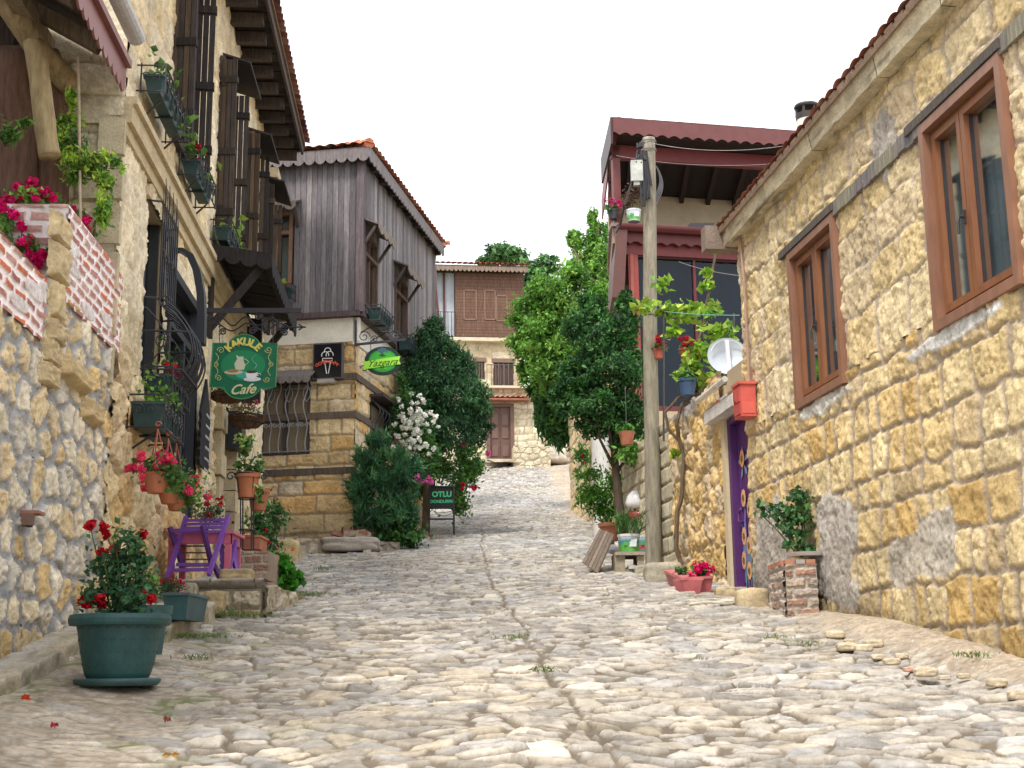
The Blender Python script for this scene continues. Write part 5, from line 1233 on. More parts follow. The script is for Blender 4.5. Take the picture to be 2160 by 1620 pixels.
# ================================================================== POWER POLE
pb = at(1377, 1192, 18.6); pt_ = at(1368, 292, 18.6); pb[2] = float(base(18.6)) - .3
s = 18.6 / FPX
pole = thing('utility_pole', 'weathered round wooden power pole standing in front of the garden wall', 'pole', pb)
mb = MB(); T_ = np.linspace(0, 1, 40); P = [pb * (1 - t) + pt_ * t + np.array([.008 * math.sin(t * 9), 0, 0]) for t in T_]; mb.tube(P, 17.5 * s * (1 - .2 * T_), 20, (.29, .26, .20)); 
V = mb.V[0]; mb.C[0] = mb.C[0] * (.78 + .5 * fbm(np.arctan2(V[:, 1] - pb[1], V[:, 0] - pb[0]) * 5, V[:, 2] * .8, 3, 4))[:, None]
mb.build('shaft', MBK, pole, smooth=True)
jb = at(1343, 362, 18.4)
mb = MB(); mb.box(jb, ((.085, 0, 0), (0, .06, 0), (0, 0, .16)), (.50, .52, .48)); mb.box(jb - ZUP * .19, ((.05, 0, 0), (0, .04, 0), (0, 0, .03)), (.45, .47, .44)); mb.build('junction_box', MPC, pole)
mb = MB(); rg = np.random.RandomState(4); K = (.025, .025, .03)
for k in range(6):
    x0 = 1352 + k * 3; L = rg.uniform(60, 120)
    mb.tube([at(x0 + 8 * math.sin(t * 6.28 + k) * .4 + 4 * math.sin(t * 3.14), 318 + L * math.sin(t * 3.14), 18.36 + .02 * k) for t in np.linspace(0, 1, 14)], .014, 5, K)
for k in range(4):
    mb.tube([at(1384 + (8 + 2 * k) * math.sin(t * 3.14), 350 + (50 + 6 * k) * t * 1.2, 18.4) for t in np.linspace(0, 1, 12)], .009, 5, (.1, .1, .11))
mb.tube([at(1352, 300, 18.4), at(1345, 320, 18.4), at(1340, 345, 18.4)], .02, 6, K); mb.tube([at(1334, 382, 18.4), at(1318, 430, 18.4), at(1308, 475, 19.5), at(1300, 490, 21)], .02, 6, K)
for k in range(8): a, b = rg.uniform(1342, 1358), rg.uniform(300, 335); mb.tube([at(a, b, 18.38), at(a + rg.uniform(-6, 6), b + 10, 18.35)], .02, 5, K)
mb.build('cable_bundle', MPC, pole)
for z in (300, 318, 665):
    mb = MB(); c = at(1370, z, 18.6); tt = (c[2] - pb[2]) / (pt_[2] - pb[2]); c[0] = pb[0] * (1 - tt) + pt_[0] * tt; mb.lathe([(17.3 * s, -.012), (17.6 * s, 0), (17.3 * s, .012)], c, 18, (.12, .12, .12)); mb.build('band', MIR, pole)
def wire(a, b, sag, r, lab, name='overhead_wire', c=(.12, .12, .13)):
    mb = MB(); a = np.array(a); b = np.array(b); mb.tube([a * (1 - t) + b * t - ZUP * sag * 4 * t * (1 - t) for t in np.linspace(0, 1, 20)], r, 4, c)
    return tag(mb.build(name, MPC), lab, 'wire')
wire(at(1366, 300, 18.5), at(1700, 300, 15.5), .12, .0035, 'thin pale wire from the top of the wooden pole to the stone house roof', c=(.45, .4, .38))
wire(at(1300, 328, 24), at(1640, 345, 21), .1, .0035, 'thin wire strung under the upper balcony roof of the red timber house', c=(.35, .3, .3))
wire(at(1432, 552, 21), at(1562, 582, 15.2), .03, .006, 'dark cable crossing the glazed room beside the stone house corner')
# ================================================================== SMALL THINGS, LEFT SIDE
LG = ((.09, .20, .03), (.12, .26, .05), (.07, .16, .03), (.18, .34, .06))       # fresh green
LDK = ((.03, .08, .03), (.04, .11, .045), (.025, .07, .03), (.06, .13, .05))     # dark green
LYL = ((.36, .54, .06), (.45, .6, .10), (.27, .46, .05), (.2, .38, .05))          # young yellow green
PKH = (.90, .07, .19); RDH = (.42, .01, .02); MAG = (.78, .01, .17)
GRN = (.018, .055, .055)
def planter(fr, u0, u1, z, label, group, seed, w=.2, leaves=None, flowers=None, lsz=.09, h=.17, nl=40, rack_h=.26, spill=0, p0=.05):
    rg = np.random.RandomState(seed); um = (u0 + u1) / 2
    r = thing('window_planter', label, 'planter', fr.pt(um, z, .1), group)
    g = MB(); K = (.02, .02, .025)
    for zz in (z, z + rack_h):
        g.tube([fr.pt(u0, zz, p0 - .04), fr.pt(u0, zz, p0 + w + .03), fr.pt(u1, zz, p0 + w + .03), fr.pt(u1, zz, p0 - .04)], .009, 5, K)
    for a, b in ((u0, p0), (u0, p0 + w + .03), (u1, p0 + w + .03), (u1, p0)): g.tube([fr.pt(a, z - .02, b), fr.pt(a, z + rack_h + .02, b)], .009, 5, K)
    for k in range(1, 6): u = u0 + (u1 - u0) * k / 6; g.tube([fr.pt(u, z, p0 + w + .03), fr.pt(u, z + rack_h, p0 + w + .03)], .006, 4, K)
    for k in (-1, 1):
        for uu in (u0, u1): g.tube(spiral(fr.pt(uu, z + rack_h * .55, p0 + w / 2 + k * .05), fr.N() * k, ZUP, .055, 1.5, n=16), .006, 4, K)
        for q in range(3): g.tube(spiral(fr.pt(u0 + (u1 - u0) * (q + .5) / 3 + k * .06, z + rack_h * .55, p0 + w + .03), fr.T() * k, ZUP, .06, 1.5, n=16), .006, 4, K)
    g.tube([fr.pt(um, z, p0 + .01), fr.pt(um, z, p0 + w)], .012, 4, K)
    for k in (.15, .85): u = u0 + (u1 - u0) * k; g.tube([fr.pt(u, z - .22, .01), fr.pt(u, z - .02, p0 + w * .8)], .012, 5, (.03, .025, .025))
    g.build('iron_rack', MIR, r)
    b = MB(); e = .05; a0, a1 = u0 + .05, u1 - .05; q0, q1 = p0 + .02, p0 + w
    b.hexa([fr.pt(a0 + .03, z + .012, q0 + .03), fr.pt(a1 - .03, z + .012, q0 + .03), fr.pt(a1 - .03, z + .012, q1 - .03), fr.pt(a0 + .03, z + .012, q1 - .03), fr.pt(a0, z + h, q0), fr.pt(a1, z + h, q0), fr.pt(a1, z + h, q1), fr.pt(a0, z + h, q1)], GRN)
    b.fb(fr, a0 - .012, a1 + .012, z + h, z + h + .025, q0 - .012, q1 + .012, (.025, .07, .07))
    for k in range(1, 5): b.fb(fr, a0 + (a1 - a0) * k / 5 - .006, a0 + (a1 - a0) * k / 5 + .006, z + .02, z + h, q1 - .02, q1 + .004, (.022, .065, .062))
    b.build('planter_box', MPC, r)
    s = MB(); s.fb(fr, a0 + .01, a1 - .01, z + h + .026, z + h + .032, q0 + .01, q1 - .01, (.06, .04, .03)); s.build('soil', MDR, r)
    if leaves:
        l = MB(); cs = [fr.pt(u0 + (u1 - u0) * rg.uniform(.1, .9), z + h + rg.uniform(.05, .32), p0 + w * .5 + rg.uniform(-.05, .12)) for _ in range(7)] + [fr.pt(rg.uniform(u0, u1), z + h - rg.uniform(0, .3), p0 + w + .06) for _ in range(spill)]
        P = np.concatenate([np.array(c) + rg.normal(size=(nl // len(cs) + 1, 3)) * .06 for c in cs]); leafs(l, P, lsz, lsz * .85, np.array(leaves)[rg.randint(len(leaves), size=len(P))], rg, fold=.2)
        stems(l, fr.pt(um, z + h, p0 + w * .5), cs, .005, rg); l.build('foliage', MLF, r)
    if flowers:
        l = MB(); heads(l, [fr.pt(u0 + (u1 - u0) * rg.uniform(.05, .95), z + h + rg.uniform(.12, .26), p0 + w * .5 + rg.uniform(-.03, .1)) for _ in range(flowers[1])], .035, flowers[0], rg); l.build('flower', MFL, r)
    return r
a, b = luv(297, 172, .05), luv(345, 290, .05); zz = (a[1] + b[1]) / 2 - .05
planter(LW, a[0], b[0] + .1, zz, 'green planter in iron rack under the nearest upper cafe window, trailing vine', 'window planters on the cafe', 1, leaves=LG, nl=60, lsz=.08, spill=3)
a, b = luv(378, 355, .05), luv(412, 432, .05)
planter(LW, a[0], b[0], (a[1] + b[1]) / 2 - .05, 'green window planter with red geraniums and one big leaf, above the curved iron bracket', 'window planters on the cafe', 2, leaves=LG, flowers=(RDH, 7), lsz=.12, nl=34)
a, b = luv(448, 520, .05), luv(484, 560, .05)
planter(LW, a[0], a[0] + 1.5, a[1] + .1, 'green planter with pale ivy standing above the dark wooden canopy', 'window planters on the cafe', 3, leaves=LYL, lsz=.15, nl=40, spill=1)
a = luv(272, 815, .05)
planter(LW, GW[0] - .05, GW[1], GW[2] + .03, 'green planter with red flowers inside the bulging window grille', 'window planters on the cafe', 4, leaves=LG, flowers=((.65, .01, .04), 5), w=.24, nl=60, lsz=.05)
a, b = luv(268, 893, .05), luv(314, 945, .05)
planter(LW, a[0], b[0], (a[1] + b[1]) / 2, 'lowest green planter of the cafe wall, leafy, in a rack beside the door', 'window planters on the cafe', 5, leaves=((.1, .25, .03), (.16, .36, .05), (.2, .4, .06)), w=.3, nl=130, lsz=.055, h=.22, rack_h=.3)
planter(W1, UW[0] - .1, UW[1] + .25, UW[2] - .32, 'green planter under the sashed window on the near face of the timber house', 'window planters on the timber house', 6, p0=.2, leaves=LYL, nl=14, lsz=.12)
s_ = S2[0]; planter(W2, s_[0] - .05, s_[1] + .05, s_[2] - .3, 'green planter under the nearer hooded window of the timber side wall', 'window planters on the timber house', 7, p0=.2, h=.22, rack_h=.28, w=.25)
s_ = S2[1]; planter(W2, s_[0] - .05, s_[1] + .05, s_[2] - .38, 'green planter under the farther hooded window, with dry stems', 'window planters on the timber house', 8, p0=.2, h=.22, rack_h=.28, w=.25, leaves=((.3, .25, .12),), nl=20, lsz=.06)

# ---- the cafe sign and its bracket
dS = LW.pt(luv(420, 655)[0], 0)[1]; s = dS / FPX
def Sp(x, y, off=0.): p = at(x, y, dS); return p + np.array([0, -off, 0])
K = (.02, .02, .03)
br = thing('sign_bracket', 'long wrought iron bracket with scrolls carrying the green cafe sign', 'bracket', Sp(418, 700))
g = MB(); g.beam(Sp(418, 655), Sp(636, 655), .045, .055, K); g.beam(Sp(416, 648), Sp(412, 775), .05, .07, K); g.build('arm', MIR, br)
g = MB(); rg = np.random.RandomState(2)
X, Z = np.array([1., 0, 0]), ZUP
P = [Sp(425 + 160 * t, 678 + 9 * math.sin(t * 19), .0) for t in np.linspace(0, 1, 60)]; g.tube(P, .01, 5, K)
P = [Sp(425 + 185 * t, 690 + 8 * math.sin(t * 17 + 2), .0) for t in np.linspace(0, 1, 60)]; g.tube(P, .01, 5, K)
for (x, y, r, sg) in ((440, 668, 9, 1), (512, 710, 11, -1), (545, 668, 9, 1), (470, 700, 8, -1), (590, 690, 9, 1), (533, 698, 9, 1), (600, 702, 8, -1)): g.tube(spiral(Sp(x, y), X * sg, Z, r * s, 1.6), .01, 5, K)
g.tube([Sp(585, 692), Sp(625, 690), Sp(645, 690)], .01, 5, K); g.tube([Sp(630, 684), Sp(640, 690), Sp(630, 696)], .012, 5, K); g.build('scrollwork', MIR, br)
sg_ = thing('cafe_sign', 'green painted wooden sign reading KAKULE Cafe with jug and coffee cup', 'sign', Sp(515, 780))
g = MB(); O = Sp(514, 775, .0)
def pxy(P): return [((x - 514) * s, (775 - y) * s) for x, y in P]
arc = lambda cx, cy, r, a0, a1, n=14, ry=None: [(cx + r * math.cos(R_(a0 + (a1 - a0) * i / n)), cy - (ry or r) * math.sin(R_(a0 + (a1 - a0) * i / n))) for i in range(n + 1)]
out = [(447, 722), (475, 722)] + arc(514, 745, 40, 150, 30, 14, 42) + [(553, 722), (587, 724), (585, 820), (560, 826)] + arc(513, 810, 42, -20, -160, 14, 36) + [(462, 820), (443, 818)]
Xn = X; 
g.poly(O, X, Z, pxy(out), .035, (.012, .15, .075)); 
V = g.V[0]; g.build('board', MPA, sg_)
g = MB(); YL = (.62, .60, .22); rim = [O + X * a + Z * b + np.array([0, -.036, 0]) for a, b in pxy(out + out[:1])]
g.tube(rim, .007, 4, (.10, .28, .12))
def on(x, y, l=1): return O + X * (x - 514) * s + Z * (775 - y) * s + np.array([0, -.037 - .0015 * l, 0])
g.poly(on(514, 775, .5), X, Z, [((x - 514) * s, (775 - y) * s) for x, y in arc(514, 772, 48, 0, 360, 26, 34)], .001, (.02, .24, .10)); g.build('lighter_ground', MFT, sg_)
g = MB()
for (x, y, r, a0, sg) in ((465, 738, 8, 0, -1), (568, 738, 8, 3.14, 1), (462, 800, 7, 0, -1), (566, 804, 7, 3.14, 1), (455, 770, 6, 1, -1), (575, 770, 6, 2, 1)):
    g.tube(spiral(on(x, y, 1), X * sg, Z, r * s, 1.4, a0), .004, 4, YL)
for sx in (-1, 1):
    for y in (755, 785): g.tube([on(514 + sx * (60 - 6 * math.sin(t * 3.14)), y + 22 * (t - .5), 1) for t in np.linspace(0, 1, 8)], .0035, 4, YL)
g.build('scroll_painting', MFT, sg_)
g = MB(); CRMc = (.60, .62, .45)
g.poly(on(507, 772, 2), X, Z, [(a * s, b * s) for a, b in [(-9, -10), (9, -10), (12, 0), (8, 9), (7, 20), (-2, 19), (-9, 24), (-6, 14), (-12, 4)]], .001, CRMc); g.tube([on(516 + 9 * math.sin(t * 3.1), 757 + 15 * t, 2) for t in np.linspace(0, 1, 9)], .004, 4, CRMc); g.build('jug_painting', MFT, sg_)
g = MB(); g.poly(on(494, 787, 3), X, Z, [(x * s, y * s) for x, y in arc(0, 0, 20, 0, 360, 20, 5)], .001, (.6, .5, .35)); g.poly(on(492, 784, 4), X, Z, [(x * s, y * s) for x, y in arc(0, 0, 13, 0, 360, 12, 4)], .001, (.35, .2, .1))
g.poly(on(520, 790, 2.5), X, Z, [(a * s, b * s) for a, b in [(-24, 2), (-8, 6), (4, 3), (16, 8), (10, -4), (-6, -12), (-18, -8)]], .001, (.05, .40, .30)); g.build('plate_painting', MFT, sg_)
g = MB(); g.poly(on(535, 803, 4), X, Z, [(x * s, y * s) for x, y in arc(0, 0, 19, 0, 360, 20, 5)], .001, (.7, .72, .72)); g.poly(on(533, 796, 5), X, Z, [(a * s, b * s) for a, b in [(-13, 9), (13, 9), (11, -2), (6, -7), (-6, -7), (-11, -2)]], .001, (.78, .8, .8)); g.poly(on(533, 787, 6), X, Z, [(x * s, y * s) for x, y in arc(0, 0, 12, 0, 360, 18, 3)], .001, (.08, .04, .02)); g.tube(spiral(on(548, 794, 5), X, Z, 5 * s, .8), .004, 4, (.75, .77, .77))
g.tube([on(538 + 5 * math.sin(t * 7), 780 - 32 * t, 4) for t in np.linspace(0, 1, 14)], np.linspace(.006, .001, 14), 4, (.25, .5, .45)); g.build('cup_painting', MFT, sg_)
g = MB()
for i, ch in enumerate('KAKULE'):
    an = R_(135 - i * 18); cx, cy = 514 + 46 * math.cos(an) * .95, 762 - 46 * math.sin(an) * .9
    rx = math.pi / 2 - an; Xr = X * math.cos(rx) - Z * math.sin(rx); Zr = X * math.sin(rx) + Z * math.cos(rx)
    text(g, ch, on(cx, cy, 7), Xr, Zr, 23 * s, (.70, .64, .16), bold=.006)
text(g, 'Cafe', on(514, 826, 7), X * .98 + Z * .05, Z, 30 * s, (.66, .64, .36), shear=.45, bold=.003); g.build('lettering', MFT, sg_)
g = MB()
for x in (463, 576):
    for k in range(7): g.tube(spiral(Sp(x, 664 + k * 8.4), X if k % 2 else np.array([0, 1., 0]), Z, 3.2 * s, 1, n=9)[:9], .004, 4, K)
    g.tube([Sp(x, 660), Sp(x, 724)], .004, 4, K)
g.build('chain', MIR, sg_)

# ---- black ice cream sign on the corner of the timber house
zA = W1.uv(722, 722, .16)[1]; zB_ = W1.uv(722, 797, .16)[1]; uA_ = W1.uv(722, 760, .16)[0]; uB_ = W1.uv(660, 760, .16)[0]
ds = thing('ice_cream_sign', 'black square sign with a white ice cream cone and red word DONDURMA', 'sign', W1.pt(uB_, zB_, .1))
g = MB(); g.fb(W1, uA_, uB_, zB_, zA, .06, .16, (.10, .10, .11)); g.build('case', MPT, ds)
g = MB(); g.fb(W1, uA_ + .02, uB_ - .02, zB_ + .02, zA - .02, .16, .163, (.008, .008, .014)); g.build('panel', MEN, ds)
RT = -W1.T(); wS = uB_ - uA_; hS = zA - zB_
def ws(x, y, l=1): return W1.pt(uB_ - wS * x, zB_ + hS * y, .165 + .001 * l)
g = MB(); Wc = (.85, .85, .85)
g.tube([ws(.40, .5), ws(.48, .14), ws(.54, .14), ws(.61, .5)], .008, 5, Wc); g.tube([ws(.33, .56), ws(.34, .5), ws(.5, .47), ws(.66, .5), ws(.67, .56), ws(.33, .57)], .008, 5, Wc)
for (cx, cy, r) in ((.42, .66, .12), (.57, .66, .12), (.5, .77, .11)): g.tube([ws(cx + r * math.cos(t), cy + r * .85 * math.sin(t)) for t in np.linspace(-.3, 3.5, 16)], .008, 5, Wc)
g.build('cone_drawing', MFT, ds)
g = MB()
for i, ch in enumerate('DONDURMA'):
    t = (i + .5) / 8; x = .1 + .8 * t; y = .36 + .11 * math.sin(math.pi * t); rx = -(.5 - t) * -.75
    Xr = RT * math.cos(rx) - ZUP * math.sin(rx) ; Zr = RT * math.sin(rx) + ZUP * math.cos(rx)
    text(g, ch, ws(x, y, 10), Xr, Zr, .085, (.8, .13, .07), bold=.002)
g.build('lettering', MFT, ds)
g = MB(); g.fb(W1, uA_ + .15, uB_ - .1, zB_ - .08, zB_ - .01, .05, .2, (.45, .42, .38)); tag(g.build('floodlight', MPC), 'small grey lamp housing fixed under the black ice cream sign', 'lamp')

# ---- round green sign of the Yazgara shop
dY = 22.6; s = dY / FPX
def Yp(x, y, off=0.): p = at(x, y, dY); return p - np.array([0, off, 0])
br = thing('sign_bracket', 'short scrolled iron bracket on the corner of the timber house, holding the round sign', 'bracket', Yp(750, 705))
g = MB(); g.beam(Yp(750, 676), Yp(750, 730), .04, .04, K); g.beam(Yp(750, 727), Yp(856, 716), .035, .04, K)
for (x, y, r, sg) in ((768, 710, 13, 1), (790, 715, 8, -1), (820, 705, 9, 1), (842, 708, 7, -1)): g.tube(spiral(Yp(x, y), X * sg, Z, r * s, 1.5), .009, 5, K)
g.build('arm', MIR, br)
ys_ = thing('round_sign', 'round dark green sign with lime ribbon reading Yazgara', 'sign', Yp(808, 762))
g = MB(); g.disc(Yp(808, 762), X, Z, 40 * s, 32 * s, 36, (.012, .035, .02), .03); g.build('board', MPA, ys_)
def yo(x, y, l=1): return at(808, 762, dY) + X * (x - 808) * s + Z * (762 - y) * s + np.array([0, -.031 - .0015 * l, 0])
g = MB(); g.disc(yo(808, 762), X, Z, 31 * s, 25 * s, 32, (.03, .30, .05), .001); g.disc(yo(808, 762, 2), X, Z, 27 * s, 21 * s, 32, (.05, .38, .04), .001)
for (x, y) in ((800, 738), (806, 735), (812, 737), (803, 742), (809, 741), (816, 741)): g.disc(yo(x, y, 3), X, Z, 3.2 * s, None, 10, (.07, .13, .22), .001)
g.poly(yo(806, 750, 3.5), X, Z, [(a * s, b * s) for a, b in ((-8, 0), (-2, 3), (0, 10), (3, 3), (9, -1), (0, -3))], .001, (.02, .10, .03))
g.build('disc_painting', MFT, ys_)
g = MB(); P = [(763, 762), (772, 763), (808, 757), (846, 752), (843, 762), (847, 770), (808, 775), (764, 781), (768, 771)]
g.poly(yo(808, 762, 5), X, Z, [((x - 808) * s, (762 - y) * s) for x, y in P], .006, (.33, .72, .06)); g.build('ribbon', MFT, ys_)
g = MB(); text(g, 'Yazgara', yo(806, 767, 10), X + Z * .09, Z, 21 * s, (.02, .07, .02), shear=.5); g.build('lettering', MFT, ys_)
g = MB(); text(g, 'Butik', yo(808, 780, 6), X + Z * .05, Z, 7 * s, (.4, .7, .1), shear=.4) if False else g.tube([yo(800 + t * 16, 780 + math.sin(t * 14) * 1.2, 5) for t in np.linspace(0, 1, 12)], .003, 4, (.4, .7, .1)); g.build('small_script', MFT, ys_)
for x in (782, 836):
    g = MB(); g.tube([Yp(x, 722), Yp(x, 740)], .006, 4, K); g.build('hanger', MIR, ys_)
g = MB(); g.tube(spiral(Yp(768, 778), -X, Z, 9 * s, 1.2), .008, 4, K); g.build('curl', MIR, ys_)

# ---- folding board OTLU DONDURMA
pb_ = ground(930, 1130); dO = pb_[1]; s = dO / FPX
def Op(x, y, off=0.): return at(x, y, dO) - np.array([0, off, 0])
ab = thing('sandwich_board', 'small black folding board with green words OTLU DONDURMA on the lane edge', 'sign board', pb_)
g = MB(); bl, bt, brr = Op(908, 1068), Op(908, 1028), Op(957, 1068)
g.hexa([Op(908, 1072), Op(957, 1072), Op(957, 1072, -.03), Op(908, 1072, -.03), Op(908, 1027), Op(957, 1029), Op(957, 1029, -.03), Op(908, 1027, -.03)], (.012, .018, .016)); g.build('panel', MPT, ab)
g = MB()
for a, b in (((905, 1130), (907, 1025)), ((958, 1130), (957, 1027)), ((903, 1095), (958, 1095)), ((905, 1026), (958, 1028)), ((906, 1072), (957, 1072))): g.tube([Op(*a, .012), Op(*b, .012)], .018, 5, (.02, .02, .02))
for x in (905, 957): g.tube([Op(x, 1030, -.02), Op(x - 3, 1118, -.55)], .016, 5, (.02, .02, .02))
g.tube([Op(903, 1128, .02), Op(912, 1131, .02)], .02, 5, (.4, .05, .04)); g.tube([Op(952, 1131, .02), Op(960, 1130, .02)], .02, 5, (.4, .05, .04)); g.build('frame', MIR, ab)
g = MB(); text(g, 'OTLU', Op(932, 1043, .006), X, Z, 16 * s, (.10, .62, .28), bold=.006, th=.002); text(g, 'DONDURMA', Op(933, 1058, .006), X, Z, 9 * s, (.10, .62, .28), bold=.003, th=.002, sp=.95); g.build('lettering', MFT, ab)

# ---- arrow-topped menu board by the door
u0 = luv(397, 950)[0]; zb = luv(408, 990)[1]; zt = luv(408, 870)[1]
mn = thing('menu_board', 'tall black chalk menu board with jagged edges leaning beside the cafe door', 'menu board', LW.pt(u0, zb, .1))
g = MB(); wd = .62; P = [(0, 0), (wd, 0)] + [(wd + .04 * (k % 2), (zt - zb) * k / 12) for k in range(1, 13)] + [(wd * .8, zt - zb + .18), (wd / 2, zt - zb + .42), (wd * .2, zt - zb + .18)] + [(-.04 * (k % 2), (zt - zb) * k / 12) for k in range(12, 0, -1)]
g.poly(LW.pt(u0, zb, .14) , LW.T(), ZUP, P, -.03, (.015, .015, .02)); g.build('board', MWH, mn)
g = MB(); rg = np.random.RandomState(8)
for k in range(11):
    z = zt - .05 - k * .13; x = .1
    while x < wd - .1:
        w_ = rg.uniform(.03, .09); g.tube([LW.pt(u0 + x + w_ * t, z + .018 * math.sin(t * 17 + k), .178) for t in np.linspace(0, 1, 7)], .0045, 3, (.5, .52, .55)); x += w_ + .03
g.build('chalk_writing', MFT, mn)

# ---- hanging pots with pink geraniums
HG = 'terracotta pots hanging by the cafe window'
hp = [((330, 1018), 27, 11.35, (333, 905), 'nearest hanging terracotta pot, bright pink geraniums, left of the three'), ((357, 1043), 24, 12.1, (355, 925), 'middle one of three hanging terracotta pots, half hidden by the nearest'), ((372, 1058), 23, 12.8, (372, 935), 'farthest and lowest of three hanging terracotta geranium pots')]
for i, ((x, y), r, d, top, lab) in enumerate(hp):
    rg = np.random.RandomState(50 + i); s = d / FPX; c = at(x, y, d); r_ = r * s
    t = thing('hanging_pot', lab, 'hanging pot', c - ZUP * r_ * .85, HG)
    g = MB(); g.lathe([(0, -.85), (.62, -.85), (.66, -.78), (.85, -.2), (1, .55), (1.04, .55), (1.04, .75), (.96, .75), (.93, .4), (0, .4)], (0, 0, 0), 26, (.42, .15, .075)); g.V[0] = g.V[0] * r_ + c; g.build('pot', MTC, t, smooth=False)
    g = MB(); tp = at(*top, d)
    for k in range(3): a = k * 2.09 + .5; g.tube([c + np.array([math.cos(a) * r_, math.sin(a) * r_, r_ * .6]), tp], .006, 4, (.35, .1, .06))
    g.tube(spiral(tp + ZUP * .04, X, Z, .03, 1), .007, 4, (.35, .1, .06)); g.build('hanger', MPC, t)
    g = MB(); side = 1 if i == 0 else 0
    crown(g, [(c[0], c[1], c[2] + r_ * 1.3, r_ * 1.9, r_ * 1.4, r_ * 1.1), (c[0] + r_ * 1.2, c[1], c[2] + r_ * .6, r_ * 1.2, r_, r_ * 1.2)], 420, .05, .045, ((.10, .22, .05), (.14, .28, .06), (.07, .16, .04)), rg, shell=.3, k=14, sig=.3)
    g.build('foliage', MLF, t)
    g = MB(); H_s = []
    for k in range(20):
        a = rg.uniform(0, 6.28); q = rg.uniform(.6, 2.3); H_s.append(c + np.array([q * r_ * math.cos(a) + (r_ * .9 if i == 2 else -r_ * .2), .7 * q * r_ * math.sin(a) - .03, r_ * (1.9 - .55 * q + rg.uniform(-.5, .9))]))
    heads(g, H_s, .042, PKH, rg, 26); g.build('flower', MFL, t)
# ---- moss lined iron baskets
for i, (x, y, rx, ry, d, lab) in enumerate([(482, 838, 37, 15, 16.6, 'moss lined hanging basket behind the bottom of the green cafe sign'), (520, 888, 38, 20, 17.2, 'moss lined iron basket with wilting plants, hanging below the green cafe sign')]):
    rg = np.random.RandomState(60 + i); s = d / FPX; c = at(x, y, d)
    t = thing('hanging_basket', lab, 'hanging basket', c, 'moss lined baskets at the cafe')
    g = MB(); n = 5000; q = rg.normal(size=(n, 3)); q /= np.linalg.norm(q, axis=1)[:, None]; q[:, 2] = -abs(q[:, 2]); P = c + q * np.array([rx * s, rx * s * .8, ry * s * 1.3]) * rg.uniform(.86, 1.04, (n, 1)) + ZUP * ry * s * .5
    leafs(g, P, .05, .008, (.21, .11, .055), rg, fold=.1, var=.5); g.lathe([(0, -.9), (.6, -.7), (.9, -.2), (.95, .3), (.8, .35), (0, .3)], (0, 0, 0), 20, (.14, .075, .04)); g.V[-1] = g.V[-1] * np.array([rx * s, rx * s * .8, ry * s]) + c; g.build('moss_liner', MBK, t)
    g = MB()
    for zz, k in ((.55, 1.02), (-.2, .98)): g.tube([c + np.array([rx * s * k * math.cos(a), rx * s * .8 * k * math.sin(a), ry * s * zz]) for a in np.linspace(0, 6.28, 28)], .009, 4, K)
    for a in np.linspace(0, 6.28, 9)[:8]: g.tube([c + np.array([rx * s * math.cos(a) * k, rx * s * .8 * math.sin(a) * k, ry * s * z_]) for k, z_ in ((1.02, .6), (.98, -.2), (.6, -.8))], .007, 4, K)
    g.tube([c + np.array([0, 0, ry * s * .6]), c + ZUP * .75 + np.array([-.1, 0, 0])], .004, 4, K); g.build('wire_frame', MIR, t)
    g = MB(); crown(g, [(c[0], c[1], c[2] + ry * s * 1.2, rx * s, rx * s * .7, ry * s * .9)], 160, .05, .03, ((.1, .15, .05), (.2, .18, .08)), rg, shell=.2, k=10, sig=.3); heads(g, [c + np.array([rx * s * .6, -.1, ry * s * 1.9]), c + np.array([rx * s * .2, -.1, ry * s * 1.6])], .035, (.4, .04, .07), rg); g.build('foliage', MLF, t)
g = MB(); a = luv(478, 905); g.fb(LW, a[0], a[0] + .45, luv(478, 945)[1], luv(478, 865)[1], .0, .2, (.02, .022, .03)); g.fb(LW, a[0] + .04, a[0] + .41, luv(478, 945)[1] + .05, luv(478, 865)[1] - .05, .2, .21, (.05, .055, .06)); tag(g.build('wall_cabinet', MPT), 'black box mounted on the cafe wall beside the moss baskets', 'box')
# lantern hanging below the canopy
c = at(475, 610, 17.6); t = thing('hanging_lantern', 'dark metal lantern hanging under the wooden canopy of the cafe', 'lantern', c)
g = MB(); g.lathe([(0, .27), (.03, .22), (.15, .14), (.15, .12)], c, 6, K); g.lathe([(.06, -.2), (.1, -.18), (.1, -.16)], c, 6, K)
for k in range(6): a = k * 1.047; g.tube([c + np.array([.14 * math.cos(a), .14 * math.sin(a), .12]), c + np.array([.09 * math.cos(a), .09 * math.sin(a), -.17])], .008, 4, K)
g.tube([c + ZUP * .25, c + ZUP * .5], .008, 4, K); g.build('cage', MIR, t)
g = MB(); g.lathe([(.13, .12), (.085, -.16)], c, 6, (.6, .6, .55)); g.build('glass', MGL, t)

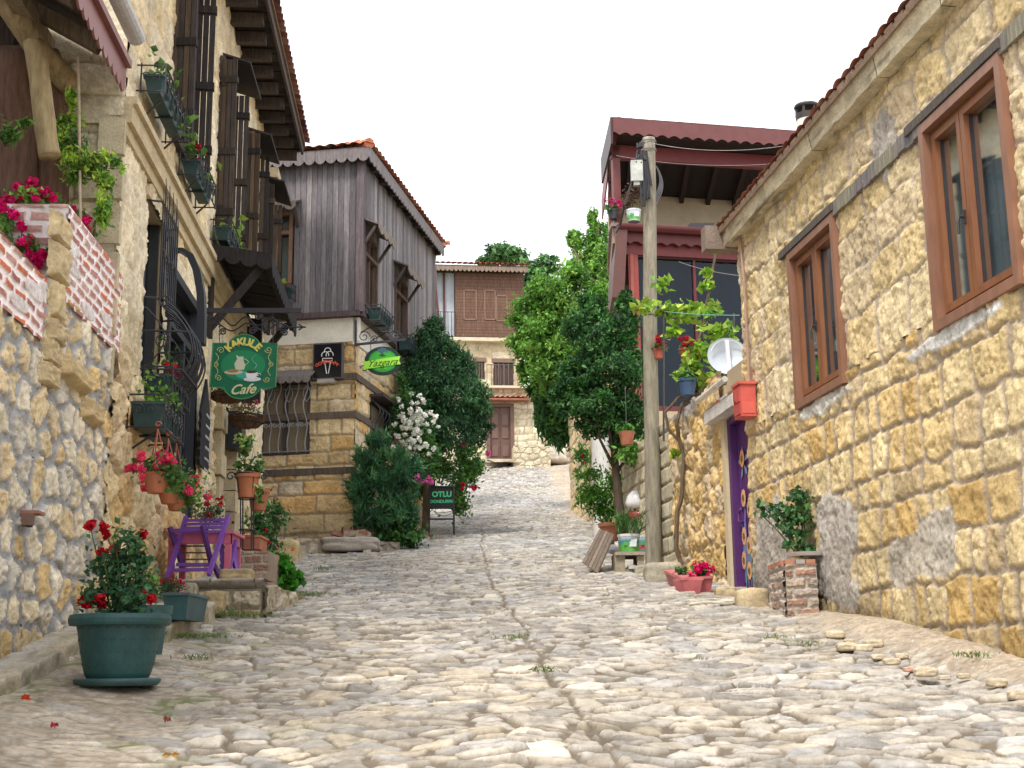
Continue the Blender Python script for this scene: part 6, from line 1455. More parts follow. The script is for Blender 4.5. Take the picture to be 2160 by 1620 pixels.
# ---- stone platform, chairs and table
pf = thing('stone_platform', 'low platform of old stone blocks carrying the purple furniture', 'step', LW.pt(12.6, float(base(12.6)), .5))
fz = at(470, 1226, 12.1)[2]; uf = luv(385, 1226, .9)[0]
P0 = ground(470, 1302, .0); dP = P0[1]; print('platform', P0, fz)
zt_ = at(470, 1228, dP)[2]
PF = Frame(at(378, 1250, dP)[:2], (1, 0), (0, -1)); wP = (548 - 378) / FPX * dP
mb = MB(); masonry(mb, PF, 0, wP, float(base(dP)) - .15, zt_ - .09, 'course', (.4, .3), ((.42, .34, .22), (.50, .38, .2), (.46, .40, .3)), (.24, .2, .14), joint=.02, depth=.04, bevel=.03, seed=111, res=.012, warp=.03, rough=.02)
mb.hexa([(PF.o[0], dP + .03, float(base(dP)) - .2), (PF.o[0] + wP, dP + .03, float(base(dP)) - .2), (PF.o[0] + wP + .1, dP + 2.6, float(base(dP)) - .2), (PF.o[0] - .4, dP + 2.6, float(base(dP)) - .2), (PF.o[0], dP + .03, zt_ - .02), (PF.o[0] + wP, dP + .03, zt_ - .02), (PF.o[0] + wP + .1, dP + 2.6, zt_ - .01), (PF.o[0] - .4, dP + 2.6, zt_ - .01)], (.36, .3, .22)); mb.build('block', MST, pf)
mb = MB(); v = np.array([.1, 2.57]); SFr = Frame((PF.o[0] + wP + .012, dP + .03), v, (v[1], -v[0])); masonry(mb, SFr, 0, 2.5, float(base(dP)) - .15, zt_ - .02, 'rubble', (.34, .26), ((.46, .36, .23), (.52, .42, .25), (.46, .40, .3)), (.26, .22, .16), joint=.02, ax=.5, depth=.04, bevel=.03, seed=113, res=.02, warp=.04, rough=.02, keepf=lambda u, z: z > base(dP + u) - .2); mb.build('side_stones', MST, pf)
mb = MB(); rg = np.random.RandomState(3)
for k, (a, b) in enumerate(((-.02, .3), (.31, .72), (.73, wP + .04))):
    U, V = np.meshgrid(np.linspace(a, min(b, wP + .04), 24), np.linspace(0, 1, 16))
    pr_p = np.where(V < .5, -.1 + .18 * np.sin(V * 3.14) , .06 - (V - .5) * 1.2); pr_z = np.where(V < .5, -.1 + .12 * V * 2, .02)
    relief(mb, U, pr_p + .02 * fbm(U * 9, V * 9, 3, 3), zt_ + pr_z + .02 * (fbm(U * 9, V * 9, 4 + k, 3)), np.array([.38, .35, .3]) * (.6 + .8 * fbm(U * 9, V * 6, 5, 4))[..., None], lambda u, p, z: np.stack([PF.o[0] + u, PF.o[1] - p, z], -1))
mb.build('slab', MST, pf, smooth=True)
def rock(name, c, r, label, cat, seed, col=(.42, .36, .26), sq=(1, 1, 1), blocky=.5, group=None, parent=None, stc=None):
    n1, n2 = 40, 26; th, ph = np.meshgrid(np.linspace(0, 2 * np.pi, n1), np.linspace(0.02, np.pi - .02, n2))
    x, y, z = np.cos(th) * np.sin(ph), np.sin(th) * np.sin(ph), np.cos(ph)
    k = blocky; f = (np.abs(x) ** (2 + 6 * k) + np.abs(y) ** (2 + 6 * k) + np.abs(z) ** (2 + 6 * k)) ** (-1 / (2 + 6 * k))
    f = f * (1 + .22 * (fbm(x * 2 + seed, y * 2 + z * 2, seed, 4) - .5) + .08 * (fbm(x * 8 + seed, y * 8 + z * 7, seed, 3) - .5))
    mb = MB(); C = np.array(col) * (.65 + .7 * fbm(x * 3 + seed, z * 4 + y * 3, seed + 2, 4))[..., None]
    relief(mb, x * f, y * f, z * f, C, lambda a, b, d: np.stack([c[0] + a * r * sq[0], c[1] + b * r * sq[1], c[2] + d * r * sq[2]], -1))
    o = mb.build(name, MST, parent, smooth=True)
    return tag(o, label, cat, group) if parent is None else o
for k, (x, y, w, h, d) in enumerate(((400, 1262, 17, 30, dP - .08), (455, 1272, 20, 24, dP - .1), (515, 1262, 26, 26, dP + .3), (555, 1252, 34, 16, dP + .9), (500, 1215, 34, 14, dP + .7))):
    c = at(x, y, d); s = d / FPX; rock('block', c, w * s, None, None, 20 + k, (.45, .35, .2) if k in (1, 4) else (.38, .33, .25), (1, .8, h / w), .8, parent=pf)
# pink table
tz0 = zt_ + .0; dT = dP + .75; s = dT / FPX
TX = lambda x, y, o=0.: at(x, y, dT + o)
tab = thing('folding_table', 'small pink painted wooden table hidden behind purple folding chairs', 'table', (TX(420, 1200)[0], dT, zt_))
PNK = (.50, .12, .20)
x0, x1 = TX(348, 1130)[0], TX(492, 1130)[0]; ztb = TX(400, 1122)[2]
mb = MB(); mb.bx(x0, x1, dT - .0, dT + .6, ztb - .02, ztb + .01, PNK); mb.bx(x0 + .03, x1 - .03, dT + .02, dT + .05, ztb - .12, ztb - .02, (.46, .1, .19)); mb.bx(x1 - .06, x1 - .03, dT + .05, dT + .55, ztb - .12, ztb - .02, (.46, .1, .19)); mb.build('tabletop', MPT, tab)
for a, b in ((x0 + .03, dT + .03), (x1 - .09, dT + .03), (x0 + .03, dT + .5), (x1 - .09, dT + .5)):
    mb = MB(); mb.bx(a, a + .06, b, b + .06, zt_ - .02, ztb - .02, (.52, .12, .2)); mb.build('leg', MPT, tab)
PUR2 = (.17, .06, .34)
def chair(pts, label, d0, slats, seat=None, back=None):
    t = thing('folding_chair', label, 'chair', pts[0], 'purple folding chairs')
    return t
# chair tipped upside down against the table: slatted back on top, crossed legs in front
ch = thing('folding_chair', 'purple slatted folding chair propped upside down in front of the pink table', 'chair', TX(425, 1222, -.2), 'purple folding chairs')
bz = lambda x, y, o: TX(x, y, o)
for a, b in (((393, 1090, .1), (352, 1222, -.22)), ((482, 1088, .1), (440, 1213, -.3)), ((358, 1112, -.12), (385, 1195, .05)), ((427, 1108, -.12), (448, 1200, .08)), ((448, 1185, .1), (466, 1225, -.1))):
    mb = MB(); A, B_ = bz(*a), bz(*b); mb.beam(A, B_, .035, .045, np.array(PUR2) * (1.1 if a[1] < 1100 else .6)); mb.build('leg', MPT, ch)
for k, y in enumerate((1098, 1106, 1114, 1123)):
    mb = MB(); mb.beam(bz(391 - k * 3, y, .06 - .02 * k), bz(481 - k * 3, y - 2, .06 - .02 * k), .03, .028, PUR2); mb.build('slat', MPT, ch)
for (a, b) in (((372, 1191, -.1), (440, 1191, -.1)), ((366, 1203, -.2), (442, 1201, -.2)), ((362, 1120, -.1), (432, 1115, -.1))):
    mb = MB(); mb.beam(bz(*a), bz(*b), .03, .035, PUR2); mb.build('stretcher', MPT, ch)
for k in range(5):
    mb = MB(); y = 1138 + k * 14; mb.beam(bz(378, y, .12), bz(440, y, .12), .05, .012, (.13, .08, .09)); mb.build('seat_slat', MPT, ch)
c2 = thing('folding_chair', 'folded purple chair leaning on the right end of the pink table', 'chair', TX(490, 1225, .1), 'purple folding chairs')
for a, b in (((466, 1130, .1), (472, 1225, .1)), ((498, 1140, .2), (478, 1222, .0)), ((480, 1130, .3), (505, 1230, .15)), ((494, 1135, .4), (500, 1226, .35))):
    mb = MB(); mb.beam(bz(*a), bz(*b), .032, .04, PUR2); mb.build('leg', MPT, c2)
for k in range(7):
    mb = MB(); y = 1128 + k * 13; mb.beam(bz(466, y, .1), bz(474, y, .45), .028, .03, PUR2); mb.build('slat', MPT, c2)

# ---- big green pot with rose
pg = ground(247, 1452, .02); dB = pg[1]; s = dB / FPX; cB = at(247, 1446, dB); cB[2] = pg[2] + .02
bp = thing('potted_rose', 'large dark green plastic pot with saucer holding a red rose bush', 'plant pot', pg)
PG = (.020, .075, .075)
hP = (1446 - 1304) * s; r0, r1 = 64 * s, 86 * s
mb = MB(); prof = [(0, .03), (r0 * .93, .03), (r0, .05)] + [(r0 + (r1 - r0) * (t ** .75), .05 + (hP - .12) * t) for t in np.linspace(.05, 1, 12)] + [(101 * s, hP - .07), (103 * s, hP - .055), (104 * s, hP - .03), (101 * s, hP - .004), (95 * s, hP), (88 * s, hP - .01), (84 * s, hP - .05), (80 * s, hP - .1), (0, hP - .1)]
mb.lathe(prof, cB, 56, PG)
for row in range(4):
    for k in range(26):
        a = (k + .5 * (row % 2)) * 2 * math.pi / 26; z = .12 + row * .075; rr = r0 + (r1 - r0) * ((z - .05) / (hP - .12)) ** .75 + .001
        mb.tube([cB + np.array([rr_ * math.cos(a + q), rr_ * math.sin(a + q), z + .035 * (1 - math.cos(q * 13)) ]) for q in np.linspace(-.12, .12, 7) for rr_ in (rr,)], .0022, 4, (.018, .07, .07), cap=False)
mb.build('pot', MPC, bp, smooth=False)
mb = MB(); mb.lathe([(0, -.02), (80 * s, -.02), (86 * s, .0), (88 * s, .02), (84 * s, .028), (76 * s, .015), (0, .01)], cB + ZUP * .012, 48, (.035, .09, .09)); mb.build('saucer', MPC, bp, smooth=True)
mb = MB(); mb.lathe([(0, hP - .09), (82 * s, hP - .095)], cB, 30, (.07, .05, .035)); mb.build('soil', MDR, bp)
rg = np.random.RandomState(77); top = cB + ZUP * (hP - .08)
tips = [(190, 1110), (222, 1120), (300, 1130), (215, 1165), (245, 1162), (265, 1120), (280, 1160), (240, 1215), (310, 1200), (190, 1250), (200, 1270), (215, 1275), (330, 1230), (305, 1270), (260, 1180), (285, 1215), (300, 1240), (250, 1250)]
TP = [at(x, y, dB + rg.uniform(-.2, .2)) for x, y in tips]
mb = MB(); stems(mb, top, TP, .008, rg, (.09, .15, .05), .08); mb.build('stem', MLF, bp)
mb = MB(); bl = [blob(x, y, 26, dB + rg.uniform(-.12, .12)) for x, y in ((265, 1140), (285, 1165), (250, 1185), (235, 1210), (280, 1205), (255, 1235), (300, 1245), (235, 1255), (275, 1262), (205, 1245), (300, 1185), (255, 1265), (215, 1195), (290, 1270))]
crown(mb, bl, 1150, .052, .038, ((.045, .12, .06), (.06, .16, .075), (.05, .13, .05), (.10, .22, .09)), rg, shell=.2, k=8, sig=.38)
for k, t in enumerate(TP): leafs(mb, top + (t - top) * rg.uniform(.4, 1, (14, 1)) + rg.normal(size=(14, 3)) * .03, .045, .032, (.06, .17, .08), rg)
crown(mb, [blob(322, 1235, 14, dB + .15, 22)], 260, .03, .02, ((.2, .36, .08), (.3, .45, .1)), rg, shell=.1, k=6, sig=.4); mb.build('foliage', MLF, bp)
mb = MB(); heads(mb, [at(x, y, dB - .05 + rg.uniform(-.1, .1)) for x, y in ((190, 1107), (220, 1112), (223, 1128), (299, 1128), (213, 1163), (224, 1167), (242, 1162), (212, 1262), (198, 1262), (214, 1278), (175, 1268), (307, 1258), (320, 1262), (182, 1275))], .036, (.48, .006, .02), rg, 34, .55); mb.build('flower', MFL, bp)
# second pot behind and long planter
def small_pot(name, lab, cat, c, prof, col, seg=36, grp=None, sm=False): 
    t = thing(name, lab, cat, c, grp); mb = MB(); mb.lathe(prof, c, seg, col); mb.build('pot', MPC if col[0] < .1 else MTC, t, smooth=sm); return t
c = at(305, 1300, dB + .9); c[2] = float(base(dB + .9)) + .1; hh = at(318, 1278, dB + .9)[2] - c[2]
t = small_pot('plant_pot', 'round green plastic pot mostly hidden behind the big rose pot', 'plant pot', c, [(0, 0), (.13, 0), (.16, hh * .8), (.19, hh * .82), (.195, hh), (.16, hh), (.15, hh - .05), (0, hh - .05)], (.03, .09, .09))
c0 = at(364, 1306, dB + 1.9); dQ = dB + 2.1; s = dQ / FPX; gz = at(364, 1308, dQ)[2]; zt2 = at(364, 1258, dQ)[2]
t = thing('flower_trough', 'green plastic trough with small red and pink flowers beside the stone platform', 'planter', (c0[0], dQ, gz))
mb = MB(); hw = 26 * s
mb.hexa([(c0[0] - hw * .8, dQ - .1, gz), (c0[0] + hw * .8, dQ - .1, gz), (c0[0] + hw * .8, dQ + .5, gz), (c0[0] - hw * .8, dQ + .5, gz), (c0[0] - hw, dQ - .14, zt2), (c0[0] + hw, dQ - .14, zt2), (c0[0] + hw, dQ + .55, zt2), (c0[0] - hw, dQ + .55, zt2)], (.03, .085, .095))
mb.bx(c0[0] - hw - .015, c0[0] + hw + .015, dQ - .155, dQ + .565, zt2, zt2 + .02, (.045, .11, .12)); mb.build('trough', MPC, t)
mb = MB(); rg = np.random.RandomState(5); crown(mb, [blob(362, 1240, 24, dQ, 16), blob(350, 1232, 14, dQ + .3, 16)], 700, .05, .007, ((.05, .10, .045), (.07, .13, .06)), rg, shell=.1, k=12, sig=.4, up=.6); mb.build('foliage', MLF, t)
mb = MB(); heads(mb, [at(x, y, dQ + rg.uniform(-.1, .1)) for x, y in ((340, 1225), (352, 1222), (362, 1228), (372, 1235), (385, 1232), (335, 1235), (349, 1240), (378, 1228), (366, 1218))], .022, (.5, .01, .03), rg, 14); heads(mb, [at(384, 1250, dQ - .12)], .03, (.7, .3, .4), rg, 14); mb.build('flower', MFL, t)
# ---- iron plant stand with terracotta pot
dI = 14.6; s = dI / FPX; Ip = lambda x, y, o=0.: at(x, y, dI + o)
st = thing('plant_stand', 'tall iron plant stand holding a terracotta pot of ivy before the cafe wall', 'plant stand', Ip(520, 1162))
mb = MB(); cc = Ip(521, 1050)
for k in range(4):
    a = k * 1.571 + .78; r = 16 * s; mb.tube([Ip(521, 1160) + np.array([r * math.cos(a), r * math.sin(a), 0]), Ip(521, 1052) + np.array([r * math.cos(a), r * math.sin(a), 0]), Ip(521, 1000) + np.array([r * 1.6 * math.cos(a), r * 1.6 * math.sin(a), 0])], .009, 5, K)
for y, r in ((1118, 16), (1052, 18), (1000, 27)): mb.tube([Ip(521, y) + np.array([r * s * math.cos(a), r * s * math.sin(a), 0]) for a in np.linspace(0, 6.28, 22)], .008, 5, K)
for sg in (-1, 1): mb.tube(spiral(Ip(521 + sg * 34, 1005), X * -sg, Z, 11 * s, 1.2), .008, 5, K)
mb.build('frame', MIR, st)
tp_ = thing('potted_ivy', 'terracotta pot of yellowish ivy sitting in the iron stand', 'plant pot', Ip(521, 1050))
mb = MB(); h0, h1 = Ip(521, 1050)[2], Ip(521, 998)[2]; hh = h1 - h0
mb.lathe([(0, 0), (18 * s, 0), (24 * s, hh * .8), (27 * s, hh * .8), (27 * s, hh), (24 * s, hh), (23 * s, hh * .85), (0, hh * .85)], Ip(521, 1050), 30, (.46, .17, .08)); mb.build('pot', MTC, tp_)
rg = np.random.RandomState(15); mb = MB(); crown(mb, [blob(512, 985, 16, dI), blob(515, 950, 12, dI), blob(520, 930, 16, dI, 20), blob(545, 990, 14, dI, 28), blob(545, 1040, 10, dI, 20)], 260, .075, .065, ((.10, .22, .05), (.3, .42, .12), (.06, .15, .05)), rg, shell=.2, k=8, sig=.4)
stems(mb, Ip(521, 1000), [Ip(515, 920), Ip(545, 960), Ip(505, 960), Ip(535, 945), Ip(550, 1040)], .006, rg, (.2, .2, .12), .2); mb.build('foliage', MLF, tp_)
c = Ip(545, 1055, .6); t = small_pot('plant_pot', 'small terracotta pot half hidden behind the iron plant stand', 'plant pot', c - ZUP * .12, [(0, 0), (.08, 0), (.12, .2), (.13, .2), (.13, .25), (0, .22)], (.40, .15, .08))
t = thing('terracotta_trough', 'square terracotta trough at the foot of the iron plant stand', 'planter', Ip(530, 1162, .1)); c = Ip(530, 1160, .25)
mb = MB(); mb.bx(c[0] - .1, c[0] + .11, c[1] - .1, c[1] + .35, c[2], c[2] + .13, (.40, .15, .09)); mb.bx(c[0] - .115, c[0] + .125, c[1] - .115, c[1] + .365, c[2] + .13, c[2] + .155, (.44, .17, .1)); mb.build('trough', MTC, t)
bk = MB(); a = Ip(534, 1165, .0); zb = float(base(dI)) 
BF = Frame((a[0] - .16, a[1] - .18), (1, 0), (0, -1)); masonry(bk, BF, 0, .36, zb, a[2], 'brick', (.2, .09), ((.34, .2, .16), (.36, .3, .22), (.3, .17, .13)), (.4, .35, .28), joint=.015, depth=.015, bevel=.01, seed=120, res=.008, warp=.01, rough=.01); bk.bx(a[0] - .16, a[0] + .2, a[1] - .17, a[1] + .5, zb - .1, a[2] - .002, (.34, .26, .2)); tag(bk.build('brick_block', MST), 'squat block of old bricks under the iron plant stand', 'block')
a = ground(600, 1185); c = a + ZUP * .15; rock('stone_block', (a[0] + .0, a[1], a[2] + .12), .2, 'squared tan stone block behind the bright green leafy plant', 'stone', 31, (.50, .40, .22), (1.1, 1, 1), .9)
def plant(name, lab, cat, basep, blobs, n, L, Wl, cols, seed, flowers=None, fr=.03, stemc=(.1, .13, .05), **k):
    rg = np.random.RandomState(seed); t = thing(name, lab, cat, basep)
    mb = MB(); crown(mb, blobs, n, L, Wl, cols, rg, **k); mb.build('foliage', MLF, t)
    mb = MB(); stems(mb, basep, [b[:3] for b in blobs][:8], .01, rg, stemc, .08); mb.build('stem', MBK, t)
    if flowers:
        for col, P in flowers: mb = MB(); heads(mb, P, fr, col, rg); mb.build('flower', MFL, t)
    return t
d = ground(595, 1248)[1]
plant('leafy_plant', 'low bright green broad leaved plant at the lane edge', 'plant', ground(595, 1245), [blob(595, 1208, 36, d, 32), blob(575, 1190, 22, d), blob(615, 1225, 20, d, 18), blob(570, 1220, 20, d, 20)], 420, .14, .12, ((.06, .26, .02), (.08, .33, .03), (.05, .2, .02)), 81, shell=.55, k=40, sig=.2, up=.0, fold=.2) if False else plant('leafy_plant', 'low bright green broad leaved plant at the lane edge', 'plant', ground(595, 1245), [blob(595, 1208, 36, d, 32), blob(575, 1190, 22, d), blob(615, 1225, 20, d, 18), blob(570, 1220, 20, d, 20)], 520, .12, .1, ((.06, .26, .02), (.08, .33, .03), (.05, .2, .02)), 81, shell=.55, k=40, sig=.2)
d = 17.2
plant('rose_bush', 'loose rose bush with dark red blooms between the iron stand and stone ledge', 'rose bush', ground(560, 1190), [blob(575, 1075, 32, d, 20), blob(545, 1095, 26, d), blob(560, 1125, 32, d), blob(590, 1100, 20, d, 14), blob(540, 1150, 22, d), blob(565, 1160, 24, d, 18)], 900, .075, .05, ((.05, .14, .05), (.07, .2, .06), (.12, .26, .08)), 82, flowers=[((.35, .01, .03), [at(x, y, d - .3) for x, y in ((570, 1032), (568, 1146), (586, 1152), (560, 1118), (490, 1102))]), ((.8, .25, .02), [at(618, 1158, d - .5), at(522, 1122, d - .5)])], shell=.3, k=10, sig=.35)
d = 13.6
plant('geranium', 'straggly geranium with small red flowers behind the purple chair', 'plant', at(440, 1125, d), [blob(430, 1085, 26, d, 18), blob(460, 1075, 14, d, 16)], 300, .04, .025, ((.08, .13, .07), (.1, .16, .08)), 83, flowers=[((.4, .02, .03), [at(x, y, d - .2) for x, y in ((435, 1060), (442, 1085), (460, 1053), (468, 1050), (465, 1062), (437, 1063))])], shell=.2, k=8, sig=.4)
# ---- geraniums and vines on the terrace
for i, (bl, fl, lab, bp_, d) in enumerate([
    ([(60, 425, 60, 18)], [(35, 395), (60, 400), (85, 402), (20, 420), (65, 385), (50, 415), (100, 405), (112, 415), (5, 425), (75, 418)], 'magenta geraniums crowning the top of the brick pier', (60, 440), 10.6),
    ([(60, 525, 35, 22), (15, 480, 18, 30)], [(5, 440), (30, 455), (47, 480), (40, 520), (60, 530), (75, 540), (85, 550), (50, 510), (15, 520), (3, 490), (78, 562), (88, 535)], 'magenta geraniums hanging over the low brick parapet', (40, 560), 9.6),
    ([(165, 475, 18, 30)], [(155, 450), (180, 462), (175, 480), (168, 492), (182, 490), (150, 445)], 'magenta geraniums growing behind the brick pier by the cane', (165, 500), 10.9)]):
    rg = np.random.RandomState(90 + i); bb = at(*bp_, d)
    t = thing('geranium', lab, 'geranium', bb, 'magenta geraniums on the terrace')
    mb = MB(); crown(mb, [blob(x, y, rx, d, ry, .18) for x, y, rx, ry in bl], 330, .05, .045, LG, rg, shell=.2, k=10, sig=.35); stems(mb, bb, [at(x, y, d) for x, y in fl], .004, rg); mb.build('foliage', MLF, t)
    mb = MB(); heads(mb, np.concatenate([[at(x, y, d - .1 + rg.uniform(-.08, .08)), at(x + rg.uniform(-9, 9), y + rg.uniform(-6, 6), d)] for x, y in fl]), .042, MAG, rg, 30); mb.build('flower', MFL, t)
def vine(name, lab, pts, bl, n, L, Wl, cols, seed, d, r=.012, sc=(.16, .12, .07), **k):
    rg = np.random.RandomState(seed); P = [at(*p) for p in pts]; t = thing(name, lab, 'vine', P[0])
    mb = MB(); m = 40; T = np.linspace(0, len(P) - 1.001, m); Q = [P[int(q)] * (1 - q % 1) + P[int(q) + 1] * (q % 1) + rg.normal(size=3) * .006 for q in T]; mb.tube(Q, np.linspace(r, r * .5, m), 6, sc); mb.build('stem', MBK, t)
    mb = MB(); crown(mb, [blob(*b) for b in bl], n, L, Wl, cols, rg, **k); mb.build('foliage', MLF, t); return t
vine('wisteria', 'fresh green wisteria climbing past the log post beside the cafe corner', [(190, 520, 10.9), (205, 460, 10.9), (215, 400, 10.9), (228, 330, 10.9), (180, 330, 10.8), (150, 280, 10.8), (150, 200, 10.8)],
     [(150, 215, 14, 10.8, 24), (140, 260, 24, 10.8, 26), (150, 310, 34, 10.8, 28), (200, 345, 40, 10.8, 26), (170, 370, 28, 10.8, 20), (225, 385, 20, 10.8, 22), (215, 440, 18, 10.8, 40), (245, 345, 18, 10.8, 14), (160, 340, 30, 10.7, 22)], 2000, .075, .03, LYL[:3] + LG[:2], 95, 10.8, shell=.25, k=12, sig=.35)
vine('wisteria', 'small spray of vine leaves hanging at the far left edge of the porch', [(-10, 230, 10.2), (30, 275, 10.2), (60, 260, 10.2)], [(15, 285, 22, 10.2, 20), (50, 262, 18, 10.2, 12)], 170, .085, .03, LG, 96, 10.2, shell=.2, k=8, sig=.35)
g = MB(); g.tube([at(165, 122, 10.7), at(167, 250, 10.7), at(170, 470, 10.7)], .013, 6, (.45, .36, .26)); tag(g.build('garden_cane', MWH), 'straight upright cane in front of the climbing wisteria', 'cane')
# ================================================================== PLANTS OF THE MIDDLE GROUND
def tree(name, lab, trunk, r, bl, n, L, Wl, cols, seed, limbs=(), bark=(.16, .12, .08), cat='tree', group=None, **k):
    rg = np.random.RandomState(seed); P = [at(*p) for p in trunk]; t = thing(name, lab, cat, P[0], group)
    mb = MB(); m = 24; T = np.linspace(0, len(P) - 1.001, m); Q = [P[int(q)] * (1 - q % 1) + P[int(q) + 1] * (q % 1) for q in T]; mb.tube(Q, np.linspace(r, r * .5, m), 10, bark)
    for b in bl:
        e = np.array(b[:3]) + rg.normal(size=3) * .1; j = Q[rg.randint(m // 2, m)]; md = (j + e) / 2 + rg.normal(size=3) * .12
        mb.tube([j, md, e], [r * .4, r * .25, r * .08], 5, bark)
    mb.build('trunk', MBK, t, smooth=True)
    mb = MB(); crown(mb, bl, n, L, Wl, cols, rg, **k); mb.build('crown', MLF, t); return t
MID = ((.075, .21, .035), (.10, .27, .045), (.06, .17, .035), (.15, .34, .06))
DRK = ((.05, .14, .04), (.065, .18, .05), (.035, .10, .035), (.10, .24, .07))
THJ = ((.042, .12, .05), (.055, .155, .06), (.03, .09, .04), (.08, .2, .075))
# dark conifer beside the timber house
d = 26.0
tree('conifer', 'dense dark green conifer standing against the timber house side wall', [(898, 1120, d + .4), (903, 960, d + .4), (908, 900, d + .2), (910, 800, d)], .085,
     [blob(x, y, r, d + q, ry) for x, y, r, ry, q in ((905, 722, 34, 44, .2), (918, 690, 20, 26, .2), (888, 760, 40, 40, 0), (940, 770, 48, 48, .1), (905, 810, 52, 52, -.3), (978, 790, 34, 44, .2), (960, 840, 56, 50, -.2), (1000, 850, 36, 52, .1), (890, 870, 42, 50, 0), (950, 905, 58, 44, -.2), (905, 920, 46, 40, 0), (1005, 905, 30, 36, .1), (868, 800, 26, 44, -.3), (872, 860, 30, 44, -.5), (880, 920, 34, 34, -.5), (1015, 860, 28, 48, .1), (890, 730, 20, 30, .0), (930, 740, 40, 36, 0))],
     34000, .12, .032, THJ, 201, shell=.6, k=46, sig=.17, up=.5, var=.35)
# oleander
d = 22.75; rg = np.random.RandomState(5)
ol = thing('oleander', 'large oleander bush with long narrow blue green leaves at the house corner', 'shrub', ground(820, 1140))
mb = MB(); n = 8200; cs = []
for (x, y, rx, ry) in ((790, 960, 42, 36), (830, 1000, 60, 50), (780, 1030, 46, 50), (832, 1055, 42, 46), (820, 1090, 60, 30), (860, 1000, 26, 36), (760, 1050, 22, 40), (770, 990, 26, 34), (765, 1095, 20, 20), (856, 1080, 18, 30), (805, 930, 20, 16)):
    b = blob(x, y, rx, d, ry); m = int(n * rx * ry / 16000); 
    cen = rg.normal(size=(28, 3)); cen /= np.linalg.norm(cen, axis=1)[:, None]; cen *= rg.uniform(.5, 1, (28, 1)); i = rg.randint(28, size=m)
    P = np.array(b[:3]) + (cen[i] + rg.normal(size=(m, 3)) * .06) * np.array(b[3:6])
    dr = cen[i] * .5 + rg.normal(size=(m, 3)) * .55 + np.array([0, 0, .5])
    leafs(mb, P + dr * .05, .24, .034, np.array(((.055, .16, .07), (.075, .21, .09), (.13, .30, .12), (.04, .12, .06)))[i % 4], rg, dirs=dr, fold=.2)
mb.build('foliage', MLF, ol)
mb = MB(); stems(mb, ground(820, 1140), [at(x, y, d) for x, y in ((790, 950), (830, 970), (780, 1020), (860, 1030), (760, 1060), (880, 1060))], .02, rg, (.12, .1, .06)); mb.build('stem', MBK, ol)
mb = MB(); heads(mb, [at(x, y, d - .3) for x, y in ((880, 1008), (890, 1016), (905, 1012), (910, 1018))], .07, (.55, .1, .3), rg, 16); mb.build('flower', MFL, ol)
# white climbing rose
d = 24.9
wr = plant('white_rose', 'climbing rose covered in white blooms in front of the dark conifer', 'rose bush', ground(900, 1090), [blob(x, y, r, d, ry) for x, y, r, ry in ((850, 860, 26, 34), (875, 900, 36, 40), (905, 950, 24, 34), (890, 990, 26, 30), (840, 900, 18, 40), (850, 800, 14, 24))], 2300, .09, .05, DRK + MID[:2], 203,
      flowers=[((.86, .86, .78), [at(870 + rg.normal() * 22, 905 + rg.normal() * 32, d - .45 + rg.uniform(-.1, .1)) for _ in range(75)] + [at(x, y, d - .3) for x, y in ((885, 835), (895, 850), (910, 870), (918, 880), (880, 850), (915, 945), (905, 958), (925, 900), (867, 830))])], fr=.055, shell=.3, k=20, sig=.3)
plant('pink_rose', 'green rose hedge with a few pink blooms behind the folding board', 'rose bush', ground(965, 1075), [blob(x, y, r, d_, ry) for x, y, r, ry, d_ in ((975, 960, 34, 30, 28), (985, 1000, 34, 34, 28), (960, 1035, 30, 40, 27.5), (930, 990, 30, 40, 27), (972, 1065, 18, 24, 27), (890, 1030, 22, 30, 27.0), (1005, 985, 18, 24, 29))], 3600, .1, .055, MID + DRK[:2] + ((.16, .3, .06),), 204,
      flowers=[((.7, .12, .32), [at(x, y, 26) for x, y in ((905, 1012), (880, 1010), (978, 935), (985, 932), (1030, 957), (1028, 955))]), ((.5, .01, .05), [at(x, y, 26) for x, y in ((977, 1025), (1000, 1030))])], fr=.07, shell=.3, k=20, sig=.3)
plant('low_shrub', 'low leafy shrub hugging the lane edge under the oleander', 'shrub', ground(850, 1150), [blob(x, y, r, 22.9, ry) for x, y, r, ry in ((850, 1120, 44, 20), (805, 1130, 22, 20), (868, 1105, 12, 24), (850, 1140, 40, 16))], 1500, .1, .06, DRK + MID[:2], 205, shell=.3, k=20, sig=.3)
rg = np.random.RandomState(8)
fe = thing('picket_fence', 'short dark wooden fence half hidden under the white rose', 'fence', at(895, 1000, 25.4))
for x, y0, y1 in ((888, 1000, 940), (898, 1005, 935), (908, 1010, 930), (915, 1005, 950)): mb = MB(); mb.beam(at(x, y0 + 40, 27.2), at(x, y1, 27.2), .06, .04, (.08, .06, .05)); mb.build('picket', MWD, fe)
# heap of broken bricks and stone slab on the ledge
bh = thing('brick_heap', 'little heap of broken bricks and tiles against the timber house corner', 'rubble', W1.pt(.15, float(base(22.8)) + .2, .5))
rg = np.random.RandomState(14)
for k in range(9):
    c = at(rg.uniform(705, 770), rg.uniform(1122, 1142), 22.3); mb = MB(); a = rg.uniform(-.5, .5); Xr = np.array([math.cos(a), math.sin(a), rg.uniform(-.3, .3)]); Yr = np.array([-math.sin(a), math.cos(a), 0]); mb.box(c, (Xr * .13, Yr * .07, np.cross(Xr, Yr) * .03), ((.3, .13, .09) if k % 2 else (.34, .27, .2))); mb.build('brick', MTC, bh)
for k in range(7): mb = MB(); x = 718 + k * 6; mb.beam(at(x, 1140 - k * .5, 22.5), at(x + 5, 1112 + (k % 3) * 3, 22.5), .03, .03, (.08, .06, .05)); mb.build('stick', MWD, bh)
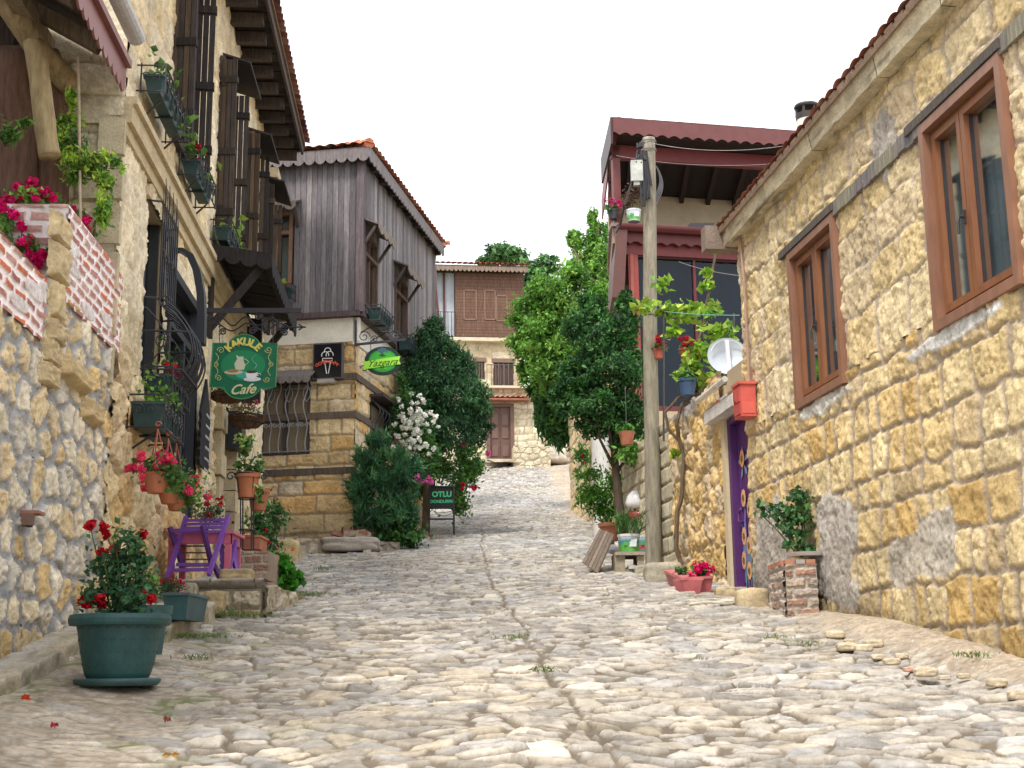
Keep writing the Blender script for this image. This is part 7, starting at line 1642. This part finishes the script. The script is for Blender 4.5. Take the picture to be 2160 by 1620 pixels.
c = at(740, 1150, 22.1); rock('stone_slab', (c[0], c[1], c[2]), .42, 'flat grey stone slab lying on the ledge below the broken bricks', 'stone', 41, (.42, .38, .33), (1.1, .7, .28), .8)
c = at(775, 1155, 21.9); rock('stone', (c[0], c[1], c[2] - .1), .07, 'small round pale stone at the end of the ledge', 'stone', 42, (.6, .55, .45))
bw = ground(805, 1150); WL = MB(); masonry(WL, Frame((bw[0] - .3, 22.9), (1, 0), (0, -1)), -.05, .5, bw[2] - .2, bw[2] + .55, 'brick', (.22, .09), ((.36, .2, .15), (.4, .3, .22)), (.4, .33, .27), joint=.02, depth=.015, bevel=.012, seed=130, res=.012, rough=.01); WL.bx(bw[0] - .35, bw[0] + .2, 22.92, 23.6, bw[2] - .3, bw[2] + .54, (.36, .26, .2)); tag(WL.build('brick_planter', MST), 'low brick planter half covered by the oleander bush', 'planter')

# ---- trees on the right of the lane
d = 33.
tree('leafy_tree', 'tall bright green leafy tree overhanging the lane from the right', [(1262, 1010, d), (1258, 900, d), (1245, 760, d), (1255, 600, d)], .2,
     [blob(x, y, r, d + q, ry) for x, y, r, ry, q in ((1262, 500, 24, 40, 1), (1235, 540, 30, 40, 1), (1270, 560, 30, 50, .5), (1215, 510, 16, 26, 1), (1215, 600, 44, 46, 0), (1160, 610, 42, 34, -.5), (1260, 640, 44, 50, 0), (1195, 660, 58, 44, -.5), (1120, 660, 44, 36, 0), (1145, 710, 56, 44, -.5), (1100, 720, 34, 32, 0), (1220, 720, 60, 50, -1), (1170, 770, 56, 44, -.5), (1215, 790, 50, 40, -1), (1275, 700, 34, 60, 0), (1185, 820, 46, 36, 0), (1205, 500, 10, 18, 1.), (1250, 460, 10, 20, 1), (1110, 780, 22, 30, .4))],
     26000, .13, .08, ((.14, .31, .05), (.18, .38, .06), (.09, .22, .04), (.26, .45, .09), (.13, .30, .05)), 211, shell=.55, k=30, sig=.2, droop=.3, curl=.15)
tree('weeping_tree', 'dark hanging foliage low over the lane, left of the slim dark tree', [(1240, 1000, 34.5), (1225, 880, 34.5), (1190, 800, 34.5)], .12,
     [blob(x, y, r, 34 + q, ry) for x, y, r, ry, q in ((1165, 830, 34, 50, 0), (1180, 880, 38, 46, 0), (1150, 870, 22, 34, 0), (1205, 850, 34, 60, 0), (1190, 910, 26, 22, .2), (1140, 800, 26, 40, .3))],
     5500, .2, .09, DRK + MID[:1], 212, shell=.5, k=34, sig=.18, droop=.8, curl=.5)
d = 20.4
tree('slim_tree', 'slim tree with dense dark crown beside the power pole', [(1312, 1125, d), (1303, 1040, d), (1296, 960, d), (1293, 880, d)], .085,
     [blob(x, y, r, d + q, ry) for x, y, r, ry, q in ((1215, 690, 36, 34, .2), (1250, 650, 30, 34, .3), (1260, 730, 50, 44, 0), (1310, 700, 44, 50, .1), (1320, 640, 22, 28, .3), (1230, 790, 54, 40, 0), (1290, 790, 60, 46, -.2), (1335, 760, 26, 50, 0), (1215, 850, 42, 36, .1), (1270, 860, 56, 38, -.2), (1325, 860, 40, 42, 0), (1250, 900, 34, 24, .1), (1300, 905, 44, 26, 0), (1180, 830, 24, 24, .3), (1340, 910, 26, 24, 0))],
     19000, .09, .045, DRK + ((.035, .12, .03), (.06, .19, .04)), 213, shell=.6, k=34, sig=.17, bark=(.1, .075, .055))
rg = np.random.RandomState(3)
plant('potted_shrub', 'bright green bushy shrub in a clay pot at the lane edge, right side', 'shrub', at(1290, 1115, 21.5), [blob(x, y, r, 21.6, ry) for x, y, r, ry in ((1265, 1030, 40, 40), (1290, 1060, 44, 34), (1235, 1050, 26, 30), (1310, 1010, 26, 36), (1270, 1085, 30, 20), (1250, 1000, 20, 16))], 2200, .1, .035, ((.09, .27, .03), (.13, .36, .04), (.07, .2, .03), (.2, .42, .06)), 214, shell=.4, k=24, sig=.25, up=.3)
c = at(1290, 1125, 21.3); small_pot('plant_pot', 'clay pot under the bright green shrub beside the wooden pallet', 'plant pot', c - ZUP * .12, [(0, 0), (.13, 0), (.19, .22), (.21, .22), (.21, .28), (.18, .28), (0, .24)], (.36, .14, .08))
plant('wall_plants', 'loose green weeds and shrubs along the foot of the ochre wall', 'shrub', at(1235, 1060, 27), [blob(x, y, r, d_, ry) for x, y, r, ry, d_ in ((1235, 960, 22, 24, 29), (1225, 1000, 16, 14, 28), (1330, 960, 30, 34, 20.2), (1300, 940, 16, 20, 21))], 1100, .1, .045, MID + ((.2, .36, .07),), 215, flowers=[((.45, .02, .06), [at(x, y, 27) for x, y in ((1228, 960), (1213, 990), (1232, 975))])], shell=.3, k=16, sig=.3)
# ochre wall end, cement column
oc = MB(); a = at(1203, 960, 33); b = at(1262, 960, 28)
OW = Frame(a[:2], (b - a)[:2], (-.9, -.4)); Lw = float(np.linalg.norm((b - a)[:2])); gz = float(base(28)) - .6
masonry(oc, OW, 0, Lw, gz, at(1203, 865, 33)[2], 'course', (.5, .35), ((.60, .46, .26), (.66, .52, .32), (.56, .44, .28)), (.42, .34, .24), joint=.02, depth=.03, bevel=.03, seed=140, res=.04, warp=.04, rough=.012)
OF = Frame(a[:2], (1, .1), (.1, -1)); 
oc.hexa([(a[0], a[1] + .03, gz), (b[0], b[1] + .03, gz), (b[0] + 1.2, b[1] + .2, gz), (a[0] + 1.6, a[1] + .2, gz)] + [(p[0], p[1], at(1203, 868, 33)[2]) for p in ((a[0], a[1] + .03), (b[0], b[1] + .03), (b[0] + 1.2, b[1] + .2), (a[0] + 1.6, a[1] + .2))], (.62, .48, .28))
tag(oc.build('ochre_wall', MST), 'ochre stone wall end at the lane edge beneath the trees', 'wall')
c = at(1268, 1000, 25); mb = MB(); r = 19 * 25 / FPX; z1 = at(1268, 880, 25)[2]; z0 = float(base(25)) - .2
mb.lathe([(r, 0), (r, z1 - z0), (r * .85, z1 - z0 + .01), (0, z1 - z0 + .01)], (c[0], 25, z0), 24, (.62, .60, .57)); tag(mb.build('cement_column', MPL, smooth=False), 'pale round cement column under the slim dark tree', 'column')
c = at(1322, 925, 19.6); t = thing('hanging_pot', 'terracotta pot hanging behind the slim tree trunk near the power pole', 'hanging pot', c)
mb = MB(); mb.lathe([(0, -.1), (.08, -.1), (.12, .08), (.125, .1), (0, .08)], c, 20, (.42, .16, .09)); mb.build('pot', MTC, t); mb = MB(); crown(mb, [blob(1322, 905, 18, 19.6, 14)], 120, .07, .05, MID, rg, shell=.2, k=6, sig=.3); mb.build('foliage', MLF, t); mb = MB(); mb.tube([c, c + ZUP * .8], .005, 4, (.1, .1, .1)); mb.build('hanger', MIR, t)
# far trees and hillside scrub
FT = [('olive_tree', 'rounded grey green tree rising above the roof of the end house', [(1060, 620, 66), (1060, 560, 66)], [(1060, 535, 30, 66, 20), (1040, 550, 22, 66, 12), (1085, 545, 26, 66, 18), (1020, 552, 14, 66, 8)], 2600),
      ('hill_tree', 'grey green tree just right of the end house roof', [(1130, 800, 62), (1130, 600, 62)], [(1130, 590, 32, 62, 34), (1150, 560, 26, 62, 20), (1115, 640, 26, 62, 50), (1160, 640, 30, 62, 50), (1130, 700, 40, 62, 50), (1110, 560, 12, 62, 12)], 5200),
      ('hill_tree', 'tree filling the gap above the dirt bank at the lane end', [(1180, 940, 60), (1180, 850, 60)], [(1170, 760, 50, 60, 60), (1160, 850, 44, 60, 50), (1210, 850, 50, 60, 60), (1230, 760, 60, 60, 70), (1200, 910, 50, 60, 34)], 5200),
      ('hill_tree', 'tall tree standing behind the left side of the red timber house', [(1290, 900, 52), (1290, 700, 52)], [(1270, 660, 50, 52, 70), (1250, 760, 60, 52, 70), (1300, 820, 50, 52, 70)], 4200)]
for i, (nm, lab, tr, bl, n) in enumerate(FT):
    tree(nm, lab, tr, .2, [blob(x, y, r, d_, ry) for x, y, r, d_, ry in bl], n, .34, .2, ((.09, .20, .07), (.12, .26, .08), (.07, .16, .06), (.15, .30, .11)), 220 + i, shell=.5, k=26, sig=.22, group='trees on the hill behind')
mb = MB(); a = ground(1090, 990); 
U, V = np.meshgrid(np.linspace(-1, 1, 90), np.linspace(0, 1, 70))
bx_ = 2.2 + U * 3.2 + V * 1.5; by_ = 50 + V * 12 + U * 1.2
bz_ = base(50 + V * 2) + .1 + 2.6 * sst(.05, 1, V + .15 * U) + .5 * (fbm(bx_ * .9, by_ * .9, 4, 5) - .5)
relief(mb, bx_, by_, bz_, np.array([.46, .36, .25]) * (.6 + .8 * fbm(bx_ * 2, by_ * 2, 5, 5))[..., None], lambda a, b, h: np.stack([a, b, h], -1))
tag(mb.build('dirt_bank', MDR, smooth=True), 'bare earth bank with loose stones where the lane bends out of sight', kind='structure')
for k, (x, y, r) in enumerate(((1165, 962, .45), (1185, 955, .35), (1150, 950, .3), (1195, 968, .3), (1172, 975, .22))):
    c = at(x, y, 50.5); rock('boulder', c, r, ['whitish boulder in the middle of the earth bank at the lane end', 'tan boulder right of the whitish one on the earth bank', 'small boulder at the upper left of the earth bank', 'rightmost boulder low on the earth bank under the trees', 'smallest boulder at the foot of the earth bank'][k], 'boulder', 50 + k, (.6, .54, .45) if k == 0 else (.48, .4, .3), (1.3, 1, .7), .4, group='boulders on the bank')
# side buildings far left closing the gap
# ---- vine on the garden wall
vine('grape_vine', 'old grape vine with twisted trunk climbing the garden wall', [(1437, 1190, 17.2), (1425, 1150, 17.2), (1428, 1090, 17.2), (1440, 1030, 17.2), (1442, 960, 17.2), (1432, 930, 17.2), (1428, 890, 17.1), (1440, 850, 17.1), (1475, 830, 17.1), (1462, 760, 17.3), (1482, 690, 17.4), (1495, 620, 17.5), (1508, 540, 17.6)],
     [(1440, 790, 22, 17.2, 22), (1460, 770, 18, 17.2, 16), (1480, 740, 26, 17.3, 20), (1510, 700, 30, 17.4, 16), (1500, 655, 20, 17.4, 18), (1410, 655, 40, 17.6, 12), (1450, 660, 40, 17.6, 12), (1420, 700, 18, 17.6, 14), (1530, 770, 40, 17.2, 20), (1470, 810, 24, 17.2, 14), (1500, 800, 30, 17.2, 12), (1400, 600, 14, 17.6, 14), (1495, 605, 12, 17.5, 10), (1493, 575, 8, 17.5, 8), (1507, 520, 9, 17.6, 10), (1425, 960, 8, 17.2, 10), (1360, 650, 18, 17.8, 14), (1540, 730, 16, 17.3, 20)],
     850, .13, .115, LYL, 240, 17.2, r=.035, sc=(.15, .11, .075), shell=.1, k=7, sig=.5)
mb = MB(); rg = np.random.RandomState(2)
P = [at(*p) for p in ((1432, 930, 17.2), (1410, 905, 17.2), (1403, 870, 17.2), (1430, 840, 17.2), (1470, 825, 17.2))]; mb.tube(P, .022, 6, (.15, .11, .075))
P = [at(*p) for p in ((1450, 845, 17.1), (1500, 822, 17.1), (1530, 812, 17.0))]; mb.tube(P, .02, 6, (.13, .1, .075)); tag(mb.build('vine_branch', MBK), 'bare looping side branch of the vine lying on top of the garden wall', 'branch')
for i, (x, y0, y1) in enumerate(((1400, 930, 640), (1480, 830, 650), (1545, 810, 660))):
    mb = MB(); mb.tube([at(x, y0, 17.5), at(x + (3 if i else 0), y1, 17.5)], .014, 5, (.05, .05, .05)); tag(mb.build('trellis_rod', MIR), ['thin dark rod right beside the power pole', 'thin dark rod rising from the middle of the garden wall', 'thin dark rod in front of the satellite dish'][i], 'rod', 'rods on the garden wall')
wire(at(1385, 655, 17.6), at(1560, 665, 16.2), .02, .005, 'green clothes line strung above the garden wall', 'clothes_line', (.15, .4, .35))
# satellite dish
c = at(1533, 758, 16.9); s = 16.9 / FPX
dd_ = thing('satellite_dish', 'pale grey satellite dish seen from behind the garden wall', 'satellite dish', c - ZUP * .2)
A = np.array([1, 0, 0.]); Bz = np.array([0, .25, .97]); Cn = np.cross(A, Bz)
mb = MB(); mb.lathe([(44 * s * t, .10 * t * t) for t in np.linspace(0.02, 1, 9)], c, 36, (.55, .60, .66), ax=(A, Bz, Cn)); mb.build('reflector', MEN, dd_, smooth=True)
mb = MB(); mb.tube([c - Bz * .28 + Cn * .12, c + Bz * .2 + Cn * .13], .03, 8, (.7, .72, .75)); mb.tube([c + A * .22 * math.cos(a) + Bz * .22 * math.sin(a) + Cn * .12 for a in np.linspace(.2, 2.9, 14)], .008, 4, (.65, .68, .7)); mb.tube([c - Bz * .3, c - ZUP * .9], .03, 8, (.5, .5, .5)); mb.build('mount', MEN, dd_)
# pots on the terrace and balcony
rg = np.random.RandomState(31)
for i, (x, y, d_, r, col, lab, fl) in enumerate([(1450, 815, 17.0, 20, (.05, .10, .2), 'blue planter on the garden wall left of the satellite dish', None), (1390, 745, 18.5, 12, (.45, .12, .08), 'small red pot on the terrace close to the power pole', (.5, .02, .05)), (1445, 745, 20, 12, (.45, .12, .08), 'red flowering pot on the terrace behind the vine', (.6, .03, .06)),
        (1293, 452, 24.8, 12, (.05, .055, .06), 'dark pot of pink flowers on the corner of the upper balcony', (.62, .03, .2)), ]):
    s = d_ / FPX; c = at(x, y, d_); t = small_pot('plant_pot', lab, 'plant pot', c - ZUP * r * s, [(0, 0), (r * s * .7, 0), (r * s, r * s * 1.5), (r * s * 1.08, r * s * 1.5), (r * s * 1.08, r * s * 1.8), (0, r * s * 1.6)], col)
    mb = MB(); crown(mb, [blob(x, y - r * 1.2, r * 1.3, d_, r)], 130, .06, .05, MID, rg, shell=.2, k=8, sig=.35)
    mb.build('foliage', MLF, t)
    if fl: mb = MB(); heads(mb, [c + np.array([rg.uniform(-1, 1) * r * s * 1.4, -.1, r * s * rg.uniform(1.3, 2.6)]) for _ in range(5)], .06, fl, rg, 16); mb.build('flower', MFL, t)
def bucket(c, r, h, lab, body, band, seed, grp='paint buckets'):
    t = thing('paint_bucket', lab, 'bucket', c, grp); mb = MB(); n = 30
    V = []; cols = []
    prof = [(0, 0), (r * .86, 0), (r * .88, h * .1), (r * .93, h * .3), (r * .97, h * .6), (r, h * .86), (r * 1.04, h * .86), (r * 1.04, h), (r * .98, h), (0, h * .92)]
    W_ = (.68, .72, .74); cols = [body, body, band, band, body, W_, W_, W_, W_, (.1, .07, .05)]
    mb.lathe(prof, c, n, cols=cols); 
    mb.build('body', MPC, t, smooth=False)
    mb = MB(); sx = c + np.array([r * .25, -r * .96, h * .5]); mb.poly(sx, X, Z, [(-.05, -.05), (.05, -.05), (.06, .05), (-.03, .04)], -.004, (.7, .75, .8)) ; mb.poly(sx + X * -r * .5, X, Z, [(-.05, -.03), (.03, -.04), (.04, .0), (-.04, .02)], -.004, (.1, .35, .1)); mb.build('label_patch', MFT, t); return t
s = 17.8 / FPX
c = at(1327, 1166, 17.8); bucket(c, 23 * s, 38 * s, 'white and green paint bucket on a stone block beside the power pole', (.05, .25, .32), (.12, .42, .06), 1)
c = at(1362, 1162, 18.9); bucket(c, 18 * s, 34 * s, 'turquoise paint bucket half hidden behind the power pole', (.05, .38, .40), (.45, .1, .1), 2)
c = at(1337, 468, 24.7); s = 24.7 / FPX; bucket(c, 16 * s, 27 * s, 'white blue and green paint bucket on the upper balcony ledge', (.55, .65, .7), (.15, .45, .1), 3)
plant('spiky_plant', 'grassy plant with long thin leaves growing in the paint bucket by the pole', 'plant', at(1327, 1130, 17.8), [blob(1325, 1105, 24, 17.8, 20)], 260, .22, .014, ((.05, .13, .03), (.08, .2, .04)), 250, shell=.2, k=4, sig=.5, up=1.2)
plant('dry_plant', 'dark reddish dried plant in the balcony paint bucket', 'plant', at(1335, 440, 24.7), [blob(1328, 420, 18, 24.7, 26), blob(1340, 400, 14, 24.7, 18)], 500, .07, .03, ((.12, .05, .03), (.09, .05, .03), (.15, .08, .05)), 251, shell=.2, k=12, sig=.35)
c = RH.pt(H_(1475, 475)[0], zpar + .04, .12); mb = MB(); s = 23.8 / FPX; mb.hexa([c + np.array(q) * s * np.array([1, 1, 1]) for q in ((-38, 0, -4), (30, 0, -4), (30, 40, -4), (-38, 40, -4), (-26, 0, 10), (30, 0, 10), (30, 40, 10), (-26, 40, 10))], (.035, .03, .035)); tag(mb.build('skylight_box', MPT), 'low dark lidded box on the red balcony ledge by the stone house roof', 'box')
# stone stand under the buckets, niche and blocks
dd2 = 17.6; s = dd2 / FPX; q = lambda x, y, o=0.: at(x, y, dd2 + o)
sf = thing('stone_stand', 'rough stone and concrete stand carrying paint buckets beside the pole', 'stand', q(1325, 1205))
def slab(x0, x1, y0, y1, o0, o1, c, nm='block'):
    mb = MB(); a, b = q(x0, y1, o0), q(x1, y0, o0); mb.bx(a[0], b[0], dd2 + o0, dd2 + o1, a[2], b[2], c); mb.build(nm, MST, sf)
slab(1298, 1318, 1168, 1214, -.1, .5, (.36, .31, .23)); slab(1345, 1358, 1168, 1210, -.1, .5, (.36, .31, .24)); slab(1298, 1360, 1163, 1171, -.15, .6, (.40, .34, .26), 'top_slab'); slab(1318, 1345, 1200, 1216, -.06, .5, (.33, .28, .2)); slab(1326, 1341, 1192, 1200, -.1, .1, (.5, .5, .46), 'white_brick')
for x, y, d_, w, h, sd, lab in ((1398, 1212, 16.2, 40, 24, 60, 'big squared stone block on the ground right of the power pole'), (1586, 1266, 13.3, 34, 24, 61, 'rounded yellow boulder at the foot of the purple door'), (1500, 1272, 13.6, 52, 8, 62, 'flat pale stone in front of the pink trough'), (1355, 1205, 17.3, 16, 12, 63, 'small grey stone at the base of the power pole'), (1530, 1250, 14.4, 22, 12, 64, 'small ochre stone at the garden wall foot left of the purple door')):
    s = d_ / FPX; c = at(x, y, d_); rock('stone', c, w * s, lab, 'stone', sd, (.50, .40, .25) if sd in (61, 64) else (.56, .52, .43) if sd == 62 else (.40, .36, .28), (1, .8, h / w), .6)
# leaning wooden pallet
pl_ = thing('wooden_pallet', 'weathered slatted wooden panel leaning against the stone stand', 'pallet', at(1255, 1205, 19.0))
A0, A1 = at(1230, 1188, 17.8), at(1262, 1212, 17.2); B0, B1 = at(1266, 1118, 18.4), at(1298, 1130, 17.9)
for k in range(5):
    t0 = k / 5 + .01; t1 = (k + 1) / 5 - .02; mb = MB(); P = [A0 * (1 - t0) + A1 * t0, A0 * (1 - t1) + A1 * t1, B0 * (1 - t1) + B1 * t1, B0 * (1 - t0) + B1 * t0]; N = np.cross(P[1] - P[0], P[3] - P[0]); N /= np.linalg.norm(N)
    mb.hexa([p for p in P] + [p + N * .025 for p in P], np.array([.20, .155, .12]) * (1 + .25 * math.sin(k * 4))); mb.build('slat', MWD, pl_)
for t in (.12, .85): mb = MB(); a = A0 * (1 - t) + B0 * t; b = A1 * (1 - t) + B1 * t; mb.beam(a + np.array([0, .03, -.02]), b + np.array([0, .03, -.02]), .05, .04, (.12, .09, .07)); mb.build('crossbar', MWD, pl_)
# white helmet / scooter behind the pole
sc_ = thing('scooter', 'parked scooter with white and red fairing mostly hidden behind the power pole', 'scooter', at(1350, 1130, 20.3))
c = at(1345, 1060, 20.2); mb = MB(); mb.lathe([(0, .19), (.09, .17), (.16, .1), (.19, 0), (.18, -.06), (.12, -.1), (0, -.1)], c, 20, (.75, .75, .77)); mb.build('helmet', MEN, sc_, smooth=True)
mb = MB(); mb.lathe([(0, .1), (.12, .07), (.17, 0), (.12, -.08), (0, -.1)], at(1350, 1088, 20.2), 18, (.35, .03, .05), sx=1.2); mb.build('fairing', MEN, sc_, smooth=True)
mb = MB(); mb.lathe([(.12, -.05), (.22, -.05), (.24, 0), (.22, .05), (.12, .05)], at(1345, 1140, 20.3), 22, (.02, .02, .02), ax=((0, 1, 0), (0, 0, 1), (1, 0, 0))); mb.tube([at(1340, 1060, 20.2), at(1350, 1140, 20.3)], .04, 8, (.06, .06, .07)); mb.build('wheel', MPC, sc_)
# pink trough by the purple door
c = at(1455, 1235, 14.6); gz = at(1455, 1252, 14.6)[2]; s = 14.6 / FPX
pt2 = thing('pink_trough', 'pink plastic trough with magenta geraniums at the foot of the garden wall', 'planter', (c[0], 14.6, gz))
mb = MB(); zt3 = at(1455, 1222, 14.6)[2]
T0, T1 = at(1403, 1208, 15.6), at(1440, 1224, 14.6); T2 = at(1504, 1220, 14.7)
for (a, b, dp) in ((T0, T1, .22), (T1, T2, .25)):
    v = (b - a); v[2] = 0; v /= np.linalg.norm(v); n_ = np.array([-v[1], v[0], 0]); H3 = .2
    P = [a - ZUP * H3 + v * .03 + n_ * .04, b - ZUP * H3 - v * .03 + n_ * .04, b - ZUP * H3 - v * .03 + n_ * dp * .8, a - ZUP * H3 + v * .03 + n_ * dp * .8, a, b, b + n_ * dp, a + n_ * dp]
    mb.hexa(P, (.50, .13, .14)); mb.hexa([p + ZUP * .001 for p in (a - n_ * .015, b - n_ * .015, b + n_ * (dp + .015), a + n_ * (dp + .015))] + [p + ZUP * .03 for p in (a - n_ * .015, b - n_ * .015, b + n_ * (dp + .015), a + n_ * (dp + .015))], (.56, .17, .18))
mb.build('trough', MPC, pt2)
mb = MB(); rg = np.random.RandomState(9); crown(mb, [blob(1478, 1205, 20, 14.8, 12), blob(1435, 1205, 14, 15.0, 10)], 240, .05, .045, ((.06, .16, .04), (.1, .2, .05)), rg, shell=.2, k=8, sig=.35); mb.build('foliage', MLF, pt2)
mb = MB(); heads(mb, [at(1480 + rg.normal() * 11, 1196 + rg.normal() * 7, 14.7) for _ in range(15)] + [at(x, y, 14.7) for x, y in ((1502, 1198), (1503, 1204), (1457, 1213), (1462, 1218))], .035, MAG, rg, 20); mb.build('flower', MFL, pt2)
# brick planter with young tree by the wall
bq = ground(1680, 1300, .1); dK = 12.3; s = dK / FPX; K1, K2 = at(1662, 1300, dK), at(1728, 1300, dK)
bp2 = thing('brick_planter', 'square planter of old mortared bricks against the stone house', 'planter', (K1[0], dK, K1[2]))
kz = at(1700, 1180, dK)[2]; KF = Frame(K1[:2], (1, 0), (0, -1)); wK = K2[0] - K1[0]; gk = float(base(dK)) - .2
mb = MB(); masonry(mb, KF, 0, wK, gk, kz - .04, 'brick', (.23, .085), ((.38, .24, .18), (.42, .33, .25), (.34, .2, .15), (.44, .36, .3)), (.42, .37, .31), joint=.02, depth=.02, bevel=.012, seed=150, res=.008, warp=.03, rough=.014)
KS = Frame(K1[:2], (0, 1), (-1, 0)); masonry(mb, KS, 0, .75, gk, kz - .04, 'brick', (.23, .085), ((.38, .24, .18), (.46, .38, .32), (.44, .36, .3)), (.48, .44, .40), joint=.02, depth=.02, bevel=.012, seed=151, res=.01, warp=.03, rough=.014)
mb.bx(K1[0] + .0, K2[0], dK + .003, dK + .8, gk, kz - .05, (.4, .32, .26)); mb.build('brickwork', MST, bp2)
mb = MB(); rg = np.random.RandomState(4)
for k in range(3): a = K1[0] + wK * k / 3; mb.bx(a, a + wK / 3 - .01, dK - .02, dK + .08, kz - .04, kz, (.42, .2, .13) if k != 1 else (.36, .33, .3))
for k in range(6): mb.bx(K1[0] - .02, K1[0] + .08, dK + .1 + k * .11, dK + .2 + k * .11, kz - .04, kz, (.45, .2, .12))
mb.bx(K1[0] + .08, K2[0] - .02, dK + .08, dK + .7, kz - .05, kz - .015, (.1, .07, .05)); mb.build('top_course', MTC, bp2)
mb = MB(); mb.lathe([(0, 0), (.17, .0), (.2, .035), (.19, .035), (.16, .01), (0, .01)], at(1705, 1174, dK + .25), 26, (.75, .75, .75)); mb.tube([at(1705, 1175, dK + .2)] * 1 + [at(1706, 1176, dK + .2)], .01, 4, (.6, .6, .6)); tag(mb.build('white_dish', MEN), 'white dish lying in the brick planter by the stone house', 'dish')
plant('young_rose', 'young dark green shrub growing from the brick planter', 'shrub', at(1690, 1175, dK + .3), [blob(x, y, r, dK + .3, ry) for x, y, r, ry in ((1690, 1055, 26, 20), (1665, 1085, 28, 20), (1700, 1090, 22, 24), (1655, 1110, 20, 16), (1640, 1075, 16, 10), (1610, 1068, 12, 7), (1605, 1085, 10, 5), (1680, 1125, 18, 16), (1660, 1150, 10, 12), (1710, 1160, 22, 10), (1690, 1160, 14, 10))], 560, .07, .055, ((.04, .12, .05), (.06, .17, .06), (.1, .22, .07)), 260, shell=.2, k=10, sig=.4)
# rubble, weeds and petals at the wall feet
rg = np.random.RandomState(12)
spots = [(1790, 1330), (1820, 1345), (1850, 1362), (1880, 1372), (1915, 1385), (1950, 1395), (1840, 1340), (1990, 1400), (1785, 1345), (2030, 1400), (1900, 1360), (2100, 1420), (1760, 1320), (2150, 1440)]
for k, (x, y) in enumerate(spots):
    g_ = ground(x, y, .1); r = rg.uniform(.025, .055)
    rock('loose_stone', (g_[0], g_[1], float(street_z(np.array(g_[0]), np.array(g_[1]))) + r * .5), r, ('reddish broken stone among the pale ones along the right wall' if k == 4 else 'pale loose broken stone lying in the strip of earth along the right wall'), 'stone', 300 + k, (.60, .50, .36) if k != 4 else (.6, .35, .27), (1.4, 1, .6), .4, group='loose stones along the right wall')
def weed(x, y, lab, n, seed, w=.16, grp='weeds in the paving', col=((.10, .17, .04), (.14, .22, .05), (.18, .24, .08))):
    g_ = ground(x, y, .03); rg = np.random.RandomState(seed); mb = MB(); z = float(street_z(np.array(g_[0]), np.array(g_[1]))) + .02
    P = np.stack([g_[0] + rg.normal(size=n) * w, g_[1] + rg.normal(size=n) * w, np.full(n, z) + rg.rand(n) * .03], 1)
    leafs(mb, P, .05, .009, np.array(col)[rg.randint(3, size=n)], rg, up=1.0); return tag(mb.build('weed', MLF), lab, 'weed', grp)
for k, (x, y, lab, n) in enumerate([(405, 1350, 'brightest tuft of weeds on the earth below the stone platform', 420), (500, 1300, 'weeds growing at the foot of the platform front', 380), (560, 1265, 'weeds between the platform and the leafy plant', 420), (640, 1255, 'moss and weeds just right of the leafy plant', 300), (430, 1300, 'dark weeds against the platform corner block', 350), (415, 1390, 'tiny tuft of weeds in the earth right of the big pot', 60), (360, 1325, 'weeds at the end of the kerb behind the big pot', 160), (1700, 1360, 'dry tuft in the cobbles below the brick planter', 50), (1640, 1345, 'small dry tuft below the rounded yellow boulder', 30), (2060, 1405, 'weeds among the loose stones by the right wall', 70), (680, 1200, 'faint green tuft in the cobbles near the stone ledge', 90), (1150, 1415, 'thin weeds sprouting in the central paving seam', 50), (1085, 1345, 'weeds in the paving seam, uphill of the others', 50)]): weed(x, y, lab, n, 400 + k, .07 if n < 100 else .15)
for k, (x, y, lab, c) in enumerate([(45, 1508, 'orange red petal lying near the kerb, bottom left', (.75, .08, .03)), (112, 1545, 'dark pink petal on the earth, right of the orange one', (.5, .04, .08)), (352, 1522, 'brown fallen leaf near the bottom left', (.25, .08, .05)), (360, 1595, 'yellow fallen leaf at the bottom edge', (.5, .3, .08))]):
    g_ = ground(x, y, .03); mb = MB(); z = float(street_z(np.array(g_[0]), np.array(g_[1]))) + .035
    leafs(mb, np.array([[g_[0], g_[1], z]] * 5) + np.random.RandomState(k).normal(size=(5, 3)) * [.012, .012, .003], .04, .03, c, np.random.RandomState(k)); tag(mb.build('petal', MFL), lab, 'petal', 'fallen petals')
